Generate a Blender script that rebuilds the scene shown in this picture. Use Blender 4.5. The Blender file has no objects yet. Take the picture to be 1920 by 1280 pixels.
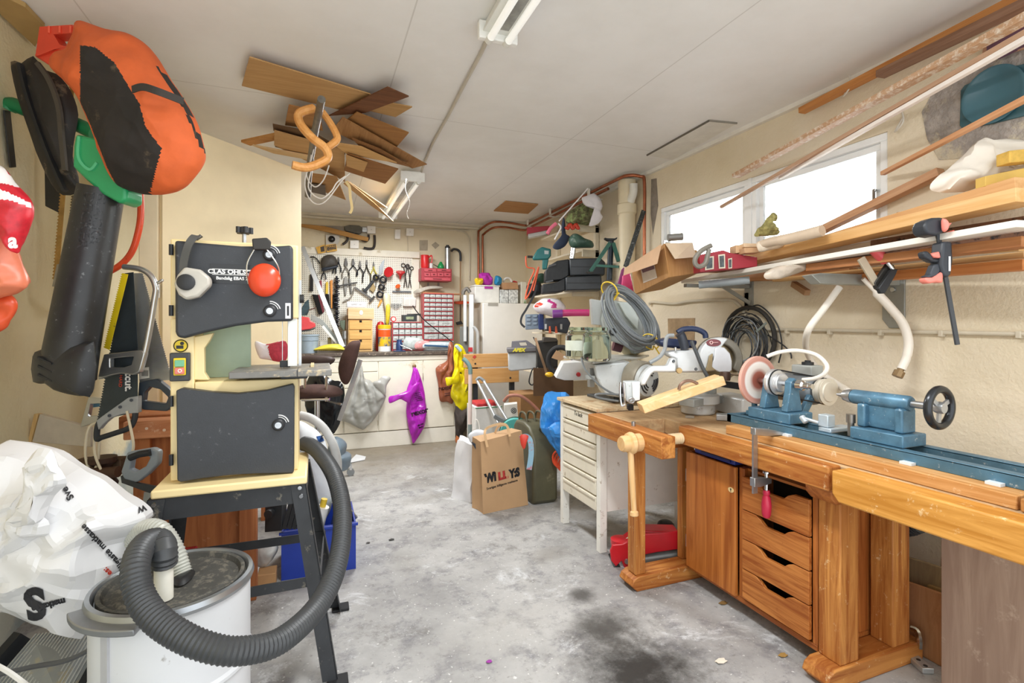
import bpy, bmesh, math, random
from mathutils import Vector as V, Matrix, noise
rnd = random.Random(7)
D = bpy.data; COL = bpy.context.scene.collection
PI = math.pi
# ---------------------------------------------------------------- camera model (real metres, camera 1.25 m above the floor)
CAMZ, FPX, UX, VY = 1.25, 950.0, 960.0, 610.0
YAW = math.radians(21.12)
FW = V((math.sin(YAW), math.cos(YAW), 0)); RT = V((math.cos(YAW), -math.sin(YAW), 0))
EYE = V((0, 0, CAMZ))
def ray(u, v): return FW + RT * ((u - UX) / FPX) + V((0, 0, (VY - v) / FPX))
def at(u, v, **k):
    """point of the place seen at (u, v) on a known plane: X=, Y=, Z=, D= (depth) or PL=(point, normal)"""
    r = ray(u, v)
    if 'X' in k: t = k['X'] / r.x
    elif 'Y' in k: t = k['Y'] / r.y
    elif 'Z' in k: t = (k['Z'] - CAMZ) / r.z
    elif 'D' in k: t = k['D']
    else:
        p, n = k['PL']; t = (p - EYE).dot(n) / r.dot(n)
    return EYE + r * t
def ats(pts, **k): return [at(u, v, **k) for u, v in pts]
# ---------------------------------------------------------------- materials
def lin(h):
    if not isinstance(h, str): return tuple(h) + (1,)
    h = h.lstrip('#'); o = []
    for i in (0, 2, 4):
        c = int(h[i:i + 2], 16) / 255
        o.append(c / 12.92 if c <= .04045 else ((c + .055) / 1.055) ** 2.4)
    return tuple(o) + (1,)
MATS = {}
def newmat(name):
    m = D.materials.new(name); m.use_nodes = True
    nt = m.node_tree; b = nt.nodes['Principled BSDF']
    return m, nt, b
def nd(nt, t, **k):
    n = nt.nodes.new(t)
    for a, v in k.items():
        if a in n.inputs: n.inputs[a].default_value = v
        else: setattr(n, a, v)
    return n
def mixc(nt, fac, a, b, mode='MIX'):
    n = nt.nodes.new('ShaderNodeMix'); n.data_type = 'RGBA'; n.blend_type = mode
    for s, v in ((0, fac), (6, a), (7, b)):
        if hasattr(v, 'is_linked') or hasattr(v, 'links'): nt.links.new(v, n.inputs[s])
        else: n.inputs[s].default_value = v
    return n.outputs[2]
def ramp(nt, src, stops):
    r = nt.nodes.new('ShaderNodeValToRGB'); e = r.color_ramp.elements
    while len(e) < len(stops): e.new(.5)
    for i, (p, c) in enumerate(stops):
        e[i].position = p; e[i].color = c if isinstance(c, tuple) else (c, c, c, 1)
    nt.links.new(src, r.inputs[0]); return r.outputs[0]
def M(h, rough=.6, metal=0, var=.1, vs=9, bump=0, bs=70, dirt=None, trans=0, alpha=1, emit=0, spec=.5, key=None):
    """plain painted / plastic / metal / cloth surface: colour with a little noise, optional wear (colour, share, scale)"""
    k = key or (h, rough, metal, var, vs, bump, bs, dirt, trans, alpha, emit, spec)
    if k in MATS: return MATS[k]
    m, nt, b = newmat('surface_' + str(h).strip('#'))
    c = lin(h); tc = nd(nt, 'ShaderNodeTexCoord').outputs['Object']
    out = None
    if var:
        n = nd(nt, 'ShaderNodeTexNoise', Scale=vs, Detail=4.0, Roughness=.6); nt.links.new(tc, n.inputs['Vector'])
        f = ramp(nt, n.outputs[0], [(.3, 0.), (.7, 1.)])
        lo = tuple(x * (1 - var) for x in c[:3]) + (1,); hi = tuple(min(1, x * (1 + var * .6)) for x in c[:3]) + (1,)
        out = mixc(nt, f, lo, hi)
    if dirt:
        dh, share, sc = dirt
        n2 = nd(nt, 'ShaderNodeTexNoise', Scale=sc, Detail=6.0, Roughness=.7); nt.links.new(tc, n2.inputs['Vector'])
        f2 = ramp(nt, n2.outputs[0], [(max(0, .66 - share * .5), 0.), (min(1, .74 - share * .42), 1.)])
        out = mixc(nt, f2, out if out else c, lin(dh))
    if out: nt.links.new(out, b.inputs['Base Color'])
    else: b.inputs['Base Color'].default_value = c
    b.inputs['Roughness'].default_value = rough; b.inputs['Metallic'].default_value = metal
    b.inputs['Specular IOR Level'].default_value = spec
    b.inputs['Transmission Weight'].default_value = trans; b.inputs['Alpha'].default_value = alpha
    if emit:
        b.inputs['Emission Color'].default_value = c; b.inputs['Emission Strength'].default_value = emit
    if bump:
        n3 = nd(nt, 'ShaderNodeTexNoise', Scale=bs, Detail=3.0); nt.links.new(tc, n3.inputs['Vector'])
        bp = nd(nt, 'ShaderNodeBump', Strength=bump, Distance=.01); nt.links.new(n3.outputs[0], bp.inputs['Height'])
        nt.links.new(bp.outputs[0], b.inputs['Normal'])
    MATS[k] = m; return m
def W(h1, h2, axis=0, rough=.55, sc=1.0, wear=None, spec=.35):
    """wood: grain streaks along a local axis"""
    k = ('wood', h1, h2, axis, rough, sc, wear)
    if k in MATS: return MATS[k]
    m, nt, b = newmat('wood_' + h1.strip('#'))
    tc = nd(nt, 'ShaderNodeTexCoord').outputs['Object']
    mp = nd(nt, 'ShaderNodeMapping'); s = [26 * sc] * 3; s[axis] = 1.6 * sc
    mp.inputs['Scale'].default_value = s; nt.links.new(tc, mp.inputs['Vector'])
    n = nd(nt, 'ShaderNodeTexNoise', Scale=1.0, Detail=5.0, Roughness=.65, Distortion=1.2); nt.links.new(mp.outputs[0], n.inputs['Vector'])
    n2 = nd(nt, 'ShaderNodeTexNoise', Scale=3.5 * sc, Detail=2.0); nt.links.new(tc, n2.inputs['Vector'])
    c1, c2 = lin(h1), lin(h2)
    col = mixc(nt, ramp(nt, n.outputs[0], [(.38, 0.), (.61, 1.)]), c1, c2)
    col = mixc(nt, ramp(nt, n2.outputs[0], [(.35, 0.), (.7, .45)]), col, c1)
    if wear:
        n4 = nd(nt, 'ShaderNodeTexNoise', Scale=wear[2], Detail=8.0, Roughness=.75); nt.links.new(tc, n4.inputs['Vector'])
        col = mixc(nt, ramp(nt, n4.outputs[0], [(.66 - wear[1] * .5, 0.), (.76 - wear[1] * .45, .85)]), col, lin(wear[0]))
    nt.links.new(col, b.inputs['Base Color']); b.inputs['Roughness'].default_value = rough
    b.inputs['Specular IOR Level'].default_value = spec
    bp = nd(nt, 'ShaderNodeBump', Strength=.15, Distance=.004); nt.links.new(n.outputs[0], bp.inputs['Height']); nt.links.new(bp.outputs[0], b.inputs['Normal'])
    MATS[k] = m; return m
def GLASS(h='#fbfffd', rough=.0, ior=1.22):
    k = ('glass', h, rough)
    if k in MATS: return MATS[k]
    m, nt, b = newmat('clear_glass')
    b.inputs['Base Color'].default_value = lin(h); b.inputs['Roughness'].default_value = rough
    b.inputs['Transmission Weight'].default_value = 1; b.inputs['IOR'].default_value = ior
    MATS[k] = m; return m
def FILM(h, alpha=.55, rough=.25):
    return M(h, rough=rough, var=.12, vs=14, alpha=alpha)
# ---------------------------------------------------------------- mesh builder
def ortho(d):
    d = d.normalized(); a = V((0, 0, 1)) if abs(d.z) < .9 else V((1, 0, 0))
    u = d.cross(a).normalized(); return u, d.cross(u).normalized()
def spline(pts, k=6, closed=False):
    """Catmull-Rom through pts"""
    pts = [V(p) for p in pts]; n = len(pts)
    if n < 3 or k < 2: return pts
    out = []; rng = range(n if closed else n - 1)
    for i in rng:
        g = (lambda j: pts[j % n]) if closed else (lambda j: pts[max(0, min(n - 1, j))])
        p0, p1, p2, p3 = g(i - 1), g(i), g(i + 1), g(i + 2)
        for s in range(k):
            t = s / k
            out.append(.5 * ((2 * p1) + (p2 - p0) * t + (2 * p0 - 5 * p1 + 4 * p2 - p3) * t * t + (3 * p1 - p0 - 3 * p2 + p3) * t ** 3))
    if not closed: out.append(pts[-1])
    return out
def lerp(a, b, t): return a + (b - a) * t
class MB:
    def __init__(s): s.v = []; s.f = []; s.mi = []; s.i = 0; s.m = Matrix.Identity(4)
    def add(s, vs, fs):
        b = len(s.v); s.v += [s.m @ V(p) for p in vs]
        for f in fs: s.f.append(tuple(b + i for i in f)); s.mi.append(s.i)
        return s
    def box(s, x0, y0, z0, x1, y1, z1):
        return s.hexa([(x0, y0, z0), (x1, y0, z0), (x1, y1, z0), (x0, y1, z0)], [(x0, y0, z1), (x1, y0, z1), (x1, y1, z1), (x0, y1, z1)])
    def hexa(s, lo, hi):
        n = len(lo)
        return s.add(list(lo) + list(hi), [tuple(range(n - 1, -1, -1)), tuple(range(n, 2 * n))] + [(i, (i + 1) % n, n + (i + 1) % n, n + i) for i in range(n)])
    def slab(s, pts, off):
        """closed prism: polygon pts pushed along vector off"""
        off = V(off); pts = [V(p) for p in pts]
        return s.hexa(pts, [p + off for p in pts])
    def bar(s, a, b, w, h, up=(0, 0, 1)):
        """rectangular bar from a to b, w wide, h high (along up)"""
        a, b = V(a), V(b); d = (b - a).normalized(); upv = V(up); x = d.cross(upv)
        if x.length < 1e-4: x = d.cross(V((1, 0, 0)))
        x.normalize(); y = x.cross(d).normalized()
        q = [x * (-w / 2) - y * (h / 2), x * (w / 2) - y * (h / 2), x * (w / 2) + y * (h / 2), x * (-w / 2) + y * (h / 2)]
        return s.hexa([a + k for k in q], [b + k for k in q])
    def cyl(s, a, b, r, r2=None, n=16):
        return s.tube([a, b], [r, r if r2 is None else r2], n)
    def tube(s, pts, r, n=10, closed=False, caps=True):
        pts = [V(p) for p in pts]; k = len(pts)
        rs = r if isinstance(r, (list, tuple)) else [r] * k
        vs, fs = [], []; u = None
        for i, p in enumerate(pts):
            a = pts[(i - 1) % k] if (closed or i) else pts[0]; b = pts[(i + 1) % k] if (closed or i < k - 1) else pts[-1]
            d = (b - a)
            if d.length < 1e-9: d = V((0, 0, 1))
            d.normalize()
            if u is None: u, w = ortho(d)
            else:
                u = u - d * u.dot(d)
                if u.length < 1e-6: u, w = ortho(d)
                u.normalize(); w = d.cross(u)
            for j in range(n):
                t = 2 * PI * j / n; vs.append(p + (u * math.cos(t) + w * math.sin(t)) * rs[i])
        for i in range(k if closed else k - 1):
            for j in range(n):
                i2 = (i + 1) % k; fs.append((i * n + j, i * n + (j + 1) % n, i2 * n + (j + 1) % n, i2 * n + j))
        if not closed and caps: fs += [tuple(range(n - 1, -1, -1)), tuple((k - 1) * n + j for j in range(n))]
        return s.add(vs, fs)
    def lathe(s, prof, o=(0, 0, 0), ax=(0, 0, 1), n=24, sx=1, sy=1):
        """prof: (radius, height) along ax"""
        o, ax = V(o), V(ax).normalized(); u, w = ortho(ax); vs, fs = [], []; k = len(prof)
        for r, h in prof:
            for j in range(n):
                t = 2 * PI * j / n; vs.append(o + ax * h + u * (r * sx * math.cos(t)) + w * (r * sy * math.sin(t)))
        for i in range(k - 1):
            for j in range(n): fs.append((i * n + j, i * n + (j + 1) % n, (i + 1) * n + (j + 1) % n, (i + 1) * n + j))
        fs += [tuple(range(n - 1, -1, -1)), tuple((k - 1) * n + j for j in range(n))]
        return s.add(vs, fs)
    def ring(s, c, ax, R, r, n=28, m=8):
        u, w = ortho(V(ax)); return s.tube([V(c) + (u * math.cos(2 * PI * i / n) + w * math.sin(2 * PI * i / n)) * R for i in range(n)], r, m, closed=True)
    def ball(s, c, r, n=14, m=9):
        r = V((r, r, r)) if not hasattr(r, '__len__') else V(r); c = V(c)
        vs = [c + V((0, 0, -r.z))]; fs = []
        for i in range(1, m):
            a = -PI / 2 + PI * i / m
            for j in range(n): t = 2 * PI * j / n; vs.append(c + V((r.x * math.cos(a) * math.cos(t), r.y * math.cos(a) * math.sin(t), r.z * math.sin(a))))
        vs.append(c + V((0, 0, r.z))); e = len(vs) - 1
        for j in range(n):
            fs.append((0, 1 + (j + 1) % n, 1 + j)); fs.append((e, e - n + j, e - n + (j + 1) % n))
        for i in range(m - 2):
            for j in range(n): a = 1 + i * n; fs.append((a + j, a + (j + 1) % n, a + n + (j + 1) % n, a + n + j))
        return s.add(vs, fs)
    def puff(s, pts, nrm, depth, back=.15, rings=7, nz=0., nsc=9., center=None, k=3, seed=0., power=.5, ridge=0., rsc=5., fold=0., nf=9, fc=None):
        """closed outline inflated to a soft body; nrm points to the bulging side"""
        pts = spline(pts, k, True) if k > 1 else [V(p) for p in pts]
        n = len(pts); nrm = V(nrm).normalized(); c = V(center) if center else sum(pts, V()) / n
        vs, fs = [], []
        def nzv(p): return noise.noise_vector(p * nsc + V((seed, seed * 2, 0))) + .5 * noise.noise_vector(p * nsc * 2.3 + V((seed, 3, 0)))
        fcv = V(fc) if fc else c; e1, e2 = ortho(nrm)
        def extra(p, t, side):
            d = 0.
            if ridge:
                q = p * rsc + V((seed, 7, seed)) + noise.noise_vector(p * rsc * 1.3) * .35; d += ridge * (1.5 * noise.voronoi(q)[0][0] + .7 * noise.voronoi(q * 2.2)[0][0] - .95)
            if fold:
                r = p - fcv; a = math.atan2(r.dot(e2), r.dot(e1)); d += fold * (abs(math.sin(nf * a + 2.2 * noise.noise(p * 6))) - .5) * min(1, r.length * 8)
            return nrm * (d * side * min(1., 3.2 * (1 - t) + .15))
        for side, dp in ((1, depth), (-1, depth * back)):
            for q in range(0 if side == 1 else 1, rings):
                t = 1 - q / rings
                hgt = dp * (max(0., 1 - t * t)) ** power
                for p in pts:
                    w = lerp(c, p, t) + nrm * (hgt * side)
                    if nz and (q or side == 1): w = w + nzv(w) * nz * (1 if side == 1 else .3) * (.35 if q == 0 else 1)
                    if ridge or fold: w = w + extra(w, t, side)
                    vs.append(w)
            w = c + nrm * dp * side + (extra(c, 0, side) if ridge or fold else V()); vs.append(w + nzv(w) * nz if nz else w)
        R = rings
        for q in range(R - 1):
            for j in range(n): fs.append((q * n + j, q * n + (j + 1) % n, (q + 1) * n + (j + 1) % n, (q + 1) * n + j))
        top = R * n
        for j in range(n): fs.append(((R - 1) * n + j, (R - 1) * n + (j + 1) % n, top))
        o = top + 1; prev = 0
        for q in range(R - 1):
            cur = o + q * n
            for j in range(n): fs.append((prev + (j + 1) % n, prev + j, cur + j, cur + (j + 1) % n))
            prev = cur
        e = len(vs) - 1
        for j in range(n): fs.append((prev + (j + 1) % n, prev + j, e))
        return s.add(vs, fs)
    def loft(s, loops, caps=True, nz=0., nsc=9., seed=0.):
        n = len(loops[0]); vs = []; fs = []
        for L in loops:
            for p in L:
                p = V(p)
                if nz: p = p + (noise.noise_vector(p * nsc + V((seed, 0, 0))) + .5 * noise.noise_vector(p * nsc * 2.3 + V((0, seed, 0)))) * nz
                vs.append(p)
        for i in range(len(loops) - 1):
            for j in range(n): fs.append((i * n + j, i * n + (j + 1) % n, (i + 1) * n + (j + 1) % n, (i + 1) * n + j))
        if caps: fs += [tuple(range(n - 1, -1, -1)), tuple((len(loops) - 1) * n + j for j in range(n))]
        return s.add(vs, fs)
    def strip(s, pts, w, t, nrm):
        """flat strap along pts: w wide in the plane normal to nrm, t thick"""
        pts = [V(p) for p in pts]; nrm = V(nrm).normalized(); loops = []
        for i, p in enumerate(pts):
            d = (pts[min(i + 1, len(pts) - 1)] - pts[max(i - 1, 0)]).normalized(); x = d.cross(nrm).normalized(); y = x.cross(d)
            ww = w[i] if isinstance(w, (list, tuple)) else w
            loops.append([p - x * ww / 2 - y * t / 2, p + x * ww / 2 - y * t / 2, p + x * ww / 2 + y * t / 2, p - x * ww / 2 + y * t / 2])
        return s.loft(loops)
    def build(s, name, mats, parent=None, bevel=0, seg=2, ang=35, flat=False, label=None, subs=0):
        me = D.meshes.new(name); me.from_pydata([tuple(p) for p in s.v], [], s.f); me.update()
        bm = bmesh.new(); bm.from_mesh(me); bmesh.ops.recalc_face_normals(bm, faces=bm.faces); bm.to_mesh(me); bm.free()
        for m in (mats if isinstance(mats, (list, tuple)) else [mats]): me.materials.append(m)
        if any(s.mi): me.polygons.foreach_set('material_index', s.mi)
        me.polygons.foreach_set('use_smooth', [not flat] * len(me.polygons))
        if not flat: me.set_sharp_from_angle(angle=math.radians(ang))
        o = D.objects.new(name, me); COL.objects.link(o)
        if parent: o.parent = parent
        if bevel:
            b = o.modifiers.new('bevel', 'BEVEL'); b.width = bevel; b.segments = seg; b.limit_method = 'ANGLE'; b.angle_limit = math.radians(40)
        if subs: q = o.modifiers.new('subd', 'SUBSURF'); q.levels = subs; q.render_levels = subs
        if label: o['label'] = label
        return o
# ---------------------------------------------------------------- things
NEW = []
def tag(o, label, cat, group=None, kind=None):
    o['label'] = label; o['category'] = cat
    if group: o['group'] = group
    if kind: o['kind'] = kind
    return o
def T(name, label, cat, group=None, loc=None, rz=0):
    """a thing: Empty that parents its parts; with no loc its parts are given in room coordinates and it is moved to its base at the end"""
    o = D.objects.new(name, None); COL.objects.link(o); o.empty_display_size = .1
    if loc is None: NEW.append(o)
    else: o.location = loc; o.rotation_euler = (0, 0, rz)
    return tag(o, label, cat, group)
def one(mb, name, mats, label, cat, group=None, kind=None, **k):
    o = mb.build(name, mats, None, **k); NEW.append(o)
    return tag(o, label, cat, group, kind)
def S(mb, name, mats, **k):
    o = mb.build(name, mats, None, **k); o['kind'] = 'structure'; return o
def dup(root, loc, rz=None, label=None, group=None, sc=None):
    r = root.copy(); COL.objects.link(r); r.location = loc
    if rz is not None: r.rotation_euler = (0, 0, rz)
    if sc: r.scale = (sc, sc, sc)
    if label: r['label'] = label
    if group: r['group'] = group
    for c in list(root.children):
        d = c.copy(); COL.objects.link(d); d.parent = r
        for g in c.children:
            e = g.copy(); COL.objects.link(e); e.parent = d
    return r
def rebase():
    """put every world-built thing's origin at the middle of its base"""
    bpy.context.view_layer.update()
    for o in NEW:
        ms = ([o] if o.type == 'MESH' else []) + [c for c in o.children_recursive if c.type == 'MESH']
        lo = V((1e9,) * 3); hi = V((-1e9,) * 3)
        for m in ms:
            for c in m.bound_box:
                w = m.matrix_world @ V(c)
                for i in range(3): lo[i] = min(lo[i], w[i]); hi[i] = max(hi[i], w[i])
        b = V(((lo.x + hi.x) / 2, (lo.y + hi.y) / 2, lo.z)); done = set()
        for m in ms:
            if m is not o and m.parent is o and m.location.length > 1e-6: m.location = m.location - b; continue
            if m.data.name not in done: done.add(m.data.name); m.data.transform(Matrix.Translation(-b))
        o.location = b
    NEW.clear()
def text(s, size, loc, xd, yd, mat, parent, name='lettering', align='CENTER', ext=.0006, sx=1, bold=0, shear=0):
    c = D.curves.new('t', 'FONT'); c.body = s; c.size = size; c.align_x = align; c.align_y = 'CENTER'; c.extrude = ext; c.offset = bold; c.shear = shear
    c.resolution_u = 3
    t = D.objects.new('t', c); COL.objects.link(t)
    bpy.context.view_layer.update()
    me = D.meshes.new_from_object(t.evaluated_get(bpy.context.evaluated_depsgraph_get()))
    D.objects.remove(t); D.curves.remove(c)
    xd = V(xd).normalized(); yd = V(yd); yd = (yd - xd * yd.dot(xd)).normalized(); z = xd.cross(yd)
    m = Matrix((xd * sx, yd, z)).transposed().to_4x4(); m.translation = V(loc); me.transform(m)
    me.materials.clear(); me.materials.append(mat); me.name = name
    o = D.objects.new(name, me); COL.objects.link(o); o.parent = parent
    return o
def cable(name, pts, r, mat, label, cat='cable', group=None, n=6, k=6):
    return one(MB().tube(spline(pts, k), r, n), name, mat, label, cat, group)
def plate(name, mats, parent, px, off, bevel=.002, label=None, **pl):
    """plate traced on a plane, thickened along off"""
    return MB().slab(ats(px, **pl), off).build(name, mats, parent, bevel=bevel, label=label)
# shared colours
BLK = M('#26272a', .5, var=.25); BLKM = M('#2c2e31', .42, .3, var=.2); RUB = M('#1d1d1f', .75)
STEEL = M('#b9bcbe', .32, .9, var=.15); CHROME = M('#d8dadc', .16, 1, var=.05); ALU = M('#c9cdd0', .4, .7, var=.1)
WHITE = M('#ecebe6', .5, var=.06); OFFW = M('#e6e0d2', .6, var=.1); COPPER = M('#a8674a', .35, .85, var=.25, vs=14)
PINE = [W('#d9a266', '#e8bd85', a) for a in range(3)]; CARD = M('#b98f62', .8, var=.14, vs=6)
ORANGE = M('#e8552a', .42, var=.1); RED = M('#c4262e', .4, var=.15); BLUEP = M('#52788e', .42, .25, var=.25, vs=14, dirt=('#a9b4b8', .10, 60))
GREEN = M('#1f8a55', .4, var=.15)
from mathutils.bvhtree import BVHTree
def pix(p):
    r = V(p) - EYE; d = r.dot(FW); return (UX + FPX * r.dot(RT) / d, VY - FPX * r.z / d)
def inpoly(x, y, P):
    c = False; j = len(P) - 1
    for i in range(len(P)):
        if (P[i][1] > y) != (P[j][1] > y) and x < (P[j][0] - P[i][0]) * (y - P[i][1]) / (P[j][1] - P[i][1]) + P[i][0]: c = not c
        j = i
    return c
def panel(o, px, idx):
    """sew a panel of another cloth into a part: faces inside the traced outline take material slot idx"""
    for f in o.data.polygons:
        u, v = pix(f.center)
        if inpoly(u, v, px): f.material_index = idx
def drape(o, target, lift=.0015, hd=.4):
    """lay printed lettering onto a part's surface"""
    me = target.data; t = BVHTree.FromPolygons([v.co[:] for v in me.vertices], [p.vertices[:] for p in me.polygons])
    b = bmesh.new(); b.from_mesh(o.data); bmesh.ops.triangulate(b, faces=b.faces)
    for k in range(3):
        es = [e for e in b.edges if e.calc_length() > .008]
        if es and len(es) < 4000: bmesh.ops.subdivide_edges(b, edges=es, cuts=1)
    bmesh.ops.triangulate(b, faces=b.faces); b.to_mesh(o.data); b.free()
    for v in o.data.vertices:
        d = (v.co - EYE).normalized(); h = t.ray_cast(v.co - d * hd, d, 2 * hd + 1)
        if h[0] is not None: v.co = h[0] - d * lift
    o.data.update()
def resample(P, n):
    P = [V(p) for p in P]; L = [0]
    for i in range(len(P)): L.append(L[-1] + (P[(i + 1) % len(P)] - P[i]).length)
    out = []; j = 0
    for k in range(n):
        s = L[-1] * k / n
        while L[j + 1] < s: j += 1
        out.append(lerp(P[j], P[(j + 1) % len(P)], (s - L[j]) / max(1e-9, L[j + 1] - L[j])))
    return out
def ringslab(mb, outer, inner, off, n=40):
    """closed frame (a handle with a finger hole): outer and inner outlines, pushed along off"""
    O, I = resample(outer, n), resample(inner, n); c = sum(I, V()) / n; off = V(off); nr = off.normalized()
    def orient(P):
        s = sum((a - c).cross(b - c).dot(nr) for a, b in zip(P, P[1:] + P[:1])); return P if s > 0 else P[::-1]
    O, I = orient(O), orient(I); d0 = (O[0] - c).normalized(); k = max(range(n), key=lambda i: (I[i] - c).normalized().dot(d0)); I = I[k:] + I[:k]
    vs = O + I + [p + off for p in O] + [p + off for p in I]; fs = []
    for i in range(n):
        j = (i + 1) % n
        fs += [(i, j, n + j, n + i), (2 * n + i, 3 * n + i, 3 * n + j, 2 * n + j), (i, 2 * n + i, 2 * n + j, j), (n + i, n + j, 3 * n + j, 3 * n + i)]
    return mb.add(vs, fs)
def hose(path, r, pitch=.011, n=14, depth=.10):
    P = spline(path, 14); L = [0]
    for a, b in zip(P, P[1:]): L.append(L[-1] + (b - a).length)
    m = int(L[-1] / (pitch / 2)); pts = []; rs = []; j = 0
    for k in range(m + 1):
        s = L[-1] * k / m
        while j < len(L) - 2 and L[j + 1] < s: j += 1
        pts.append(lerp(P[j], P[j + 1], (s - L[j]) / max(1e-9, L[j + 1] - L[j]))); rs.append(r * (1 if k % 2 else 1 - depth))
    return MB().tube(pts, rs, n)
def saw_edge(a, b, n, h):
    """points of a toothed edge from a to b; teeth point along h"""
    a, b, h = V(a), V(b), V(h); out = []
    for i in range(n): out += [lerp(a, b, i / n), lerp(a, b, (i + .5) / n) + h]
    return out + [b]
def pd(pts): return [at(u, v, D=d) for u, v, d in pts]
def tubepx(px, D, r, n=8, k=6, closed=False):
    return MB().tube(spline(ats(px, D=D), k, closed), r, n, closed)
# ================================================================ the room
XL, XR, YB, ZC, YF = -1.15, 2.466, 5.9, 2.468, -0.35
def wallmat(name, base, base2, patch=None, plinth=None, bump=.35, bs=55):
    m, nt, b = newmat(name)
    g = nd(nt, 'ShaderNodeNewGeometry').outputs['Position']
    n = nd(nt, 'ShaderNodeTexNoise', Scale=1.3, Detail=6.0, Roughness=.65); nt.links.new(g, n.inputs['Vector'])
    col = mixc(nt, ramp(nt, n.outputs[0], [(.35, 0.), (.68, 1.)]), lin(base), lin(base2))
    if patch:
        n2 = nd(nt, 'ShaderNodeTexNoise', Scale=3.1, Detail=8.0, Roughness=.7); nt.links.new(g, n2.inputs['Vector'])
        col = mixc(nt, ramp(nt, n2.outputs[0], [(.63, 0.), (.70, .8)]), col, lin(patch))
    if plinth:
        sp = nd(nt, 'ShaderNodeSeparateXYZ'); nt.links.new(g, sp.inputs[0])
        n3 = nd(nt, 'ShaderNodeTexNoise', Scale=5.0, Detail=5.0); nt.links.new(g, n3.inputs['Vector'])
        ad = nd(nt, 'ShaderNodeMath', operation='MULTIPLY_ADD'); nt.links.new(n3.outputs[0], ad.inputs[0]); ad.inputs[1].default_value = .25; nt.links.new(sp.outputs[2], ad.inputs[2])
        hi = plinth[1] + .125
        col = mixc(nt, ramp(nt, ad.outputs[0], [(hi - .02, 1.), (hi + .02, 0.)]), col, mixc(nt, ramp(nt, n3.outputs[0], [(.4, 0.), (.6, 1.)]), lin(plinth[0]), lin(plinth[2])))
    nt.links.new(col, b.inputs['Base Color']); b.inputs['Roughness'].default_value = .85; b.inputs['Specular IOR Level'].default_value = .2
    n5 = nd(nt, 'ShaderNodeTexNoise', Scale=bs, Detail=4.0, Roughness=.6); nt.links.new(g, n5.inputs['Vector'])
    bp = nd(nt, 'ShaderNodeBump', Strength=bump, Distance=.012); nt.links.new(n5.outputs[0], bp.inputs['Height']); nt.links.new(bp.outputs[0], b.inputs['Normal'])
    return m
WALLR = wallmat('plaster_right', '#ddcfb2', '#e8dcc6', None, ('#d8d2c2', .12, '#c9c6bb'))
WALLL = wallmat('plaster_left', '#e2d5ae', '#ece3c6', None, ('#9aa6a8', .46, '#bcc0b6'))
WALLB = wallmat('plaster_back', '#e2d6bd', '#d3c6a8', '#c2b498', bump=.12, bs=30)
# concrete floor: pale grey, mottled, dark oil stains, brown dust near the back
m, nt, b = newmat('concrete_floor'); FLOORM = m
g = nd(nt, 'ShaderNodeNewGeometry').outputs['Position']
def N(sc, de=6.0, ro=.65, dis=0.):
    n = nd(nt, 'ShaderNodeTexNoise', Scale=sc, Detail=de, Roughness=ro, Distortion=dis); nt.links.new(g, n.inputs['Vector']); return n.outputs[0]
col = mixc(nt, ramp(nt, N(1.6), [(.32, 0.), (.66, 1.)]), lin('#8f8e8d'), lin('#bebdbb'))
col = mixc(nt, ramp(nt, N(7.0, 8, .75), [(.50, 0.), (.66, .8)]), col, lin('#77767a'))
col = mixc(nt, ramp(nt, N(2.7, 9, .8), [(.55, 0.), (.63, .55)]), col, lin('#6f6c68'))
col = mixc(nt, ramp(nt, N(3.4, 8, .75, .6), [(.57, 0.), (.66, .8)]), col, lin('#d3d5d7'))
col = mixc(nt, ramp(nt, N(34.0, 4, .7), [(.60, 0.), (.74, .7)]), col, lin('#6d6a66'))
col = mixc(nt, ramp(nt, N(60.0, 2, .5), [(.66, 0.), (.73, .9)]), col, lin('#d8d8d6'))
sp = nd(nt, 'ShaderNodeSeparateXYZ'); nt.links.new(g, sp.inputs[0])
yb = nd(nt, 'ShaderNodeMath', operation='MULTIPLY_ADD'); nt.links.new(N(2.2), yb.inputs[0]); yb.inputs[1].default_value = 1.6; nt.links.new(sp.outputs[1], yb.inputs[2])
yr = nd(nt, 'ShaderNodeMapRange'); nt.links.new(yb.outputs[0], yr.inputs[0])
yr.inputs['From Min'].default_value = 4.6; yr.inputs['From Max'].default_value = 6.0; yr.inputs['To Max'].default_value = .85
col = mixc(nt, yr.outputs[0], col, lin('#857a66'))
def stain(cx, cy, rx, ry, rot, c, w):
    global col
    mp = nd(nt, 'ShaderNodeMapping'); mp.vector_type = 'TEXTURE'; mp.inputs['Location'].default_value = (cx, cy, 0); mp.inputs['Rotation'].default_value = (0, 0, rot); mp.inputs['Scale'].default_value = (rx, ry, 1)
    nt.links.new(g, mp.inputs['Vector'])
    L = nd(nt, 'ShaderNodeVectorMath', operation='LENGTH'); nt.links.new(mp.outputs[0], L.inputs[0])
    a = nd(nt, 'ShaderNodeMath', operation='MULTIPLY_ADD'); nt.links.new(N(5.5, 8, .75), a.inputs[0]); a.inputs[1].default_value = 1.7; nt.links.new(L.outputs['Value'], a.inputs[2])
    col = mixc(nt, ramp(nt, a.outputs[0], [(.85 / 2, 1.), (1.75 / 2, 0.)]) if False else sr(a.outputs[0], w), col, lin(c))
def sr(src, w):
    r = nd(nt, 'ShaderNodeMapRange'); nt.links.new(src, r.inputs[0]); r.interpolation_type = 'SMOOTHSTEP'
    r.inputs['From Min'].default_value = 1.0; r.inputs['From Max'].default_value = 2.0; r.inputs['To Min'].default_value = w; r.inputs['To Max'].default_value = 0
    return r.outputs[0]
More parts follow.
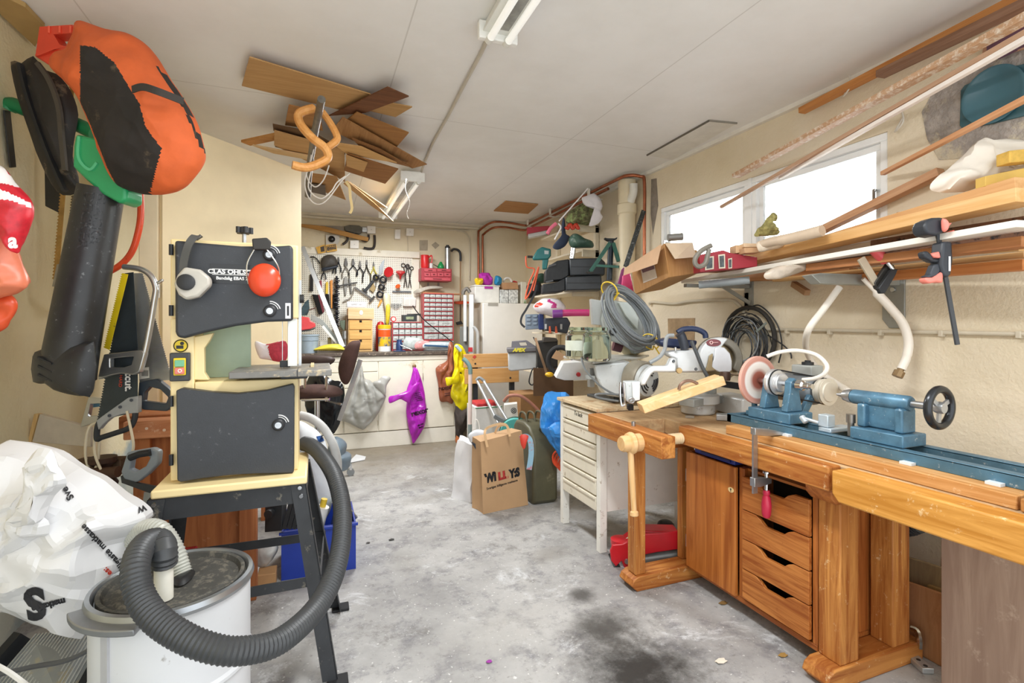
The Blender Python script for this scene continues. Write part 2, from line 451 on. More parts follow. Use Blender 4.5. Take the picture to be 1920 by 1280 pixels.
for (u, v, rx, ry, rot, c, w) in [(1200, 1262, .30, .26, 0, '#2e2b28', .97), (1135, 1180, .20, .20, .5, '#45423e', .88), (1090, 1115, .10, .07, .4, '#4a4744', .85), (1030, 1040, .2, .1, .2, '#8b8781', .6),
                                  (700, 860, .5, .16, 0, '#7e776b', .5), (820, 930, .3, .12, .3, '#87837b', .5), (940, 1180, .35, .2, .2, '#b0aeaa', .5), (760, 1050, .12, .2, 0, '#9a9892', .5)]:
    p = at(u, v, Z=0); stain(p.x, p.y, rx, ry, rot, c, w)
nt.links.new(col, b.inputs['Base Color']); b.inputs['Roughness'].default_value = .72; b.inputs['Specular IOR Level'].default_value = .3
bp = nd(nt, 'ShaderNodeBump', Strength=.3, Distance=.006); nt.links.new(N(22., 8, .75), bp.inputs['Height']); nt.links.new(bp.outputs[0], b.inputs['Normal'])
# ceiling: painted boards with a few seams
m, nt, b = newmat('ceiling_paint'); CEILM = m
g = nd(nt, 'ShaderNodeNewGeometry').outputs['Position']
col = mixc(nt, ramp(nt, N(1.1), [(.35, 0.), (.65, 1.)]), lin('#e4e3e0'), lin('#f0f0ef'))
sp = nd(nt, 'ShaderNodeSeparateXYZ'); nt.links.new(g, sp.inputs[0])
for axis, step, off in ((0, 1.2, .35), (1, 2.4, .55)):
    a = nd(nt, 'ShaderNodeMath', operation='ADD'); nt.links.new(sp.outputs[axis], a.inputs[0]); a.inputs[1].default_value = 20 * step - off
    w = nd(nt, 'ShaderNodeMath', operation='MODULO'); nt.links.new(a.outputs[0], w.inputs[0]); w.inputs[1].default_value = step
    l = nd(nt, 'ShaderNodeMath', operation='LESS_THAN'); nt.links.new(w.outputs[0], l.inputs[0]); l.inputs[1].default_value = .006
    k = nd(nt, 'ShaderNodeMath', operation='MULTIPLY'); nt.links.new(l.outputs[0], k.inputs[0]); k.inputs[1].default_value = .35
    col = mixc(nt, k.outputs[0], col, lin('#9b968c'))
nt.links.new(col, b.inputs['Base Color']); b.inputs['Roughness'].default_value = .6
S(MB().box(XL - .15, YF, -.1, XR + .15, YB + .15, 0), 'floor', FLOORM)
S(MB().box(XL - .15, YF, ZC, XR + .15, YB + .15, ZC + .12), 'ceiling', CEILM)
S(MB().box(XL - .15, YF, 0, XL, YB + .15, ZC), 'wall_left', WALLL)
S(MB().box(XL, YB, 0, XR, YB + .15, ZC), 'wall_back', WALLB)
# right wall with the window opening
WY0, WY1 = at(1664, 300, X=XR).y, at(1238, 420, X=XR).y
WZ1 = .5 * (at(1664, 246, X=XR).z + at(1240, 390, X=XR).z); WZ0 = WZ1 - .50
mb = MB(); mb.box(XR, YF, 0, XR + .2, WY0, ZC); mb.box(XR, WY1, 0, XR + .2, YB, ZC); mb.box(XR, WY0, 0, XR + .2, WY1, WZ0); mb.box(XR, WY0, WZ1, XR + .2, WY1, ZC)
S(mb, 'wall_right', WALLR)
WINM = M('#f6f8f8', .45, var=.05)
def window(i, y0, y1):
    f = MB(); a, c, t = XR + .005, XR + .075, .035
    for q in ((y0, WZ0, y1, WZ0 + t), (y0, WZ1 - t, y1, WZ1), (y0, WZ0 + t, y0 + t, WZ1 - t), (y1 - t, WZ0 + t, y1, WZ1 - t)): f.box(a, q[0], q[1], c, q[2], q[3])
    o = S(f, 'window_%d' % i, WINM, bevel=.004)
    g = MB(); e = t + .002; s = .03
    for q in ((y0 + e, WZ0 + e, y1 - e, WZ0 + e + s), (y0 + e, WZ1 - e - s, y1 - e, WZ1 - e), (y0 + e, WZ0 + e + s, y0 + e + s, WZ1 - e - s), (y1 - e - s, WZ0 + e + s, y1 - e, WZ1 - e - s)): g.box(a + .02, q[0], q[1], c - .01, q[2], q[3])
    g.build('window_sash', WINM, o, bevel=.003)
    MB().box(XR + .04, y0 + .06, WZ0 + .06, XR + .045, y1 - .06, WZ1 - .06).build('window_pane', GLASS(rough=0.0), o)
    h = MB(); yy = y0 + t + .02 if i == 2 else y1 - t - .02
    h.cyl((a + .02, yy, WZ0 + .24), (a - .012, yy, WZ0 + .24), .008, n=10); h.bar((a - .012, yy, WZ0 + .245), (a - .012, yy, WZ0 + .165), .012, .008, up=(1, 0, 0))
    h.build('window_catch', CHROME, o)
WYM = at(1405, 340, X=XR).y
window(1, WYM + .012, WY1 - .002); window(2, WY0 + .002, WYM - .012)
S(MB().box(XR + .002, WYM - .012, WZ0, XR + .08, WYM + .012, WZ1), 'trim_window_post', WINM)
S(MB().box(XR - .03, YF, ZC - .025, XR, YB, ZC), 'trim_ceiling', M('#e8e5dd', .6))
S(MB().box(XL, YB - .025, ZC - .03, XR, YB, ZC), 'trim_back', M('#d8cdb8', .6))
# ---------------------------------------------------------------- camera and daylight
sc = bpy.context.scene
cam = D.cameras.new('camera'); co = D.objects.new('camera', cam); COL.objects.link(co); sc.camera = co
co.location = EYE; co.rotation_euler = (PI / 2, 0, -YAW); cam.sensor_width = 36; cam.lens = FPX / 1920 * 36; cam.shift_y = (VY - 640) / 1920; cam.clip_start = .02
w = D.worlds.new('sky'); sc.world = w; w.use_nodes = True
bg = w.node_tree.nodes['Background']; bg.inputs[0].default_value = (.93, .97, 1, 1); bg.inputs[1].default_value = 1.25
def area(name, loc, rot, sx, sy, e, col=(1, 1, 1)):
    l = D.lights.new(name, 'AREA'); l.shape = 'RECTANGLE'; l.size = sx; l.size_y = sy; l.energy = e; l.color = col
    o = D.objects.new(name, l); COL.objects.link(o); o.location = loc; o.rotation_euler = rot; return o
# daylight through the window and through the open garage door behind the camera
area('window_daylight', (XR + .35, (WY0 + WY1) / 2, (WZ0 + WZ1) / 2 + .1), (0, PI / 2 + .25, 0), 1.6 if False else .6, WY1 - WY0, 40, (.95, .98, 1))
area('garage_door_daylight', ((XL + XR) / 2, YF - .25, 1.25), (PI / 2, 0, 0), 3.4, 2.3, 6, (.97, .985, 1))
area('lamp_fill', (.68, 4.3, ZC - .16), (0, 0, 0), .2, 1.4, 43, (.97, .99, 1))  # added fill light below both fixtures, whose tubes look unlit
area('lamp_fill', (.68, 1.2, ZC - .12), (0, 0, 0), .2, 1.2, 26, (.97, .99, 1))
sc.view_settings.view_transform = 'Standard'; sc.view_settings.look = 'None'; sc.view_settings.exposure = .6; sc.view_settings.gamma = 1; sc.view_settings.use_curve_mapping = False
sc.cycles.max_bounces = 10; sc.cycles.diffuse_bounces = 6; sc.cycles.transparent_max_bounces = 12; sc.cycles.caustics_reflective = False; sc.cycles.caustics_refractive = False
sc.cycles.sample_clamp_indirect = 6
# ================================================================ left side: wall cabinet, garden tools, saws, band saw, drum
CREAM = M('#f3dda6', .42, var=.05); CRM2 = M('#efe3c4', .6, var=.06); LTW = W('#c9a46a', '#dcbd88', 2, .7)
cb_ = T('tall_cabinet', 'tall cream cabinet on the old bench with its big door swung open', 'cabinet')
MB().box(-.775, 2.84, .862, -.70, 3.70, 2.236).build('body', CRM2, cb_, bevel=.003)
hp, ep = V((-.68, 2.837, 0)), V((-.089, 3.50, 0)); dd = (ep - hp).normalized(); nn = V((-dd.y, dd.x, 0))
mb = MB(); mb.slab([hp + V((0, 0, .865)), ep + V((0, 0, .865)), ep + V((0, 0, 2.237)), hp + V((0, 0, 2.237))], nn * .02); dr = mb.build('door', M('#f6e6bf', .5, var=.04), cb_, bevel=.002)
mb = MB()
for z in (1.05, 1.38, 2.1): MB().cyl((-.695, 2.832, z), (-.695, 2.832, z + .07), .007, n=8).build('hinge', M('#d9d4c8', .4, .4), dr)
# old wooden bench behind the band saw
OLD = [W('#9a5a34', '#b87446', a, .65, wear=('#d9a983', .12, 14)) for a in range(3)]
ob = T('old_bench', 'old reddish brown timber bench behind the band saw stand', 'bench')
MB().box(-.79, 2.63, .80, -.27, 3.72, .858).build('top', OLD[0], ob, bevel=.004)
MB().box(-.745, 2.53, .775, -.30, 2.629, .85).build('front_beam', W('#b87650', '#cf9068', 0, .7, wear=('#e8cdb4', .2, 12)), ob, bevel=.005)
MB().box(-.70, 2.60, .12, -.32, 2.615, .77).build('front_panel', OLD[2], ob); MB().box(-.72, 2.565, 0, -.66, 2.629, .774).build('leg', OLD[2], ob, bevel=.003); MB().box(-.325, 2.57, 0, -.255, 2.64, .774).build('leg', OLD[2], ob, bevel=.003)
MB().box(-.78, 3.6, 0, -.72, 3.68, .79).build('leg', OLD[2], ob); MB().box(-.33, 3.6, 0, -.27, 3.68, .79).build('leg', OLD[2], ob)
for q in ((275, 803), (308, 806)): p = at(*q, Y=2.53); MB().cyl(p + V((0, -.002, 0)), p + V((0, .002, 0)), .006, n=10).build('screw_plug', M('#e6cdb8', .6), ob)
# board on the ceiling, bracket strip on the wall
one(MB().slab(ats([(-60, -40), (48, 14), (84, 52), (66, 88), (0, 26), (-60, -36)], Z=ZC - .02), (0, 0, .018)), 'fibreboard_piece', M('#b99a62', .85), 'brown fibreboard offcut lying flat under the ceiling above the leaf vacuum', 'board')
mb = MB(); mb.slab(ats([(5, 206), (16, 208), (27, 313), (17, 314)], X=XL + .012), (.006, 0, 0)); br = one(mb, 'wall_rail', M('#2b2a28', .5), 'short black slotted rail screwed upright on the left wall', 'rail')
# ---- leaf vacuum
bv = T('leaf_vacuum', 'garden leaf vacuum with orange and black bag, green body and black tube', 'leaf vacuum')
ORC = M('#d5622e', .75, var=.14, vs=7, bump=.15, bs=40); BKC = M('#2a2521', .9, var=.25, vs=12, dirt=('#56493a', .1, 10))
bag = [(163, 46), (200, 57), (250, 68), (285, 95), (320, 150), (345, 187), (366, 225), (382, 280), (378, 312), (352, 345), (320, 362), (280, 366), (255, 361), (228, 350), (205, 310), (185, 252), (168, 205), (154, 182), (130, 158), (106, 133), (112, 106), (135, 95), (152, 62)]
mb = MB(); mb.puff(ats(bag, D=1.86), -FW, .14, .5, 60, .006, 9, k=16, center=at(275, 215, D=1.86), ridge=.03, rsc=4); o = mb.build('collection_bag', [ORC, BKC], bv, ang=180)
panel(o, [(150, 85), (178, 88), (215, 118), (240, 160), (262, 195), (272, 235), (290, 262), (303, 276), (290, 330), (278, 372), (250, 370), (222, 355), (200, 312), (172, 240), (150, 190)], 1)
panel(o, [(290, 122), (297, 122), (322, 158), (350, 195), (368, 240), (388, 290), (392, 300), (372, 268), (345, 205), (315, 160)], 1)
s = MB().strip(spline([at(248, 168, D=1.70), at(268, 163, D=1.685), at(298, 172, D=1.68), at(344, 190, D=1.74)], 6), .024, .004, -FW).build('carry_strap', M('#3a3632', .85), o)
OR2 = M('#dc4c34', .45, var=.12)
mb = MB(); ringslab(mb, ats([(74, 50), (138, 46), (165, 72), (150, 98), (104, 92), (66, 106)], D=1.90), ats([(100, 64), (134, 62), (150, 80), (138, 90), (112, 84)], D=1.90), FW * .05); mb.build('handle', OR2, bv, bevel=.006)
mb = MB(); mb.slab(ats([(63, 104), (78, 74), (104, 86), (150, 92), (156, 178), (118, 136), (98, 126)], D=1.91), FW * .04); mb.build('handle_mount', OR2, bv, bevel=.006)
for i in range(9): u = 92 + i * 5; MB().cyl(at(u, 49, D=1.897), at(u, 62, D=1.897), .0035, n=6).build('grip_rib', M('#f4694c', .45), bv) if i in (0, 4, 8) else None
MB().tube(spline(ats([(14, 203), (24, 196), (60, 210), (100, 222), (140, 232), (178, 250)], D=2.02), 5), [.03] + [.028] * 25, 14).build('shaft', M('#23824f', .45, var=.2), bv)
mb = MB(); mb.puff(ats([(20, 116), (40, 118), (62, 105), (82, 130), (105, 138), (125, 158), (140, 186), (147, 216), (141, 252), (136, 300), (150, 350), (144, 362), (118, 366), (96, 345), (74, 300), (54, 240), (34, 180)], D=1.98), -FW, .045, .6, 6, .003, 20, k=2); hs = mb.build('black_housing', M('#2b2825', .55, var=.3, dirt=('#6b5f4d', .16, 16)), bv)
mb = MB(); mb.strip(spline(ats([(38, 120), (50, 170), (75, 245), (100, 310), (122, 358)], D=1.935), 5), .012, .02, -FW); mb.build('housing_ridge', BLKM, hs)
mb = MB(); mb.strip(spline(ats([(70, 118), (92, 150), (110, 200), (116, 260), (122, 320)], D=1.925), 5), .016, .012, -FW); mb.build('housing_ridge', M('#4a443c', .6), hs)
mb = MB(); mb.slab(ats([(140, 250), (182, 258), (200, 300), (214, 326), (236, 352), (236, 374), (222, 381), (190, 363), (160, 337), (134, 312), (136, 272)], D=1.84), FW * .09); g = mb.build('green_housing', M('#2fa367', .35, var=.12), bv, bevel=.012, seg=3)
mb = MB(); mb.strip(spline(ats([(149, 256), (147, 290), (155, 308), (170, 318), (182, 305)], D=1.838), 5), .010, .006, -FW); mb.build('housing_highlight', M('#58c48f', .35), g)  # paler strip paints a highlight on the green housing
tc_ = spline([at(190, 355, D=1.90), at(172, 450, D=1.90), at(152, 560, D=1.89), at(134, 660, D=1.89), at(126, 708, D=1.89)], 6)
n_ = len(tc_); TUBEM = M('#2a2b2d', .38, var=.35, vs=10, dirt=('#75787a', .07, 40))
tu = MB().tube(tc_, [lerp(.072, .088, i / (n_ - 1)) for i in range(n_)], 28).build('blower_tube', TUBEM, bv)
mb = MB(); mb.puff(ats([(65, 660), (100, 655), (176, 640), (174, 735), (160, 742), (140, 741), (112, 734), (90, 718), (66, 716)], D=1.85), -FW, .05, 1., 6, k=2); nz_ = mb.build('nozzle', TUBEM, bv)
mb = MB()
for q in ((70, 668), (70, 684), (70, 700)): mb.slab(ats([(q[0], q[1]), (q[0] + 26, q[1] + 12), (q[0] + 26, q[1] + 15), (q[0], q[1] + 4)], D=1.80), FW * .03)
mb.build('nozzle_ribs', BLKM, nz_)
t_ = text('DECKER', .055, at(160, 412, D=1.8), at(154, 460, D=1.8) - at(166, 364, D=1.8), at(180, 412, D=1.8) - at(160, 412, D=1.8), M('#3e4042', .35), tu, 'embossed_lettering', ext=.0003); drape(t_, tu, lift=.001)
t_ = text('BLACK&', .05, at(183, 410, D=1.8), at(177, 450, D=1.8) - at(189, 370, D=1.8), at(200, 410, D=1.8) - at(180, 410, D=1.8), M('#3e4042', .35), tu, 'embossed_lettering', ext=.0003); drape(t_, tu, lift=.001)
# black plate behind, carrier bags at the edge
one(MB().slab(ats([(82, 270), (112, 280), (116, 402), (84, 386)], D=2.2), FW * .01), 'plastic_shield', M('#33322f', .6), 'flat black plastic shield on the left wall behind the bow saw', 'shield', bevel=.003)
rb = T('carrier_bag', 'red and white printed carrier bag hanging at the left edge', 'carrier bag')
mb = MB(); mb.puff(ats([(-60, 300), (0, 310), (24, 338), (59, 380), (54, 430), (40, 462), (30, 474), (0, 440), (-60, 430)], D=1.50), -FW, .05, .5, 30, .004, 14, k=14, ridge=.02, rsc=9); o = mb.build('bag_body', [M('#cf2333', .35, var=.3, vs=30), M('#f3efee', .4)], rb, ang=180)
panel(o, [(-60, 298), (0, 305), (26, 338), (42, 352), (10, 345), (-10, 340), (-60, 345)], 1); panel(o, [(-60, 352), (-5, 352), (28, 366), (58, 382), (56, 388), (20, 375), (-60, 372)], 1)
t_ = text('a', .06, at(24, 452, D=1.44), RT, (0, 0, 1), M('#f5f0ee', .4), o, bold=.002); drape(t_, o)
ob2 = T('carrier_bag', 'plain orange plastic bag hanging below the red and white one', 'carrier bag')
mb = MB(); mb.puff(ats([(-60, 425), (0, 432), (24, 455), (50, 524), (40, 546), (10, 556), (-60, 565)], D=1.56), -FW, .04, .5, 20, .004, 14, k=7, ridge=.03, rsc=8); mb.build('bag_body', M('#e27f5f', .35, var=.12, vs=12), ob2, ang=180)
mb = MB(); mb.puff(ats([(-60, 545), (0, 548), (22, 554), (33, 574), (18, 604), (0, 622), (-60, 640)], D=1.6), -FW, .03, .5, 20, .004, 14, k=7, ridge=.025, rsc=8); mb.build('bag_tail', M('#d9542e', .35, var=.15, vs=12), ob2, ang=180)
# ---- bow saw
bs = T('bow_saw', 'bow saw with bent orange tube frame hanging behind the black tube', 'saw')
tubepx([(262, 340), (264, 400), (258, 440), (246, 474), (224, 498), (190, 515), (145, 528), (108, 535)], 2.16, .013, 12).build('frame', M('#e4502a', .35, var=.2, dirt=('#8a3a20', .08, 30)), bs)
e = saw_edge(at(100, 524, D=2.15), at(132, 160, D=2.15), 60, at(96, 524, D=2.15) - at(99, 524, D=2.15)) + [at(139, 162, D=2.15), at(109, 526, D=2.15)]
MB().slab(e, FW * .002).build('blade', M('#b89355', .5, .5, var=.3, vs=20), bs, flat=True)
MB().slab(ats([(106, 495), (116, 495), (112, 538), (97, 537)], D=2.14), FW * .01).build('blade_clamp', STEEL, bs, bevel=.002)
e = saw_edge(at(122, 500, D=2.2), at(136, 366, D=2.2), 26, at(118, 500, D=2.2) - at(121, 500, D=2.2)) + [at(143, 366, D=2.2), at(130, 502, D=2.2)]
one(MB().slab(e, FW * .002), 'saw_blade', M('#8d8168', .5, .5, var=.3, vs=20), 'spare toothed saw blade hanging right beside the bow saw blade', 'saw blade', flat=True)
# ---- hacksaw with yellow blade
HM = M('#c3c5c6', .28, .85, var=.12); DS = 1.99
h = T('hacksaw', 'silver hacksaw with yellow blade hanging in front of the hand saws', 'hacksaw')
tubepx([(232, 500), (262, 504), (282, 516), (292, 538), (290, 560), (276, 640), (264, 690)], DS, .011, 12).build('frame', HM, h)
mb = MB(); ringslab(mb, ats([(194, 664), (262, 656), (272, 660), (262, 697), (250, 703), (226, 700), (206, 704), (182, 712), (186, 692)], D=DS - .012), ats([(206, 672), (250, 668), (246, 684), (230, 689), (206, 689)], D=DS - .012), FW * .024); mb.build('handle', HM, h, bevel=.004)
e = saw_edge(at(230, 512, D=DS), at(196, 652, D=DS), 34, at(227, 512, D=DS) - at(230, 512, D=DS)) + [at(205, 656, D=DS), at(240, 514, D=DS)]
MB().slab(e, FW * .002).build('blade', M('#e8c91f', .4, dirt=('#5a5a3a', .06, 40)), h, flat=True)
tubepx([(288, 528), (296, 530), (306, 524)], DS, [.006] * 12 + [.003], 8).build('hook', HM, h)
# ---- black hand saw
D2 = 2.035; h = T('hand_saw', 'black bladed hand saw with grey handle hanging behind the hacksaw', 'saw')
e = saw_edge(at(234, 512, D=D2), at(184, 788, D=D2), 58, at(231, 512, D=D2) - at(234, 512, D=D2)) + ats([(258, 772), (258, 650), (250, 510)], D=D2)
bl_ = MB().slab(e, FW * .002).build('blade', M('#3b454d', .4, .4, var=.2), h, flat=True)
mb = MB(); mb.slab(ats([(240, 745), (258, 742), (258, 774), (230, 776), (206, 784), (194, 794), (184, 806), (180, 788)], D=D2 - .012), FW * .025); gp = mb.build('handle_plate', M('#a3a7aa', .4), h, bevel=.003)
mb = MB(); mb.tube(spline(ats([(190, 786), (183, 800), (182, 822), (190, 820), (215, 812), (242, 802), (252, 786), (254, 770)], D=D2), 5), .011, 10); mb.build('handle_grip', M('#2c3138', .6), h)
for q in ((246, 750), (225, 763), (205, 779)): MB().cyl(at(*q, D=D2 - .018), at(*q, D=D2 - .01), .006, n=12).build('handle_screw', BLKM, gp)
text('ntcut.', .042, at(241, 711, D=D2 - .003), at(241, 740, D=1) - at(241, 700, D=1), at(260, 710, D=1) - at(230, 710, D=1), M('#f2f2f2', .5), bl_, bold=.0012)
text('HARD', .018, at(226, 714, D=D2 - .003), at(224, 740, D=1) - at(227, 700, D=1), RT, M('#d2472e', .5), bl_)
# ---- bright hand saw
D3 = 2.075; h = T('hand_saw', 'bright steel hand saw with dark blue handle beside the switch box', 'saw')
e = saw_edge(at(266, 512, D=D3), at(322, 712, D=D3), 50, at(268, 512, D=D3) - at(266, 512, D=D3)) + ats([(262, 716), (250, 600), (248, 512)], D=D3)
bl_ = MB().slab(e, FW * .002).build('blade', M('#d0d3d5', .25, .75, var=.2, vs=4), h, flat=True)
mb = MB(); ringslab(mb, ats([(260, 716), (292, 710), (319, 732), (322, 762), (312, 771), (266, 768), (258, 742)], D=D3 - .014), ats([(270, 736), (280, 725), (300, 730), (315, 745), (310, 757), (268, 752)], D=D3 - .014), FW * .028); mb.build('handle', M('#39434f', .4), h, bevel=.004)
lb = MB().slab(ats([(260, 690), (279, 688), (280, 708), (261, 711)], D=D3 - .001), FW * -.0006).build('price_label', M('#f3f1ea', .6), bl_)
mb = MB()
for i in range(7): mb.slab(ats([(266 + i * 1.8, 694), (266.9 + i * 1.8, 694), (267 + i * 1.8, 705), (266 + i * 1.8, 705)], D=D3 - .0018), FW * -.0003)
mb.build('barcode_lines', BLK, lb)
# ---- second hacksaw handle, jab saw
h = T('hacksaw', 'small silver hacksaw handle low behind the tip of the black saw', 'hacksaw')
mb = MB(); ringslab(mb, ats([(166, 744), (192, 747), (192, 788), (150, 801), (158, 772)], D=2.09), ats([(169, 757), (187, 756), (185, 778), (164, 781)], D=2.09), FW * .02); mb.build('handle', HM, h, bevel=.004)
MB().slab(ats([(176, 750), (188, 752), (189, 762), (170, 764)], D=2.12), FW * .004).build('blade', M('#6f9fbd', .4, .4), h)
h = T('jab_saw', 'short saw with grey and black closed handle hooked on the old bench', 'saw')
mb = MB(); ringslab(mb, ats([(238, 848), (284, 840), (297, 846), (295, 870), (276, 890), (256, 905), (232, 898), (226, 886)], D=1.94), ats([(247, 858), (270, 852), (281, 858), (273, 874), (254, 885), (243, 880)], D=1.94), FW * .03); hd = mb.build('handle', M('#8f9aa5', .4), h, bevel=.005)
mb = MB(); mb.tube(ats([(244, 858), (262, 851), (282, 848)], D=1.935), .013, 10); mb.build('grip', M('#24282e', .6), hd)
mb = MB(); mb.slab(ats([(226, 892), (256, 905), (292, 912), (292, 922), (280, 924), (228, 905)], D=1.95), FW * .01); mb.build('spine', M('#3a3e42', .5), h); mb = MB(); mb.slab(ats([(270, 922), (290, 924), (272, 990), (262, 985)], D=1.955), FW * .002); mb.build('blade', STEEL, h)
# ---- planks, cables, vise behind the white bag
one(MB().slab(ats([(60, 828), (74, 776), (170, 802), (170, 838)], D=2.17), FW * .02), 'grey_plank', M('#c9bfae', .75, var=.12, vs=14), 'weathered pale plank leaning on the left wall below the saws', 'plank', bevel=.002)
one(MB().slab(ats([(52, 828), (64, 776), (72, 776), (58, 829)], D=2.172), FW * .02), 'thin_batten', LTW, 'narrow brown batten at the edge of the pale plank', 'batten')
mb = MB(); mb.bar(at(150, 870, D=2.16), at(236, 868, D=2.16), .06, .05); one(mb, 'dark_rail', W('#5a4636', '#7a6350', 0, .8), 'dark dusty timber rail low behind the white bag', 'rail', bevel=.003)
v_ = T('rusty_vise', 'rusty brown round vise standing behind the white bag', 'vise')
MB().lathe([(.0, 0), (.05, 0), (.055, .02), (.04, .05), (.03, .09), (.05, .11), (.05, .13), (0, .13)], at(192, 915, D=2.1), n=20).build('base', M('#4b342a', .6, .3, var=.3), v_); MB().cyl(at(165, 888, D=2.05), at(222, 884, D=2.05), .022).build('jaw', M('#5a4033', .6, .3, var=.3), v_)
for i, px in enumerate(([(200, 790), (168, 800), (160, 850), (172, 888), (184, 860), (186, 815)], [(178, 800), (178, 850), (195, 890), (205, 900)], [(238, 770), (250, 830), (247, 850)])):
    cable('white_flex', pd([(a, b, 2.06 - .02 * i) for a, b in px]), .005, M('#e6dcc4', .5), ('white looped cord hanging below the silver hacksaw handle', 'white cord hanging straight down behind the black saw handle', 'thin white cord hanging in front of the old bench beam')[i], 'cord')
# ---- big white supermarket bag
wb = T('white_sack', 'big crumpled white shopping bag full of rubbish at the left edge', 'shopping bag')
ol = [(-60, 850), (0, 832), (22, 820), (55, 828), (92, 842), (130, 862), (165, 885), (192, 902), (225, 925), (255, 946), (276, 968), (268, 990), (250, 1015), (250, 1052), (228, 1100), (196, 1162), (175, 1165), (130, 1156), (60, 1140), (0, 1130), (-60, 1130)]
WB = M('#d9d9da', .5, var=.05, vs=5)
mb = MB(); mb.puff(ats(ol, D=1.47), -FW, .16, .8, 15, .030, 8.5, k=3, center=at(90, 1000, D=1.47)); bb_ = mb.build('bag_body', WB, wb, ang=11)
mb = MB(); mb.puff(ats([(62, 850), (95, 842), (110, 870), (128, 905), (100, 930), (70, 985), (20, 1000), (38, 960), (55, 900)], D=1.33), -FW, .03, .6, 8, .020, 17, k=3); fl = mb.build('open_rim', WB, wb, ang=11)
mb = MB(); mb.puff(ats([(0, 935), (40, 925), (60, 960), (90, 975), (95, 1000), (60, 1012), (20, 1045), (-20, 1060), (-30, 980)], D=1.34), -FW, .025, .6, 8, .020, 17, k=3); mb.build('bag_fold', WB, wb, ang=11)
INK = M('#26262a', .6)
def inked(s, size, a, b, m=INK, tgt=None, bold=.001):
    pa, pb = at(*a, D=1.3), at(*b, D=1.3); x = (pb - pa).normalized(); y = (-FW).cross(x)
    t = text(s, size, V((0, 0, 0)), (1, 0, 0), (0, 1, 0), m, tgt or bb_, bold=bold); w_ = t.dimensions.x or 1; k_ = (pb - pa).length / w_
    mm = Matrix((x * k_, y * k_, -FW)).transposed().to_4x4(); mm.translation = (pa + pb) / 2; t.data.transform(mm); drape(t, tgt or bb_, lift=.004); return t
inked('billigaste matkasse', .048, (238, 1072), (154, 985)); inked('rsides:', .045, (224, 1092), (196, 1066), M('#c8402f', .6)); inked('S', .13, (84, 1126), (46, 1132), bold=.006); inked('matkasse', .03, (122, 1126), (60, 1142)); inked('Sveriges bill', .05, (134, 935), (84, 862)); inked('W', .10, (274, 950), (258, 956))
# ---- ramp, cables at the lower left
rp = T('metal_ramp', 'grey ribbed metal ramp lying on the floor under the white bag', 'ramp')
A_, B_, C_, E_ = at(-40, 1310, Z=.20), at(62, 1192, Z=.30), at(206, 1172, Z=.30), at(120, 1330, Z=.20)
MB().slab([A_, B_, C_, E_], (0, 0, -.015)).build('deck', M('#9fa2a0', .55, .4, var=.15, dirt=('#b7ad93', .3, 12)), rp)
mb = MB()
for i in range(1, 22): t = i / 22; mb.bar(lerp(A_, E_, t) + V((0, 0, .004)), lerp(B_, C_, t) + V((0, 0, .004)), .004, .008)
mb.build('rib_slats', M('#c3c5c2', .45, .5), rp)
mb = MB(); mb.bar(A_ - RT * .03, B_ - RT * .03, .03, .05); mb.build('side_rail', BLKM, rp); mb = MB(); mb.bar(E_ + RT * .03, C_ + RT * .03, .03, .05); mb.build('side_rail', BLKM, rp)
one(MB().slab([at(130, 1330, Z=.12), at(200, 1225, Z=.12), at(215, 1300, Z=.12), at(200, 1360, Z=.12)], (0, 0, .02)), 'stone_slab', M('#a8a497', .8, dirt=('#6f6a5e', .2, 10)), 'pale stone slab on the floor between ramp and drum', 'slab')
cable('black_lead', pd([(-20, 1268, 1.28), (60, 1250, 1.27), (130, 1236, 1.26), (200, 1200, 1.26)]), .006, M('#4a4b4d', .5), 'dark grey cord lying across the ribbed ramp', 'cord')
cable('white_lead', pd([(-20, 1240, 1.24), (20, 1262, 1.22), (70, 1300, 1.2)]), .006, M('#dcdad6', .5), 'white lead in the bottom left corner over the ramp', 'cord')
# ---- drum with lid and hoses
dm_ = T('steel_drum', 'white steel drum with dark dusty lid used as dust collector', 'drum')
dc = V((-.357, 1.607, 0)); R = .182; WD = M('#dfe1e4', .38, .1, var=.06, vs=4, dirt=('#8f8a86', .05, 16))
prof = [(.0, .002), (R - .01, .002), (R, .01)]
for z in (.15, .34): prof += [(R, z - .012), (R + .006, z - .004), (R + .006, z + .004), (R, z + .012)]
MB().lathe(prof + [(R, .545), (0, .545)], dc, n=56).build('drum_body', WD, dm_)
mb = MB(); pr = []
mb.lathe([(R - .012, .546), (R + .006, .546), (R + .010, .556), (R + .006, .568), (R - .004, .570), (R - .010, .560), (R - .012, .552)], dc, n=56); mb.build('clamp_ring', M('#a9adb1', .3, .8), dm_)
ld = MB().lathe([(.0, .5465), (R - .014, .5465), (R - .014, .5665), (R - .019, .5675), (R - .024, .566), (R - .030, .553), (R - .045, .553), (R - .05, .557), (.02, .557), (0, .557)], dc, n=56).build('lid', M('#4a4945', .75, .1, var=.25, vs=12, dirt=('#6f6a60', .3, 40)), dm_)
ph = math.atan2((at(200, 1140, Z=.555) - dc).y, (at(200, 1140, Z=.555) - dc).x)
mb = MB(); mb.strip([dc + V((math.cos(ph + t) * (R + .018), math.sin(ph + t) * (R + .018), .548)) for t in [(-.25 + i * .09) for i in range(13)]], .04, .016, (0, 0, 1)); mb.build('ring_lever', M('#8e9092', .4, .6), dm_, bevel=.003)
mb = MB(); a = ph + .35; mb.bar(dc + V((math.cos(a) * (R + .003), math.sin(a) * (R + .003), 0.01)), dc + V((math.cos(a) * (R + .003), math.sin(a) * (R + .003), .54)), .02, .006, up=(math.cos(a), math.sin(a), 0)); mb.build('body_seam', M('#c9c9cc', .4, .3), dm_)
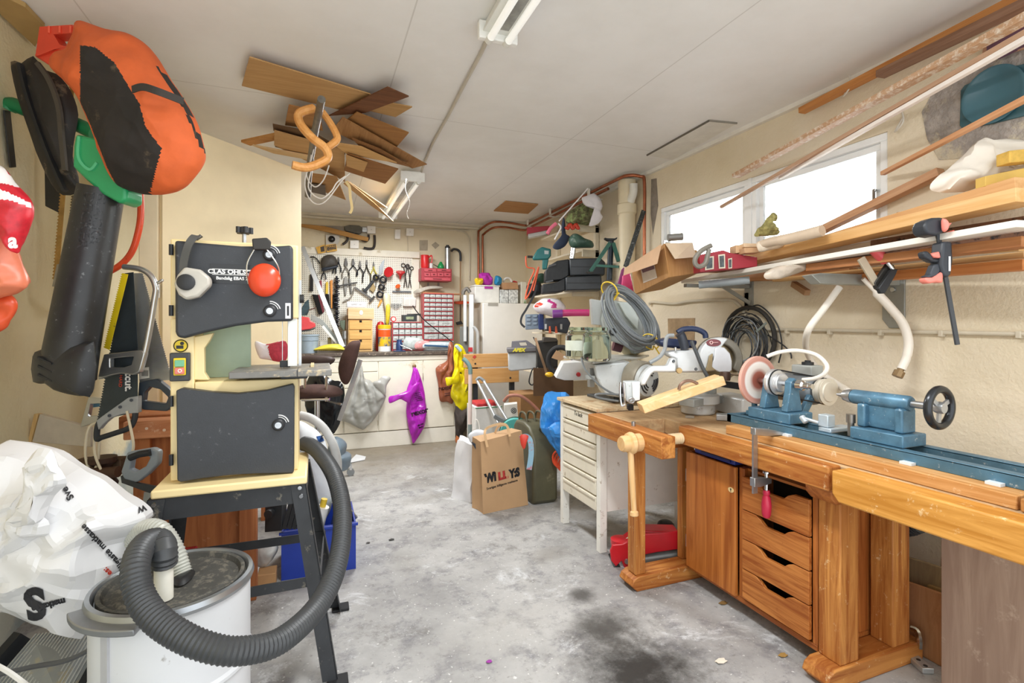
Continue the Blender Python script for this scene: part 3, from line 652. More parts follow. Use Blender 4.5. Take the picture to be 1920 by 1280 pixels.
st = at(307, 1122, Z=.56); MB().cyl(st, st + V((0, 0, .115)), .021, n=22).build('pipe_stub', M('#ece9dc', .45), dm_)
mb = MB(); mb.puff(ats([(320, 1088), (345, 1072), (366, 1070), (362, 1082), (345, 1096), (330, 1098)], Z=.562), (0, 0, 1), .012, .3, 4, .004, 30, k=2); mb.build('hose_socket', M('#1f2022', .4), dm_)
HB = M('#3d3f41', .42, var=.12, vs=5)
hs_ = hose([st + V((0, 0, .085)), st + V((0, 0, .125))] + pd([(296, 1012, 1.33), (270, 1022, 1.27), (254, 1062, 1.2), (264, 1120, 1.16), (302, 1168, 1.13), (375, 1208, 1.12), (450, 1220, 1.15), (530, 1198, 1.24), (600, 1130, 1.42), (634, 1050, 1.57), (642, 960, 1.74), (628, 894, 1.88), (602, 852, 2.02), (584, 836, 2.09), (570, 831, 2.13)]), .031, .0105)
one(hs_, 'suction_hose', HB, 'long black corrugated hose looping from the drum to the band saw', 'hose')
one(hose(pd([(236, 1050, 1.5), (250, 1012, 1.47), (275, 990, 1.45), (303, 996, 1.43), (326, 1030, 1.42), (340, 1072, 1.41), (346, 1090, 1.40)]), .026, .009), 'clear_hose', M('#b9bab2', .35, var=.12), 'pale grey corrugated hose bending down into the drum lid', 'hose')
# ---- band saw
s = T('band_saw', 'cream band saw with black doors on a black steel stand', 'band saw')
Y0 = 2.0
def bx(n, m, *a, **k): return MB().box(*a).build(n, m, k.pop('parent', s), **k)
bx('upper_housing', CREAM, -.462, 2.02, 1.275, -.062, 2.20, 1.545, bevel=.006); bx('column', CREAM, -.462, 2.02, .721, -.392, 2.20, 1.274, bevel=.004); bx('lower_housing', CREAM, -.391, 2.02, .721, -.062, 2.20, 1.055, bevel=.004)
bx('throat_panel', M('#a9bda6', .5), -.391, 2.17, 1.056, -.235, 2.19, 1.274)
mb = MB(); mb.slab(ats([(359, 632), (400, 624), (392, 640), (383, 652), (383, 698), (392, 712), (359, 712)], Y=2.03), (0, .03, 0)); mb.build('throat_frame', CREAM, s, bevel=.003)
up = [(327, 450), (390, 456), (452, 461), (520, 461), (546, 459), (549, 466), (549, 598), (546, 602), (500, 603), (440, 611), (390, 622), (345, 634), (332, 632), (328, 622)]
DOOR = M('#34373c', .5, var=.08, vs=40, bump=.05, bs=200, dirt=('#6b6d70', .03, 40))
ud = MB().slab(ats(up, Y=1.975), (0, .043, 0)).build('upper_door', DOOR, s, bevel=.009, seg=3)
lo = [(330, 732), (340, 728), (395, 735), (445, 738), (500, 732), (549, 720), (552, 726), (551, 884), (548, 887), (480, 888), (430, 891), (380, 897), (338, 904), (332, 900)]
lwd = MB().slab(ats(lo, Y=1.975), (0, .043, 0)).build('lower_door', DOOR, s, bevel=.009, seg=3)
for v in (468, 582, 752, 862): p = at(321, v, Y=2.005); MB().cyl(p + V((0, 0, -.018)), p + V((0, 0, .018)), .007, n=10).build('hinge', BLKM, ud if v < 600 else lwd)
for (u, v, par) in ((505, 478, ud), (506, 583, ud), (522, 796, lwd)):
    p = at(u, v, Y=1.974); k_ = MB().lathe([(0, 0), (.021, 0), (.021, .006), (.016, .010), (0, .010)], p, (0, -1, 0), 22).build('lock_knob', BLK, par)
    mb = MB(); mb.lathe([(0, .0105), (.011, .0105), (.011, .014), (0, .014)], p, (0, -1, 0), 18); mb.box(p.x - .008, p.y - .017, p.z - .002, p.x + .008, p.y - .0145, p.z + .002); mb.build('lock_insert', STEEL, par)
    for rr, tt in ((.034, .0022), (.027, .0016)):
        ar = [p + V((math.cos(a) * rr, -.0012, math.sin(a) * rr)) for a in [(.25 + i * .11) for i in range(13)]]; MB().tube(ar, tt, 5).build('lock_mark', M('#d9dadb', .5), par)
pl_ = bx('name_plate', M('#1c1d1f', .25), *(lambda a, b: (a.x, 1.9735, b.z, b.x, 1.9748, a.z))(at(394, 494, Y=1.974), at(484, 533, Y=1.974)), parent=ud)
WT = M('#f0f0ee', .5); text('CLAS OHLSON', .0205, at(437, 510, Y=1.9733), (1, 0, 0), (0, 0, 1), WT, pl_, bold=.0008, sx=1.1); text('Bandsåg EBAS 250', .0150, at(440, 522, Y=1.9733), (1, 0, 0), (0, 0, 1), WT, pl_, bold=.0004)
pa, pb = at(398, 504, Y=1.9733), at(478, 516.5, Y=1.9733); mb = MB(); mb.tube([pa, V((pb.x, pa.y, pa.z)), pb, V((pa.x, pa.y, pb.z))], .0012, 5, closed=True); mb.build('logo_frame', WT, pl_)
pa, pb = at(535, 568, Y=1.974), at(545, 597, Y=1.974); bx('arrow_label', WT, pa.x, 1.9735, pb.z, pb.x, 1.9748, pa.z, parent=ud); bx('arrow_mark', BLK, pa.x + .005, 1.9730, pb.z + .01, pb.x - .005, 1.9734, pa.z - .01, parent=ud)
# switch
pa, pb = at(320, 661, Y=2.018), at(358, 713, Y=2.018); sw = bx('switch_box', M('#3b3d40', .5), pa.x, 2.0, pb.z, pb.x, 2.0195, pa.z, bevel=.004)
pa, pb = at(326, 671, Y=1.999), at(349, 703, Y=1.999); bx('switch_plate', M('#e6c92a', .45), pa.x, 1.99, pb.z, pb.x, 1.9995, pa.z, parent=sw, bevel=.003)
for (v0, v1, hx, n_) in ((675, 687, '#6fb08a', 'start_button'), (689, 701, '#d8776b', 'stop_button')): pa, pb = at(328, v0, Y=1.989), at(346, v1, Y=1.989); bx(n_, M(hx, .4), pa.x, 1.982, pb.z, pb.x, 1.9895, pa.z, parent=sw, bevel=.002)
pc = at(337, 695, Y=1.9815); MB().ring(pc, (0, 1, 0), .005, .0014, 16, 5).build('stop_mark', WT, sw)
pc = at(339, 648, Y=2.019); w_ = MB().lathe([(0, 0), (.022, 0), (.022, .0012), (0, .0012)], pc, (0, -1, 0), 26).build('warning_sticker', M('#e6c92a', .5), s)
mb = MB(); mb.ring(pc + V((0, -.0015, 0)), (0, 1, 0), .020, .0016, 26, 4); mb.ball(pc + V((.004, -.0015, .008)), (.006, .001, .006)); mb.box(pc.x - .013, pc.y - .002, pc.z - .010, pc.x + .008, pc.y - .001, pc.z + .001); mb.build('warning_mark', BLK, w_)
# table, guide, blade
tb = bx('saw_table', M('#7f7d79', .5, .3, var=.2, vs=10, dirt=('#b9a98c', .25, 30)), -.277, 1.945, 1.068, .052, 2.27, 1.092, bevel=.003); bx('table_slot', BLK, -.064, 1.944, 1.0685, -.061, 2.05, 1.0922, parent=tb)
bx('trunnion', BLKM, -.12, 2.0, 1.056, -.03, 2.12, 1.0675, bevel=.003)
bx('blade', STEEL, -.118, 2.055, 1.06, -.116, 2.068, 1.30); gd = bx('blade_guard', M('#e4e6e4', .45), -.098, 2.03, 1.10, -.066, 2.05, 1.30, bevel=.002)
bx('guide_post', STEEL, -.062, 2.06, 1.10, -.052, 2.085, 1.42); bx('guide_block', BLKM, -.125, 2.04, 1.096, -.09, 2.075, 1.12, bevel=.002); MB().cyl(at(562, 560, Y=2.06), at(570, 560, Y=2.06), .016).build('guide_knob', BLK, s)
bx('fence_scrap', W('#d8c492', '#e6d6ac', 1), -.02, 2.06, 1.0925, -.008, 2.2, 1.10, parent=tb)
pc = at(458, 448, Y=2.08); mb = MB(); mb.cyl(pc + V((0, 0, -.03)), pc + V((0, 0, .02)), .007); kn = mb.build('tension_screw', STEEL, s)
mb = MB(); mb.lathe([(0, .018), (.014, .018), (.02, .022), (.02, .04), (.012, .044), (0, .044)], pc, n=16)
for i in range(5): a = 2 * PI * i / 5; mb.cyl(pc + V((math.cos(a) * .022, math.sin(a) * .022, .02)), pc + V((math.cos(a) * .022, math.sin(a) * .022, .042)), .008, n=10)
mb.build('tension_knob', BLK, kn)
# base and stand
bx('base_plate', CREAM, -.495, 1.925, .692, -.03, 2.30, .72, bevel=.006); BST = M('#36383b', .5, .2, var=.2, vs=14, dirt=('#7b766a', .12, 20))
st_ = ((-.505, 1.93, -.60, 1.86), (-.035, 1.95, .07, 1.875), (-.025, 2.29, .10, 2.36), (-.50, 2.29, -.58, 2.36)); LEG = []
for (tx, ty, bx_, by) in st_:
    a, b2 = V((tx, ty, .69)), V((bx_, by, .012)); LEG.append((a, b2)); sx_ = 1 if tx < -.3 else -1; sy = 1 if ty < 2.1 else -1
    mb = MB(); q = V((sx_ * .05, 0, 0)); w = V((0, sy * .05, 0)); t_ = .004
    mb.hexa([b2, b2 + q, b2 + q + V((0, sy * t_, 0)), b2 + V((0, sy * t_, 0))], [a, a + q, a + q + V((0, sy * t_, 0)), a + V((0, sy * t_, 0))])
    mb.hexa([b2, b2 + w, b2 + w + V((sx_ * t_, 0, 0)), b2 + V((sx_ * t_, 0, 0))], [a, a + w, a + w + V((sx_ * t_, 0, 0)), a + V((sx_ * t_, 0, 0))])
    lg = mb.build('leg', BST, s, flat=True)
    mb = MB(); mb.box(b2.x - .035, b2.y - .03, 0, b2.x + .035, b2.y + .03, .012); mb.build('foot_pad', RUB, lg, bevel=.003)
    for z in (.675, .645): p = lerp(a, b2, (.69 - z) / .69) + V((sx_ * .022, -.001, 0)); MB().lathe([(0, 0), (.009, 0), (.007, .005), (0, .005)], p, (0, -1, 0), 8).build('bolt', CHROME, lg)
for i, j in ((0, 1), (1, 2), (2, 3), (3, 0)):
    (a, b2), (c2, d2) = LEG[i], LEG[j]; mid = (a + c2) / 2; out = V((mid.x + .265, mid.y - 2.1, 0)); out = V((0, -1 if out.y < 0 else 1, 0)) if i in (0, 2) else V((1 if out.x > 0 else -1, 0, 0))
    MB().bar(a + V((0, 0, -.035)) - out * .004, c2 + V((0, 0, -.035)) - out * .004, .004, .07).build('apron', BST, s)
    p, q = lerp(a, b2, .5) - out * .006, lerp(c2, d2, .5) - out * .006; MB().bar(p, q, .004, .035).build('brace', BST, s)
# ---- ear defenders
e = T('ear_defenders', 'worn ear defenders with grey octagonal cup hung on the saw top', 'ear defenders')
yy = 1.93; mb = MB(); mb.strip(spline([at(374, 446, Y=2.03), at(366, 443, Y=1.96), at(354, 458, Y=yy), at(345, 490, Y=yy), at(343, 520, Y=yy)], 6), .022, .006, (-1, 0, .3) if False else (0, -1, 0)); mb.build('headband', M('#4b4a46', .7), e)
mb = MB(); oc = [(325, 532), (332, 515), (345, 500), (375, 505), (393, 520), (394, 534), (372, 556), (348, 562), (334, 552)]; mb.slab(ats(oc, Y=yy - .03), (0, .045, 0)); cp = mb.build('cup', M('#bdb8ae', .4, var=.12), e, bevel=.008)
MB().lathe([(0, 0), (.026, 0), (.026, .006), (.018, .010), (0, .010)], at(349, 529, Y=yy - .031), (0, -1, 0), 24).build('pivot_cap', BLK, cp)
e = T('ear_defenders', 'ear defenders with round orange cup on wire hung on the upper door', 'ear defenders')
mb = MB(); mb.slab(ats([(472, 447), (500, 445), (508, 452), (506, 468), (474, 468)], Y=1.94), (0, .02, 0)); mb.build('headband', M('#2e2c2a', .6), e, bevel=.004)
MB().tube(spline(ats([(477, 467), (464, 492), (463, 515), (466, 532)], Y=1.945), 5), .0022, 6).build('wire', CHROME, e); MB().tube(spline(ats([(500, 467), (520, 496), (524, 515), (522, 530)], Y=1.945), 5), .0022, 6).build('wire', CHROME, e)
MB().ball(at(496, 525, Y=1.945), (.052, .03, .058), 28, 18).build('cup', M('#dd4726', .25, var=.03), e)
# ================================================================ under the ceiling
def lamp(y0, y1, x0, x1, label, zt, yaw=0):
    t = T('fluorescent_lamp', label, 'ceiling lamp', 'twin tube lamps in a row under the ceiling'); LW = M('#e4e4de', .45, var=.06)
    mb = MB(); mb.slab([(x0 + .03, y0, zt), (x1 - .03, y0, zt), (x1 - .015, y0, zt - .05), (x0 + .015, y0, zt - .05)], (0, y1 - y0, 0)); mb.build('housing', LW, t, bevel=.003)
    for y in (y0 - .002, y1 - .028): MB().box(x0, y, zt - .075, x1, y + .03, zt - .004).build('end_cap', M('#f1f1ec', .4), t, bevel=.005)
    for x in (x0 + .045, x1 - .045):
        tb = MB().cyl((x, y0 + .03, zt - .075), (x, y1 - .03, zt - .075), .014, n=16).build('tube', M('#f4f4f0', .3, var=0, emit=.25), t)  # slight glow added to tubes that look unlit
        for y in (y0 + .012, y1 - .04): MB().cyl((x, y, zt - .075), (x, y + .03, zt - .075), .016, n=16).build('tube_socket', LW, tb)
    MB().box((x0 + x1) / 2 - .022, y0 + .08, zt - .062, (x0 + x1) / 2 + .022, y1 - .08, zt - .051).build('ballast_cover', M('#9a9a94', .4, .3, var=.3, vs=20), t)
    return t
lamp(.75, 1.94, .60, .765, 'open twin tube ceiling lamp nearest to the viewer above the floor', ZC - .002)
lamp(3.85, 5.30, .59, .775, 'open twin tube ceiling lamp behind the board offcuts near the back', ZC - .05)
mb = MB(); mb.box(.60, 3.9, ZC - .049, .62, 3.93, ZC); mb.box(.60, 5.2, ZC - .049, .62, 5.23, ZC); mb.tube(spline([at(800, 300, Z=ZC - .012), at(796, 318, Z=ZC - .02), at(790, 326, Z=ZC - .04)], 4), .006, 6)
cable('lamp_cable', [at(912, 78, Z=ZC - .012), at(902, 100, Z=ZC - .01), at(870, 160, Z=ZC - .012), at(840, 218, Z=ZC - .01), at(812, 268, Z=ZC - .012), at(796, 305, Z=ZC - .012), at(790, 322, Z=ZC - .035)], .009, M('#c3bcae', .6), 'painted cable stapled along the ceiling between the two lamps', 'cable')
one(MB().slab(ats([(948, 378), (1009, 384), (990, 401), (926, 396)], Z=ZC - .012), (0, 0, .010)), 'hardboard_patch', W('#a87a4c', '#bf9262', 0, .8), 'small brown hardboard patch on the ceiling near the copper pipes', 'board')
mb = MB(); q = ats([(1213, 291), (1330, 226), (1382, 231), (1262, 300)], Z=ZC - .005); mb.slab(q, (0, 0, .004)); h = one(mb, 'ceiling_hatch', M('#e3e1da', .6), 'flush white hatch panel in the ceiling by the window wall', 'hatch')
mb = MB(); mb.bar(q[0], q[1], .008, .010); mb.build('hatch_gap', M('#6a655c', .8), h); mb = MB(); mb.bar(q[1], q[2], .006, .010); mb.build('hatch_gap', M('#8c877c', .8), h)
# rack rod, boards
one(MB().tube([at(603, 186, D=2.18), at(592, 240, D=2.45), at(582, 300, D=2.8), at(578, 345, D=2.95), at(577, 368, D=3.0)], .017, 14), 'rack_rod', M('#6f6a62', .4, .6, var=.35, vs=20), 'dull metal rod carrying the board offcuts under the ceiling', 'rod')
Z5 = lambda *p: [(400 + x / 3.46, 60 + y / 3.46) for x, y in p]
PLY = lambda a, b, ax=0: W(a, b, ax, .8)
GB = 'board offcuts stored under the ceiling'
def offcut(pts, z, m, label, t=.006): return one(MB().slab(ats(Z5(*pts), Z=z), (0, 0, t)), 'board_offcut', m, label, 'board', GB)
offcut([(235, 165), (1020, 405), (860, 515), (185, 350)], 2.43, PLY('#b28a58', '#c39b68'), 'long pale plywood offcut, topmost and nearest to the ceiling')
offcut([(1030, 440), (1290, 488), (1182, 552), (960, 500)], 2.425, PLY('#a8814f', '#b8915f'), 'short pale offcut sticking out behind the dark brown board')
offcut([(1130, 360), (1268, 420), (985, 525), (750, 545), (800, 520)], 2.405, PLY('#5f3a22', '#7d5030'), 'dark brown stained offcut, the darkest of the ceiling boards')
offcut([(930, 522), (1268, 655), (1190, 745), (820, 610)], 2.385, PLY('#8f6236', '#a5763f'), 'mid brown offcut right below the dark brown board')
offcut([(840, 555), (1385, 860), (1290, 885), (770, 640)], 2.365, PLY('#a87c4c', '#8c6036', 1), 'long offcut with bold wavy grain pointing at the rear lamp')
offcut([(490, 475), (690, 520), (710, 640), (465, 605)], 2.375, PLY('#96683a', '#aa7c48'), 'square brown offcut left behind the bent wood piece')
offcut([(385, 600), (640, 650), (860, 775), (850, 800), (600, 725), (390, 640)], 2.345, PLY('#5a4028', '#6f5234'), 'narrow dark offcut behind the rack rod')
offcut([(395, 640), (850, 765), (855, 975), (800, 940), (600, 835), (395, 735)], 2.325, PLY('#b08755', '#c09866'), 'wide pale offcut across the rod at the lower left of the pile')
offcut([(870, 790), (1200, 890), (1115, 985), (850, 900)], 2.305, PLY('#86592f', '#9b6c3c'), 'brown offcut with clipped corner near the front of the rear lamp')
offcut([(860, 800), (1000, 850), (975, 908), (865, 870)], 2.292, PLY('#b98f5a', '#c79e68'), 'tiny pale offcut below the wavy grained board')
offcut([(640, 920), (802, 940), (860, 1090), (620, 1000)], 2.265, PLY('#a97f4e', '#9a7040'), 'lowest pale offcut hanging behind the wire loops')
offcut([(900, 690), (1080, 760), (1290, 880), (1010, 810)], 2.335, PLY('#7c522c', '#94683a'), 'slim brown offcut tucked under the wavy grained board')
offcut([(760, 715), (960, 745), (1190, 850), (870, 795)], 2.318, PLY('#c69a60', '#d4aa70'), 'slim honey coloured offcut in the middle of the pile')
offcut([(870, 968), (1045, 1110), (1168, 1228), (1020, 1125), (845, 985)], 2.245, PLY('#b48a56', '#c29a66', 1), 'long thin strip pointing down to the lower end of the rear lamp')
offcut([(885, 975), (1128, 1140), (1060, 1135)], 2.258, PLY('#d2b587', '#c3a474'), 'triangular pale offcut above the long thin strip')
offcut([(180, 715), (400, 668), (400, 705), (240, 738)], 2.355, PLY('#c08a4e', '#cf9c60'), 'orange stick lying behind the top of the cream cabinet door', .015)
offcut([(255, 738), (615, 805), (610, 828), (390, 788)], 2.31, PLY('#d8b888', '#c9a878'), 'very pale lath just above the cream cabinet door', .01)
offcut([(400, 700), (560, 715), (610, 770), (600, 802), (400, 745)], 2.335, PLY('#8c7450', '#9c8460'), 'grey brown offcut peeping out under the narrow dark one')
offcut([(620, 985), (725, 1000), (730, 1060), (640, 1040)], 2.25, PLY('#5b5148', '#6d6258'), 'dark grey offcut under the lowest pale one')
# bent wood, wires, curls
BW = W('#d08f4a', '#e2a865', 1, .5)
bw = T('bent_wood', 'bent curved wooden piece hooked on the rack rod', 'bent wood')
MB().tube(spline(pd([(592, 202, 2.36), (562, 212, 2.34), (563, 232, 2.34), (585, 258, 2.34), (610, 278, 2.36), (614, 296, 2.38), (595, 308, 2.36), (572, 314, 2.33), (548, 309, 2.3)]), 6), [.012] + [.020] * 46 + [.019] * 2, 10).build('long_bend', BW, bw)
MB().tube(spline(pd([(604, 210, 2.42), (620, 232, 2.42), (632, 256, 2.42), (628, 266, 2.41), (614, 276, 2.40)]), 6), .017, 10).build('short_bend', BW, bw)
WR = M('#d9d4cc', .4)
for i, px in enumerate(([(596, 215), (582, 300), (575, 330), (590, 350), (606, 338), (617, 310)], [(600, 215), (586, 290), (572, 335), (576, 365), (592, 382), (612, 376), (640, 340), (656, 325)], [(590, 300), (578, 350), (600, 372), (620, 360), (632, 342), (648, 330)])):
    one(tubepx(px, 2.7 - .06 * i, .0035, 6), 'wire_loop', WR, ('shortest white wire loop hanging from the rack rod', 'longest white wire loop hanging from the rack rod', 'middle white wire loop hanging from the rack rod')[i], 'wire')
one(MB().strip(spline(ats([(648, 340), (655, 350), (657, 370), (660, 390), (656, 400)], D=2.75), 6), .014, .002, -FW), 'bark_curl', M('#dcc48c', .7), 'pale wood shaving strip dangling below the offcut pile', 'shaving')
cable('dangling_string', ats([(762, 335), (760, 355), (768, 380), (763, 400), (766, 410)], D=3.6), .003, WR, 'thin white cord dangling from the rear ceiling lamp', 'cord')
# ================================================================ back wall
Zb = lambda *p: [(560 + x / 4.922, 400 + y / 4.922) for x, y in p]
YW = 5.86
PW = M('#ece6d6', .6, var=.08, dirt=('#c8bb9c', .12, 8))
# pegboard (rows of holes are its surface pattern)
m, nt, b = newmat('pegboard_holes'); tc = nd(nt, 'ShaderNodeTexCoord').outputs['Object']
sp = nd(nt, 'ShaderNodeSeparateXYZ'); nt.links.new(tc, sp.inputs[0]); ds = []
for a in (0, 2):
    d_ = nd(nt, 'ShaderNodeMath', operation='PINGPONG'); nt.links.new(sp.outputs[a], d_.inputs[0]); d_.inputs[1].default_value = .0105
    p_ = nd(nt, 'ShaderNodeMath', operation='POWER'); nt.links.new(d_.outputs[0], p_.inputs[0]); p_.inputs[1].default_value = 2; ds.append(p_.outputs[0])
ad = nd(nt, 'ShaderNodeMath', operation='ADD'); nt.links.new(ds[0], ad.inputs[0]); nt.links.new(ds[1], ad.inputs[1])
lt = nd(nt, 'ShaderNodeMath', operation='LESS_THAN'); nt.links.new(ad.outputs[0], lt.inputs[0]); lt.inputs[1].default_value = .0042 ** 2
nt.links.new(mixc(nt, lt.outputs[0], lin('#eeeadd'), lin('#35302a')), b.inputs['Base Color']); b.inputs['Roughness'].default_value = .6
pa, pb = at(572, 474, Y=5.885), at(774, 655, Y=5.885)
one(MB().box(-.6, 5.885, .974, pb.x, 5.896, pa.z), 'pegboard', m, 'white perforated tool board on the back wall', 'pegboard')
pa, pb = at(575, 463, Y=5.87), at(787, 484, Y=5.87); one(MB().slab([(-.6, 5.868, pa.z + .0), (pb.x, 5.868, at(787, 472, Y=5.87).z), (pb.x, 5.868, pb.z), (-.6, 5.868, at(575, 476, Y=5.87).z)], (0, .03, 0)), 'top_batten', PW, 'broad white painted batten along the top of the pegboard', 'batten', bevel=.003)
pa, pb = at(773, 486, Y=5.88), at(786, 655, Y=5.88); one(MB().box(pa.x, 5.872, .974, pb.x, 5.898, pa.z), 'side_batten', PW, 'upright white batten closing the pegboard on its right', 'batten', bevel=.003)
# base cabinets and worktop
CAB = M('#f0ece0', .5, var=.05, dirt=('#cfc3a4', .06, 9)); CABD = M('#efe9d8', .5, var=.05, dirt=('#d2c5a6', .12, 4))
c = T('base_cabinet', 'long cream white base cabinet along the back wall', 'cabinet')
XE = 1.41; MB().box(-1.1, 5.37, .16, XE, 5.88, .935).build('carcass', CAB, c, bevel=.003)
MB().box(-1.1, 5.355, .0, XE, 5.44, .155).build('plinth', CAB, c, bevel=.003)
f = 5.352; xs = [at(u, 700, Y=f).x for u in (480, 562, 644, 709, 793.5, 852)]
MB().box(-1.1, f, .885, XE, f + .017, .934).build('top_rail', CAB, c, bevel=.002)
for i in range(5):
    x0, x1 = xs[i] + .006, xs[i + 1] - .006
    if i in (1, 2):
        w = MB().box(x0, f, .78, x1, f + .017, .878).build('drawer', CABD, c, bevel=.003); MB().box(x0, f, .62, x1, f + .017, .772).build('drawer', CABD, c, bevel=.003); d = MB().box(x0, f, .165, x1, f + .017, .612).build('door', CABD, c, bevel=.003)
    else: d = MB().box(x0, f, .165, x1, f + .017, .878).build('door', CABD, c, bevel=.003)
    for z in ((.72, .30) if i not in (1, 2) else (.50, .25)): MB().cyl((x1 + .002, f - .002, z - .025), (x1 + .002, f - .002, z + .025), .005, n=8).build('hinge', M('#d5cdb8', .4, .4), d)
kp = at(776, 686, Y=f); MB().lathe([(0, 0), (.012, 0), (.010, .012), (.020, .018), (.020, .03), (.012, .035), (0, .035)], kp, (0, -1, 0), 18).build('knob', M('#8a6a48', .4, .3), d)
wt = one(MB().box(-1.1, 5.33, .94, XE + .01, 5.895, .973), 'worktop', M('#5d5148', .5, var=.4, vs=30, dirt=('#a99a86', .2, 40)), 'worn dark brown worktop on the long cabinet at the back', 'worktop', bevel=.003)
# ---- wall services
SVC = M('#e9e6df', .45)
for (pxs, lab) in (([(631, 113), (711, 118), (711, 185), (631, 182)], 'square white junction box with two conduits near the ceiling'), ([(474, 247), (558, 246), (556, 324), (473, 322)], 'white junction box just above the pegboard batten'), ([(888, 147), (940, 147), (939, 235), (887, 234)], 'upright plain white box on the wall left of its square neighbour'), ([(994, 135), (1064, 138), (1062, 207), (992, 205)], 'small square white box under the ceiling conduit')):
    o = one(MB().slab(ats(Zb(*pxs), Y=5.84), (0, .055, 0)), 'junction_box', SVC, lab, 'junction box', bevel=.005)
    if 'upright' not in lab: q = pxs; cx = sum(p[0] for p in q) / 4; cy = sum(p[1] for p in q) / 4; pc = at(*Zb((cx, cy))[0], Y=5.839); MB().cyl(pc, pc + V((0, -.002, 0)), .004, n=8).build('cover_screw', M('#8d8d86', .4), o)
HOSEB = M('#2b2320', .5)
one(MB().tube(spline(ats(Zb((700, 200), (702, 270), (690, 318), (650, 326), (600, 318)), Y=5.85), 6), .014, 10), 'black_conduit', HOSEB, 'black bent conduit from the upper junction box to the lower one', 'conduit')
one(MB().tube(spline(ats(Zb((645, 195), (644, 235), (620, 254), (580, 246)), Y=5.85), 6), .013, 10), 'black_conduit', HOSEB, 'black bent conduit behind the slanting brown lath', 'conduit')
one(MB().tube(spline(ats(Zb((445, 195), (452, 240), (430, 270), (405, 285)), Y=5.86), 6), .013, 10), 'black_conduit', HOSEB, 'short black conduit beside the round black alarm', 'conduit')
one(MB().slab(ats(Zb((20, 95), (240, 118), (645, 222), (640, 255), (560, 240), (180, 150), (20, 120)), Y=5.80), (0, .03, 0)), 'wood_lath', W('#a07238', '#b5884c', 0, .7), 'brown lath slanting across the wall under the ceiling conduits', 'lath')
one(MB().slab(ats(Zb((200, 112), (380, 118), (420, 130), (415, 165), (240, 125)), Y=5.83), (0, .02, 0)), 'grey_plate', M('#8a8274', .6), 'flat grey strip lying over the brown lath', 'strip')
g = T('power_tool', 'dusty grey power tool wedged behind the brown lath', 'power tool'); MB().slab(ats(Zb((418, 118), (470, 105), (560, 112), (590, 130), (585, 175), (560, 190), (430, 160)), Y=5.82), (0, .05, 0)).build('body', M('#5d5a50', .7, var=.3, vs=20), g, bevel=.006); MB().slab(ats(Zb((585, 125), (632, 128), (632, 172), (585, 170)), Y=5.83), (0, .04, 0)).build('chuck', STEEL, g, bevel=.004); MB().slab(ats(Zb((440, 165), (520, 180), (545, 215), (500, 205), (430, 175)), Y=5.82), (0, .04, 0)).build('handle', BLK, g, bevel=.004)
g = T('alarm_bell', 'round black bell on a grey plate above the yellow signs', 'bell'); MB().slab(ats(Zb((250, 200), (372, 195), (378, 250), (345, 300), (252, 290)), Y=5.87), (0, .02, 0)).build('plate', M('#c9c4ba', .6), g); MB().ball(at(*Zb((305, 237))[0], Y=5.86), (.036, .03, .036), 18, 10).build('dome', M('#141416', .25), g)
SGN = M('#d8a53a', .5, dirt=('#6e4d1c', .25, 14))
for (px, dk, lab) in (([(158, 312), (240, 285), (250, 360), (180, 372)], [(200, 310), (236, 300), (240, 350), (205, 356)], 'yellow metal sign with dark mark, the lower of two'), ([(248, 290), (345, 280), (355, 345), (262, 358)], [(256, 300), (340, 285), (346, 330), (264, 346)], 'yellow metal sign with a dark name field below the bell')):
    o = T('yellow_sign', lab, 'sign'); y_ = 5.845 if 'lower' in lab else 5.835; MB().slab(ats(Zb(*px), Y=y_), (0, .004, 0)).build('plate', SGN, o); MB().slab(ats(Zb(*dk), Y=y_ - .001), (0, .001, 0)).build('dark_field', M('#3a2a18', .5), o)
    if 'name' in lab:
        pc = at(*Zb((300, 306))[0], Y=y_ - .002); text('MARE', .032, pc, (1, 0, .12), (0, 0, 1), SGN, o)
        pc = at(*Zb((306, 330))[0], Y=y_ - .002); text('Lonsdal', .02, pc, (1, 0, .12), (0, 0, 1), SGN, o)
CND = M('#cfc5b0', .5)
for (a, e, r, lab, z_) in (((566, 403), (897, 426), .016, 'thick painted conduit running under the ceiling at the back', 5.86), ((566, 419), (880, 430), .007, 'thin painted cable running just below the thick ceiling conduit', 5.885)):
    cable('wall_conduit', [lerp(at(*a, Y=z_), at(*e, Y=z_), i / 6) - V((0, 0, .012 + .003 * (i % 2))) for i in range(7)], r, CND, lab, 'conduit', n=10)
cable('wall_cable', ats([(857, 433), (870, 435), (879, 445), (881, 470), (880, 525)], Y=5.885), .007, CND, 'thin cable bending down the wall beside the copper pipes', 'cable')
cable('wall_cable', ats(Zb((985, 160), (1003, 210), (1008, 345)), Y=5.885), .005, CND, 'thin cable dropping from the square white box to the batten', 'cable')
for px, lab in ((((1115, 247), (1192, 246), (1190, 342), (1116, 342)), 'square grey patch on the wall above the red jug'), (((1225, 290), (1262, 262), (1300, 293), (1262, 328)), 'diamond shaped grey patch left on the wall')):
    one(MB().slab(ats(Zb(*px), Y=5.897), (0, .002, 0)), 'wall_patch', M('#a99e8a', .9, var=.2, vs=20), lab, 'wall patch')
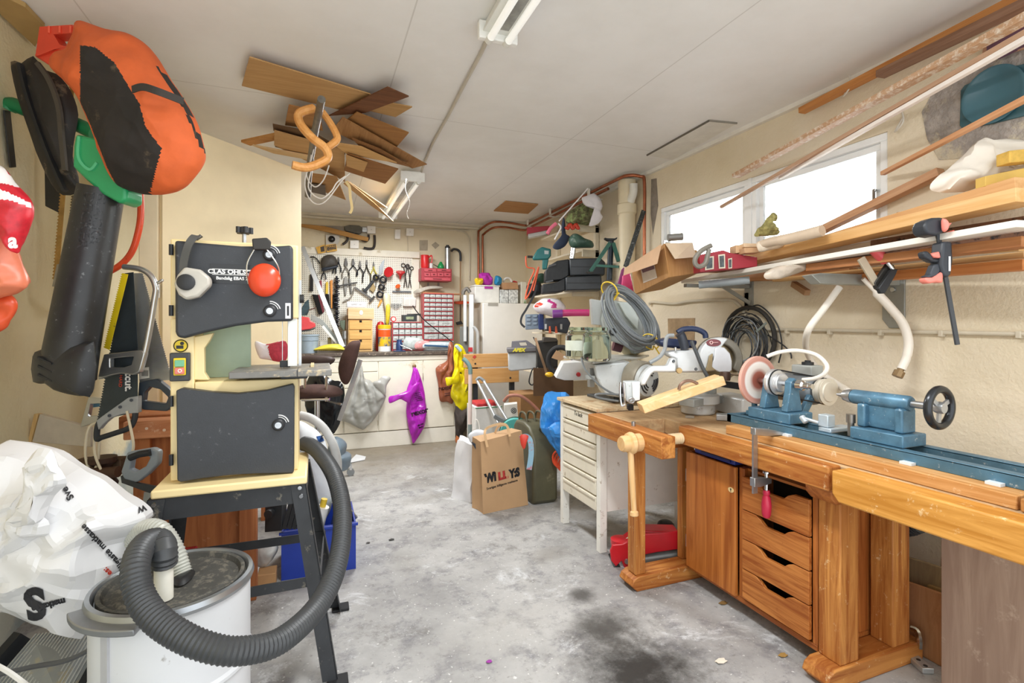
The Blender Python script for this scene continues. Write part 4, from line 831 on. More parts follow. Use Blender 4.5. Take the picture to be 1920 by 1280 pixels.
# ---- hanging tools
GT = 'hand tools hung on the pegboard'
IRON = M('#3a3835', .5, .3, var=.3, vs=20); GRIPB = M('#20242a', .6)
def hang(px, name, m, label, cat, t=.012, y=YW, bevel=.002): return one(MB().slab(ats(Zb(*px), Y=y), (0, t, 0)), name, m, label, cat, GT, bevel=bevel)
def tb(px, r, name, m, par, y=YW, n=8): return MB().tube(spline(ats(Zb(*px), Y=y), 5), r, n).build(name, m, par)
def pliers(cx, top, piv, bot, spread, jw, col, label, name='pliers'):
    g = T(name, label, 'pliers', GT)
    MB().slab(ats(Zb((cx - jw * .35, top), (cx + jw * .35, top), (cx + jw, piv - 8), (cx + jw * .6, piv + 14), (cx - jw * .6, piv + 14), (cx - jw, piv - 8)), Y=YW), (0, .012, 0)).build('jaws', M('#4a4744', .4, .5, var=.2), g, bevel=.002)
    for s in (-1, 1): tb([(cx - s * 4, piv + 4), (cx + s * spread * .55, (piv + bot) / 2 - 12), (cx + s * spread * .95, (piv + bot) / 2 + 14), (cx + s * spread, bot)], .0065, 'handle', col, g, YW - .004 if s > 0 else YW + .006)
for a in ((368, 402, 440, 545, 22, 9, GRIPB, 'slim dark pliers hanging right beside the round cap'), (436, 412, 478, 600, 34, 17, M('#8f8c86', .35, .7), 'bright adjustable pliers with wide jaws, between slim and black pliers'), (503, 418, 472, 572, 42, 17, GRIPB, 'broad black pliers in the middle of the hanging row'), (566, 436, 490, 582, 32, 12, GRIPB, 'small black pliers right of the broad black ones'), (628, 428, 470, 640, 38, 10, IRON, 'long thin nippers with bright pivot in the hanging row'), (692, 444, 486, 612, 28, 9, M('#c9bc4e', .5), 'pliers with yellow handles in the hanging row'), (330, 470, 500, 555, 14, 6, GRIPB, 'pliers almost hidden under the round cap, inner one'), (232, 500, 540, 610, 20, 8, GRIPB, 'pliers almost hidden under the round cap, outer one')): pliers(*a)
g = T('peaked_hat', 'dark round dusty cap hanging among the tools', 'cap', GT); MB().puff(ats(Zb((205, 440), (230, 398), (280, 382), (330, 395), (356, 440), (352, 485), (300, 505), (225, 525), (205, 480)), Y=5.84), (0, -1, 0), .06, .2, 8, .004, 20, k=4).build('crown', M('#45413c', .6, var=.35, vs=14), g); MB().puff(ats(Zb((225, 500), (300, 492), (352, 480), (355, 500), (222, 534)), Y=5.80), (0, -1, 0), .02, .5, 5, k=3).build('peak', M('#28303c', .5), g)
g = T('billhook', 'curved black billhook hung at the far left of the pegboard', 'billhook', GT); tb([(105, 402), (140, 402), (172, 425), (195, 462)], .007, 'blade', IRON, g); tb([(125, 415), (140, 500), (165, 570), (182, 610)], .004, 'rod', IRON, g); hang([(105, 560), (134, 560), (133, 718), (100, 718)], 'file_block', M('#232323', .8), 'flat black rasp block hanging behind the aluminium profile', 'rasp')
g = T('billhook_tool', 'grey curved pruning blade hanging between pliers and funnel', 'pruning blade', GT); MB().slab(ats(Zb((792, 425), (770, 445), (745, 490), (738, 560), (752, 575), (775, 545), (785, 490)), Y=YW), (0, .004, 0)).build('blade', M('#6d7072', .35, .6), g)
def funnel(c, r, tip, hx, lab):
    g = T('funnel', lab, 'funnel', GT); p = at(*Zb(c)[0] if isinstance(c, list) else Zb(c)[0], Y=5.80); q = at(*Zb(tip)[0], Y=5.85); rr = r / 4.922 * 5.72 / 950
    MB().lathe([(0, -.004), (rr, -.004), (rr * 1.05, 0), (rr, .006), (rr * .25, rr * 1.0), (rr * .16, rr * 1.7), (0, rr * 1.7)], p, (q - p).normalized(), 26).build('cone', M(hx, .35), g)
funnel((830, 540), 46, (858, 552), '#c4242c', 'large red funnel facing the viewer on the pegboard'); funnel((940, 540), 40, (936, 640), '#d01f27', 'second red funnel pointing down beside the scissors'); funnel((915, 672), 24, (945, 715), '#d8622c', 'small orange funnel below the red ones')
for (cx, cy, s, lab) in ((985, 500, 1.0, 'scissors hanging left of the other pair, larger loops'), (1025, 520, .9, 'scissors hanging rightmost beside the batten')):
    g = T('scissors', lab, 'scissors', GT)
    for sg in (-1, 1): pc = at(*Zb((cx + sg * 20 * s, cy - 22 + (sg > 0) * 8))[0], Y=YW); MB().ring(pc, (0, 1, 0), .021 * s, .005, 20, 7).build('finger_loop', BLK, g); tb([(cx + sg * 14 * s, cy), (cx, cy + 80), (cx - sg * 14 * s, cy + 180 * s)], .006, 'blade', M('#55524e', .35, .6), g, YW + sg * .005)
def brush(px_h, px_b, mh, mbm, lab, name='brush'):
    g = T(name, lab, 'brush', GT); MB().slab(ats(Zb(*px_h), Y=YW - .005), (0, .02, 0)).build('handle', mh, g, bevel=.003); MB().slab(ats(Zb(*px_b), Y=YW - .015), (0, .04, 0)).build('bristles', mbm, g, bevel=.004)
BRI = M('#171514', .9, var=.4, vs=60)
brush([(250, 640), (262, 626), (274, 640), (272, 742), (248, 742)], [(246, 744), (280, 744), (288, 878), (250, 872)], M('#e0bf3a', .5), BRI, 'black brush with yellow handle hanging on the pegboard')
brush([(290, 618), (314, 614), (312, 875), (298, 875)], [(314, 745), (345, 745), (342, 878), (312, 878)], W('#d9893a', '#e8a355', 2, .5), BRI, 'narrow brush with orange wooden back on the pegboard')
brush([(172, 750), (205, 750), (238, 905), (215, 925)], [(124, 745), (178, 752), (222, 922), (185, 932)], M('#7a2a33', .5), BRI, 'wide black dust brush with dark red back behind the profile', 'dust_brush')
hang([(192, 620), (212, 618), (216, 690), (198, 700)], 'red_grip', M('#8d2f3c', .5), 'dark red tool grip beside the aluminium profile', 'tool grip')
mb = MB()
for i in range(24): y = 600 + i * 20; mb.lathe([(.0, -.011), (.02 + .008 * (i % 2), -.006), (.026, 0), (.02 + .006 * (i % 3), .006), (0, .011)], at(*Zb((352 + 6 * math.sin(i * 2.1), y))[0], Y=5.84), (0, 0, 1), 10)
mb.tube(ats(Zb((350, 578), (354, 1085)), Y=5.845), .010, 8); one(mb, 'hanging_chain', M('#2d2d33', .6, .3, var=.4, vs=60, dirt=('#8c8c99', .25, 70)), 'long dark chain hanging down the pegboard to the worktop', 'chain', GT)
g = T('pipe_wrench', 'adjustable pipe wrench hanging with long black bar', 'wrench', GT); MB().slab(ats(Zb((420, 590), (445, 580), (450, 640), (440, 755), (425, 760), (412, 640)), Y=YW), (0, .014, 0)).build('body', M('#77746e', .4, .6), g, bevel=.003); MB().bar(at(*Zb((360, 672))[0], Y=YW - .02), at(*Zb((540, 638))[0], Y=YW - .02), .014, .016).build('slide_bar', IRON, g); MB().slab(ats(Zb((458, 600), (478, 605), (492, 738), (478, 745)), Y=YW), (0, .014, 0)).build('jaw', M('#5d5b57', .4, .6), g, bevel=.003)
g = T('pruning_hook', 'curved silver pruning hook hanging below the pipe wrench', 'pruning hook', GT); tb([(515, 680), (500, 740), (470, 785), (412, 812)], .009, 'blade', M('#b9b7b2', .35, .7), g)
g = T('hammer', 'grey hammer hanging diagonally with its head down', 'hammer', GT); MB().bar(at(*Zb((520, 682))[0], Y=YW - .01), at(*Zb((672, 785))[0], Y=YW - .01), .018, .018).build('shaft', M('#5c5a57', .5, .3), g); MB().bar(at(*Zb((655, 815))[0], Y=YW - .01), at(*Zb((700, 765))[0], Y=YW - .01), .022, .022).build('head', IRON, g)
g = T('hammer', 'black handled tool slanting up to the tape rolls', 'hammer', GT); MB().bar(at(*Zb((605, 722))[0], Y=YW), at(*Zb((690, 620))[0], Y=YW), .03, .028).build('handle', GRIPB, g, bevel=.004); MB().bar(at(*Zb((590, 690))[0], Y=YW), at(*Zb((630, 735))[0], Y=YW), .016, .02).build('head', IRON, g)
g = T('padlock', 'tilted brass padlock hanging below the yellow pliers', 'padlock', GT); MB().slab(ats(Zb((652, 702), (690, 640), (712, 690), (690, 732)), Y=YW - .01), (0, .03, 0)).build('body', M('#8a754e', .45, .5), g, bevel=.003); tb([(690, 650), (700, 610), (715, 620), (712, 680)], .005, 'shackle', STEEL, g)
for (x, y, r, lab) in ((715, 590, 24, 'black tape roll under the yellow pliers'), (780, 612, 30, 'dark tape roll left below the large red funnel'), (765, 680, 26, 'black roll hanging above the cup'), (790, 695, 20, 'thin wire coil hanging over the black rolls'), (752, 748, 30, 'lowest shiny black roll on the pegboard')):
    g = T('tape_roll', lab, 'tape roll', GT); pc = at(*Zb((x, y))[0], Y=5.83); MB().ring(pc, (.25, 1, .15), r / 4.922 * .0052, .012 if 'wire' not in lab else .003, 22, 10).build('roll', M('#1c1c22', .35, var=.4), g)
hang([(865, 712), (1040, 714), (1038, 732), (866, 728)], 'steel_ruler', M('#6c7072', .4, .5), 'short dark ruler fixed low on the pegboard', 'ruler', .003)
for i in range(9): hang([(852 + i * 11, 832), (859 + i * 11, 832), (858 + i * 11, 862 + 22 * math.sin(i * .42)), (853 + i * 11, 862 + 22 * math.sin(i * .42))], 'drill_bit', M('#7c8083', .35, .6), 'grey drill bit in the short row on the pegboard', 'drill bit', .006)
g = T('yellow_scraper', 'orange handled scraper hanging left of the yellow bag', 'scraper', GT); MB().slab(ats(Zb((768, 785), (752, 800), (728, 862), (738, 862), (772, 812)), Y=YW), (0, .01, 0)).build('handle', M('#e0a03a', .5), g)
g = T('tube_bag', 'clear slim bag full of yellow sticks hanging above the paint tub', 'bag'); MB().puff(ats(Zb((785, 745), (830, 740), (850, 790), (850, 900), (835, 1000), (798, 1005), (800, 900), (785, 820)), Y=5.80), (0, -1, 0), .02, .6, 6, .004, 20, k=3).build('bag_film', M('#d9d3b4', .3, var=.1), g); MB().puff(ats(Zb((806, 850), (838, 840), (845, 900), (832, 1010), (806, 1012)), Y=5.775), (0, -1, 0), .014, .4, 5, .003, 30, k=2).build('yellow_sticks', M('#dcc92c', .45, var=.25, vs=50), g)
o = one(MB().slab(ats(Zb((967, 775), (1083, 778), (1080, 856), (965, 855)), Y=5.835), (0, .05, 0)), 'wall_socket', SVC, 'double white wall socket beside the big drawer organiser', 'socket', bevel=.004)
for x in (975, 1030): MB().slab(ats(Zb((x, 790), (x + 44, 791), (x + 43, 845), (x, 844)), Y=5.832), (0, .003, 0)).build('socket_face', M('#dfddd6', .4), o)
cable('power_lead', ats(Zb((1052, 850), (1090, 905), (1160, 985), (1260, 1065), (1360, 1140), (1425, 1195)), Y=5.55), .006, BLK, 'black cord running diagonally in front of the drawer organisers', 'cord')
# ---- on the worktop
WX = lambda u, v, y: at(u, v, Y=y)
def boxpx(a, b, y, dep, name, m, par, bevel=.003, z0=None, z1=None):
    p, q = at(*Zb(a)[0], Y=y), at(*Zb(b)[0], Y=y); return MB().box(p.x, y, q.z if z0 is None else z0, q.x, y + dep, p.z if z1 is None else z1).build(name, m, par, bevel=bevel)
BOXW = W('#d8ae72', '#e6c28a', 0, .6, wear=('#a87d4a', .08, 16))
g = T('drawer_box', 'small pine box with three finger notch drawers on the worktop', 'drawer box'); boxpx((458, 978), (682, 1250), 5.58, .22, 'body', BOXW, g, z0=.9735)
for i in range(3):
    d = boxpx((468, 988 + i * 90), (672, 1070 + i * 90), 5.568, .011, 'drawer', W('#dcb26e', '#c99c5a', 0, .6, wear=('#8a6236', .08, 24)), g); q = at(*Zb((572, 995 + i * 90))[0], Y=5.566); MB().box(q.x - .013, 5.5655, q.z - .012, q.x + .013, 5.5678, q.z + .012).build('finger_notch', M('#1d130b', .9), d)
g = T('locked_box', 'small pine chest with white key plate stacked on the drawer box', 'chest'); boxpx((455, 872), (695, 975), 5.56, .24, 'body', W('#d6ab7e', '#e4c19a', 0, .6), g); q = at(*Zb((577, 915))[0], Y=5.558); MB().lathe([(0, 0), (.018, 0), (.018, .002), (0, .002)], q, (0, -1, 0), 18, sy=1.4).build('key_plate', M('#ece8e2', .4), g)
o = T('paper_box', 'white flat card box standing on the pine chest', 'box'); boxpx((445, 812), (620, 866), 5.62, .08, 'body', M('#e6e6e8', .6), o); q = at(*Zb((535, 840))[0], Y=5.6185); text('GARD  hör', .024, q, (1, 0, 0), (0, 0, 1), M('#5a5e64', .6), o)
g = T('wipes_tub', 'tall white tub with yellow lid and orange label on the worktop', 'tub'); q = at(*Zb((798, 1250))[0], Y=5.5); r = .066
MB().lathe([(0, .974), (r, .974), (r, 1.215), (0, 1.215)], (q.x, 5.56, 0), n=30).build('body', M('#efefee', .4), g); MB().lathe([(0, 1.2155), (r + .004, 1.2155), (r + .004, 1.25), (r - .006, 1.257), (0, 1.257)], (q.x, 5.56, 0), n=30).build('lid', M('#e2b81e', .4), g)
MB().lathe([(r + .001, 1.13), (r + .0012, 1.13), (r + .0012, 1.205), (r + .001, 1.205)], (q.x, 5.56, 0), n=30).build('orange_label', M('#e8581c', .45), g); MB().lathe([(r + .001, 1.03), (r + .0012, 1.03), (r + .0012, 1.128), (r + .001, 1.128)], (q.x, 5.56, 0), n=30).build('yellow_label', M('#ecc11f', .45, dirt=('#4b5a78', .45, 12)), g)
g = T('red_bottle', 'small red bottle standing behind the wipes tub', 'bottle'); q = at(*Zb((766, 990))[0], Y=5.68); MB().lathe([(0, .974), (.05, .974), (.05, 1.24), (.03, 1.285), (.012, 1.295), (0, 1.295)], (q.x - .01, 5.70, 0), n=20).build('body', M('#b3242a', .4), g)
def organiser(x0, y0, x1, y1, yf, dep, rows, lab, hx='#b8464a', z0=None):
    g = T('drawer_organiser', lab, 'drawer organiser'); p, q = at(*Zb((x0, y0))[0], Y=yf), at(*Zb((x1, y1))[0], Y=yf); zb = q.z if z0 is None else z0; H = p.z - zb; RM = M(hx, .45, var=.12)
    mb = MB(); t = .008; mb.box(p.x, yf, zb, p.x + t, yf + dep, p.z); mb.box(q.x - t, yf, zb, q.x, yf + dep, p.z); mb.box(p.x + t, yf, p.z - t, q.x - t, yf + dep, p.z); mb.box(p.x + t, yf, zb, q.x - t, yf + dep, zb + t); mb.box(p.x + t, yf + dep - .004, zb + t, q.x - t, yf + dep, p.z - t); mb.build('case', RM, g)
    tot = sum(h for n, h in rows); z = p.z - t; us = H - 2 * t; mb = MB()
    for n, h in rows:
        hh = us * h / tot; w = (q.x - p.x - 2 * t) / n; me = None
        mb.box(p.x + t, yf + .002, z - hh, q.x - t, yf + dep - .005, z - hh + .007)
        for i in range(n):
            if me is None:
                k = MB(); k.box(.004, 0, .012, w - .004, .05, hh - .006); k.box(.25 * w, -.006, hh * .5, .75 * w, -.0005, hh * .5 + .006); o = k.build('drawer', M('#c9cbc8', .25, var=.35, vs=26, dirt=('#6f6c66', .22, 40)), g); me = o.data
            else: o = D.objects.new('drawer', me); COL.objects.link(o); o.parent = g
            o.location = V((p.x + t + i * w, yf + .004, z - hh))
        z -= hh
    mb.build('shelves', RM, g); return g
ORGS = [organiser(1150, 735, 1430, 1172, 5.62, .16, [(5, 1)] * 6 + [(2, 1.5)] * 3, 'tall red framed organiser with many clear drawers on the back wall'), organiser(862, 1000, 1150, 1185, 5.60, .16, [(5, 1)] * 3 + [(2, 1.3)], 'low red framed organiser with clear drawers behind the blue jack', z0=.9735)]
one(MB().box(*(lambda p, q: (p.x, 5.62, .9735, q.x, 5.78, q.z - .004))(at(*Zb((1150, 1172))[0], Y=5.62), at(*Zb((1430, 1174))[0], Y=5.62))), 'clear_case', M('#aeb6b8', .3, var=.2, vs=20), 'flat clear plastic case carrying the tall organiser', 'case', bevel=.004)
g = T('red_drawer_cabinet', 'small dark red drawer cabinet hung on the wall under the red jug', 'drawer cabinet'); boxpx((1132, 500), (1412, 628), 5.70, .19, 'body', M('#a5323e', .45), g)
for (a, b_) in (((1160, 508), (1270, 540)), ((1282, 508), (1402, 540)), ((1160, 546), (1216, 582)), ((1222, 546), (1276, 582)), ((1284, 546), (1338, 582)), ((1344, 546), (1402, 582)), ((1160, 588), (1402, 622))):
    d = boxpx(a, b_, 5.69, .009, 'drawer', M('#c2505a', .4), g, .002); boxpx(((a[0] * 2 + b_[0]) / 3, a[1] + 12), ((a[0] + 2 * b_[0]) / 3, a[1] + 20), 5.682, .0075, 'drawer_grip', M('#6e1a26', .4), d, .001)
zt = at(*Zb((1132, 498))[0], Y=5.70).z
for q, h in ((1195, .8), (1290, .75)): p = at(*Zb((q, 640))[0], Y=5.86); MB().bar(p, p - V((0, 0, .06)), .012, .02).build('bracket', M('#8a8378', .5), g)
def sit(x, y): p = at(*Zb((x, 495))[0], Y=y); return V((p.x, y, zt + .001))
g = T('measuring_jug', 'red plastic jug on the small red drawer cabinet', 'jug'); p = sit(1164, 5.78); MB().lathe([(0, 0), (.040, 0), (.046, .02), (.048, .145), (.046, .15), (0, .148)], p, n=24).build('jug_body', M('#d6262a', .35), g); MB().tube(spline([p + V((.046, 0, .125)), p + V((.075, 0, .15)), p + V((.085, 0, .12)), p + V((.078, 0, .07)), p + V((.05, 0, .055))], 5), .008, 8).build('handle', M('#d6262a', .35), g)
g = T('thread_spool', 'small white spool beside the red jug', 'spool'); p = sit(1222, 5.76); MB().lathe([(0, 0), (.02, 0), (.02, .05), (.014, .06), (0, .06)], p, n=16).build('spool_body', M('#d9d6d6', .4), g)
g = T('oil_can', 'green plastic oil can on the small red drawer cabinet', 'oil can'); p = sit(1312, 5.76); MB().lathe([(0, 0), (.036, 0), (.040, .012), (.034, .04), (.018, .065), (.012, .08), (0, .08)], p, n=20).build('body', M('#178a4a', .35), g); MB().tube([p + V((-.03, 0, .02)), p + V((-.09, -.01, .045))], [.006, .003], 8).build('spout', BLK, g)
g = T('thermos', 'tall steel thermos standing on the small red drawer cabinet', 'thermos'); p = sit(1374, 5.79); MB().lathe([(0, 0), (.033, 0), (.033, .245), (0, .245)], p, n=22).build('body', STEEL, g); MB().lathe([(0, .2455), (.031, .2455), (.031, .265), (.018, .27), (.018, .282), (0, .282)], p, n=20).build('cap', BLK, g)
# stick, jack, packs, bucket
g = T('walking_stick', 'wooden stick with black hooked handle leaning on the back wall', 'walking stick'); tb([(1408, 350), (1430, 330), (1470, 338), (1492, 372), (1494, 440)], .014, 'hook', BLK, g, 5.84, 10); tb([(1494, 440), (1492, 700), (1492, 1010)], .008, 'shaft', W('#8a6a48', '#a5835c', 2), g, 5.84, 8)
g = T('bottle_jack', 'dark blue jack with bright lever on the worktop', 'jack'); q = at(*Zb((930, 1250))[0], Y=5.46); MB().box(q.x - .06, 5.42, .9735, q.x + .06, 5.52, .985).build('base', M('#22375f', .4), g, bevel=.003); MB().lathe([(0, .9855), (.035, .9855), (.035, 1.06), (.028, 1.07), (.028, 1.10), (0, 1.10)], (q.x, 5.47, 0), n=18).build('body', M('#27406e', .35, .2), g); MB().cyl((q.x + .01, 5.43, 1.04), (q.x + .12, 5.37, .99), .006).build('lever', CHROME, g)
for (px, hx, lab, y_) in (([(985, 1150), (1145, 1160), (1160, 1245), (990, 1250)], '#c3cbc9', 'clear crumpled parts bag beside the blue jack', 5.50), ([(1090, 1185), (1200, 1178), (1215, 1245), (1080, 1250)], '#e6a2a0', 'pink and white parts bag on the worktop', 5.46), ([(1170, 1195), (1400, 1190), (1405, 1245), (1170, 1250)], '#cfdde2', 'long clear pack with a blue stripe at the worktop end', 5.42)):
    g = T('parts_bag', lab, 'bag'); MB().puff(ats(Zb(*px), Y=y_), (0, -1, .3), .03, .6, 6, .006, 24, k=3).build('film', M(hx, .25, var=.25, vs=30), g)
    if 'blue' in lab and 'long' in lab: MB().bar(at(*Zb((1160, 1216))[0], Y=5.385), at(*Zb((1375, 1228))[0], Y=5.385), .01, .018).build('blue_stripe', M('#2d5378', .4), g)
g = T('picture_box', 'dark box with a small printed picture on the low organiser', 'box'); boxpx((962, 936), (1092, 996), 5.62, .12, 'body', M('#2a2f30', .5), g); boxpx((990, 952), (1062, 978), 5.618, .0015, 'picture', M('#8f9a78', .5, var=.4, vs=60), g); MB().slab(ats(Zb((1010, 926), (1128, 924), (1130, 940), (1008, 938)), Y=5.63), (0, .1, 0)).build('lid', M('#3a3b37', .5), g)
g = T('round_tin', 'shiny red round tin lying on the low organiser', 'tin'); q = at(*Zb((872, 975))[0], Y=5.66); MB().lathe([(0, 0), (.03, 0), (.03, .03), (0, .03)], q + V((0, 0, 0)), (0, -1, 0), 22).build('tin_body', M('#c3242f', .3), g); MB().lathe([(0, .031), (.02, .031), (.02, .033), (0, .033)], q, (0, -1, 0), 20).build('tin_lid', M('#d8cfc8', .3), g)
one(MB().puff(ats(Zb((1060, 720), (1120, 690), (1230, 665), (1330, 680), (1300, 700), (1180, 715), (1080, 748)), Y=5.80), (0, -1, .2), .04, .6, 7, .008, 20, k=3), 'rag_roll', M('#b9b3a5', .6, var=.25, vs=30), 'rolled grey plastic sheet lying above the tall organiser', 'roll')
one(MB().slab(ats(Zb((1150, 722), (1500, 740), (1500, 750), (1150, 735)), Y=5.66), (0, .12, 0)), 'shelf_board', W('#a8714c', '#bb8560', 0), 'thin brown board lying across the top of the tall organiser', 'board')
g = T('orange_tool', 'orange handled tool hanging on the wall beside the stick', 'hand tool'); MB().slab(ats(Zb((1435, 812), (1520, 806), (1580, 815), (1578, 830), (1500, 838), (1440, 832)), Y=5.82), (0, .02, 0)).build('handle', M('#d4502a', .4), g, bevel=.004); tb([(1492, 838), (1490, 990)], .004, 'rod', IRON, g, 5.82); MB().slab(ats(Zb((1455, 1005), (1500, 990), (1520, 1020), (1465, 1030)), Y=5.82), (0, .03, 0)).build('head', BLK, g, bevel=.003)
# aluminium profile, bucket and clutter at the left end of the worktop
ZC2 = lambda *p: [(560 + x / 10.667, 560 + y / 10.667) for x, y in p]
mb = MB(); a, e = at(567, 462, Y=5.78), at(643, 650, Y=5.5); mb.bar(a, e, .045, .003, up=(0, -1, .3)); mb.bar(a + V((-.021, .012, 0)), e + V((-.021, .012, 0)), .003, .025, up=(0, -1, .3)); one(mb, 'aluminium_profile', ALU, 'long aluminium angle profile leaning across the pegboard', 'profile', bevel=.0008)
for (px, hx, lab, y_) in (([(240, 300), (480, 420), (900, 940), (740, 880), (440, 520), (250, 420)], '#9aa09c', 'grey steel folding arm lying left of the aluminium profile', 5.60), ([(450, 560), (500, 530), (780, 880), (745, 900)], '#e8e8e4', 'white lath lying beside the grey folding arm', 5.56)):
    one(MB().slab(ats(ZC2(*px), Y=y_), (0, .015, 0)), 'folding_bracket' if lab[0] == 'g' else 'white_lath', M(hx, .4, .3 if lab[0] == 'g' else 0), lab, 'bracket' if lab[0] == 'g' else 'lath', bevel=.002)
g = T('grey_bucket', 'pale blue grey bucket at the left end of the worktop', 'bucket'); q = at(582, 655, Y=5.48); MB().lathe([(0, .974), (.085, .974), (.10, 1.14), (.106, 1.145), (.106, 1.16), (0, 1.16)], (q.x - .02, 5.50, 0), n=30).build('body', M('#9fb0be', .4, var=.15), g); MB().ring((q.x - .02, 5.50, 1.10), (0, 0, 1), .098, .003, 30, 6).build('hoop', M('#8598a8', .4), g)
g = T('red_tool_case', 'red plastic power tool lying on the grey bucket', 'power tool'); MB().slab(ats(ZC2((40, 350), (210, 370), (230, 440), (330, 490), (340, 560), (230, 610), (40, 640)), Y=5.46), (0, .10, 0)).build('body', M('#d8464a', .4, var=.12), g, bevel=.008); MB().slab(ats(ZC2((40, 630), (230, 612), (330, 575), (340, 592), (230, 640), (40, 660)), Y=5.455), (0, .11, 0)).build('base', BLK, g)
g = T('yellow_shell', 'yellow shallow shell lying upside down on the worktop', 'shell'); MB().puff(ats(ZC2((300, 1035), (360, 980), (520, 920), (700, 900), (830, 915), (920, 1000), (915, 1030)), Y=5.44), (0, -1, 0), .05, .5, 7, k=3).build('shell', M('#e0d044', .45), g)
g = T('hand_drill', 'steel hand drill standing between chain and drawer box', 'drill'); MB().cyl(at(*ZC2((925, 640))[0], Y=5.6), at(*ZC2((920, 800))[0], Y=5.6), .024, n=14).build('cup', STEEL, g); MB().cyl(at(*ZC2((935, 800))[0], Y=5.6), at(*ZC2((935, 950))[0], Y=5.6), .006).build('spindle', STEEL, g); MB().slab(ats(ZC2((820, 440), (930, 425), (925, 600), (900, 640), (840, 560)), Y=5.6), (0, .04, 0)).build('body', M('#55604e', .5), g, bevel=.004); MB().cyl(at(*ZC2((962, 330))[0], Y=5.6), at(*ZC2((955, 610))[0], Y=5.6), .014).build('handle', M('#5a4632', .5), g)
g = T('small_file', 'dark file with teal grip standing behind the red tool', 'file'); MB().slab(ats(ZC2((60, 180), (130, 60), (200, 10), (220, 200), (170, 330), (60, 330)), Y=5.7), (0, .04, 0)).build('dark_grip', M('#2f4a52', .5, var=.4, vs=30), g, bevel=.004); MB().bar(at(*ZC2((200, 230))[0], Y=5.65), at(*ZC2((340, 180))[0], Y=5.65), .012, .012).build('bar', M('#5a3a2c', .5), g)
g = T('beige_box', 'little beige box standing behind the yellow shell', 'box'); MB().slab(ats(ZC2((430, 850), (570, 840), (575, 940), (430, 950)), Y=5.62), (0, .08, 0)).build('body', M('#dcd8cc', .5), g); MB().slab(ats(ZC2((580, 780), (650, 770), (655, 900), (582, 905)), Y=5.64), (0, .08, 0)).build('latch_plate', M('#9c8c5a', .4, .3), g)
# ---- bags hanging at the cabinet front
Zc = lambda *p: [(690 + x / 6.095, 640 + y / 6.095) for x, y in p]
PUR = M('#b92bc0', .22, var=.2, vs=10)
g = T('purple_bag', 'purple plastic bag hanging from a cabinet door knob', 'carrier bag')
mb = MB(); mb.puff(ats(Zc((518, 300), (540, 300), (560, 310), (610, 430), (645, 580), (672, 800), (650, 950), (600, 1050), (520, 1165), (495, 1090), (470, 1010), (440, 850), (440, 700), (470, 640), (440, 560), (490, 420)), Y=5.30), (0, -1, 0), .04, .5, 26, .006, 12, k=8, center=at(*Zc((550, 720))[0], Y=5.30), fold=.022, nf=8, fc=at(*Zc((528, 270))[0], Y=5.30), ridge=.02, rsc=7); pb_ = mb.build('bag_body', PUR, g, ang=50)
mb = MB(); mb.puff(ats(Zc((242, 632), (330, 610), (440, 560), (540, 480), (590, 470), (560, 560), (500, 640), (470, 705), (380, 660), (320, 680), (245, 705)), Y=5.22), (0, -1, 0), .02, .8, 7, .008, 14, k=3); mb.build('bag_handle', PUR, g, ang=50)
def inkb(s, size, x, y, tgt, m, dx=(1, 0, 0), bold=.0015):
    t = text(s, size, at(*Zc((x, y))[0], Y=5.1), dx, (0, 0, 1), m, tgt, bold=bold); drape(t, tgt, lift=.002); return t
INKB = M('#3a1238', .5); inkb('rexor', .075, 590, 805, pb_, INKB, (1, 0, .22), .003)
for i in range(5): inkb('mmmmm', .018, 560 + 8 * i, 590 + i * 20, pb_, INKB, (1, 0, .15), .0005)
inkb('eller kan', .018, 600, 950, pb_, INKB, (1, 0, .3)); inkb('Skriv', .02, 604, 980, pb_, INKB, (1, 0, .3))
g = T('brown_bag', 'translucent orange brown plastic bag at the right end of the cabinet', 'carrier bag')
mb = MB(); mb.puff(ats(Zc((925, 20), (970, 20), (985, 150), (985, 400), (975, 690), (900, 690), (820, 670), (800, 480), (772, 330), (800, 280), (910, 200)), Y=5.30), (0, -1, 0), .04, .5, 24, .006, 14, k=8, fold=.022, nf=9, fc=at(*Zc((950, 10))[0], Y=5.3), ridge=.02, rsc=7); bo = mb.build('bag_body', M('#9a5a40', .3, var=.25, vs=14), g, ang=50); inkb('rexor', .06, 880, 530, bo, M('#45211a', .5), (1, 0, .1), .002); inkb('mmmm', .018, 905, 590, bo, M('#5b2c20', .5), (1, 0, .1)); inkb('mmmm', .018, 905, 615, bo, M('#5b2c20', .5), (1, 0, .1))
YB_ = M('#f0de14', .25, var=.1, vs=8)
g = T('yellow_bag', 'bright yellow plastic bag hanging at the right end of the cabinet', 'carrier bag')
mb = MB(); mb.puff(ats(Zc((990, 40), (1040, 30), (1085, 60), (1120, 130), (1145, 220), (1160, 450), (1150, 720), (1045, 800), (985, 690), (942, 610), (970, 470), (960, 400), (985, 300), (975, 150)), Y=5.18), (0, -1, 0), .045, .5, 26, .006, 12, k=8, fold=.026, nf=8, fc=at(*Zc((1040, 20))[0], Y=5.18), ridge=.022, rsc=7); yb_ = mb.build('bag_body', YB_, g, ang=50)
mb = MB(); mb.puff(ats(Zc((892, 410), (990, 400), (1010, 330), (1035, 330), (1050, 400), (1040, 470), (960, 490), (905, 508), (890, 460)), Y=5.09), (0, -1, 0), .02, .8, 7, .006, 16, k=3); mb.build('bag_handle', YB_, g, ang=50)
inkb('rexor', .04, 1135, 530, yb_, M('#3a3a16', .5), (.4, 0, 1), .001); inkb('le', .03, 1095, 205, yb_, M('#3a3a16', .5), (1, 0, .3)); inkb('li', .03, 1062, 360, yb_, M('#3a3a16', .5), (.4, 0, 1))
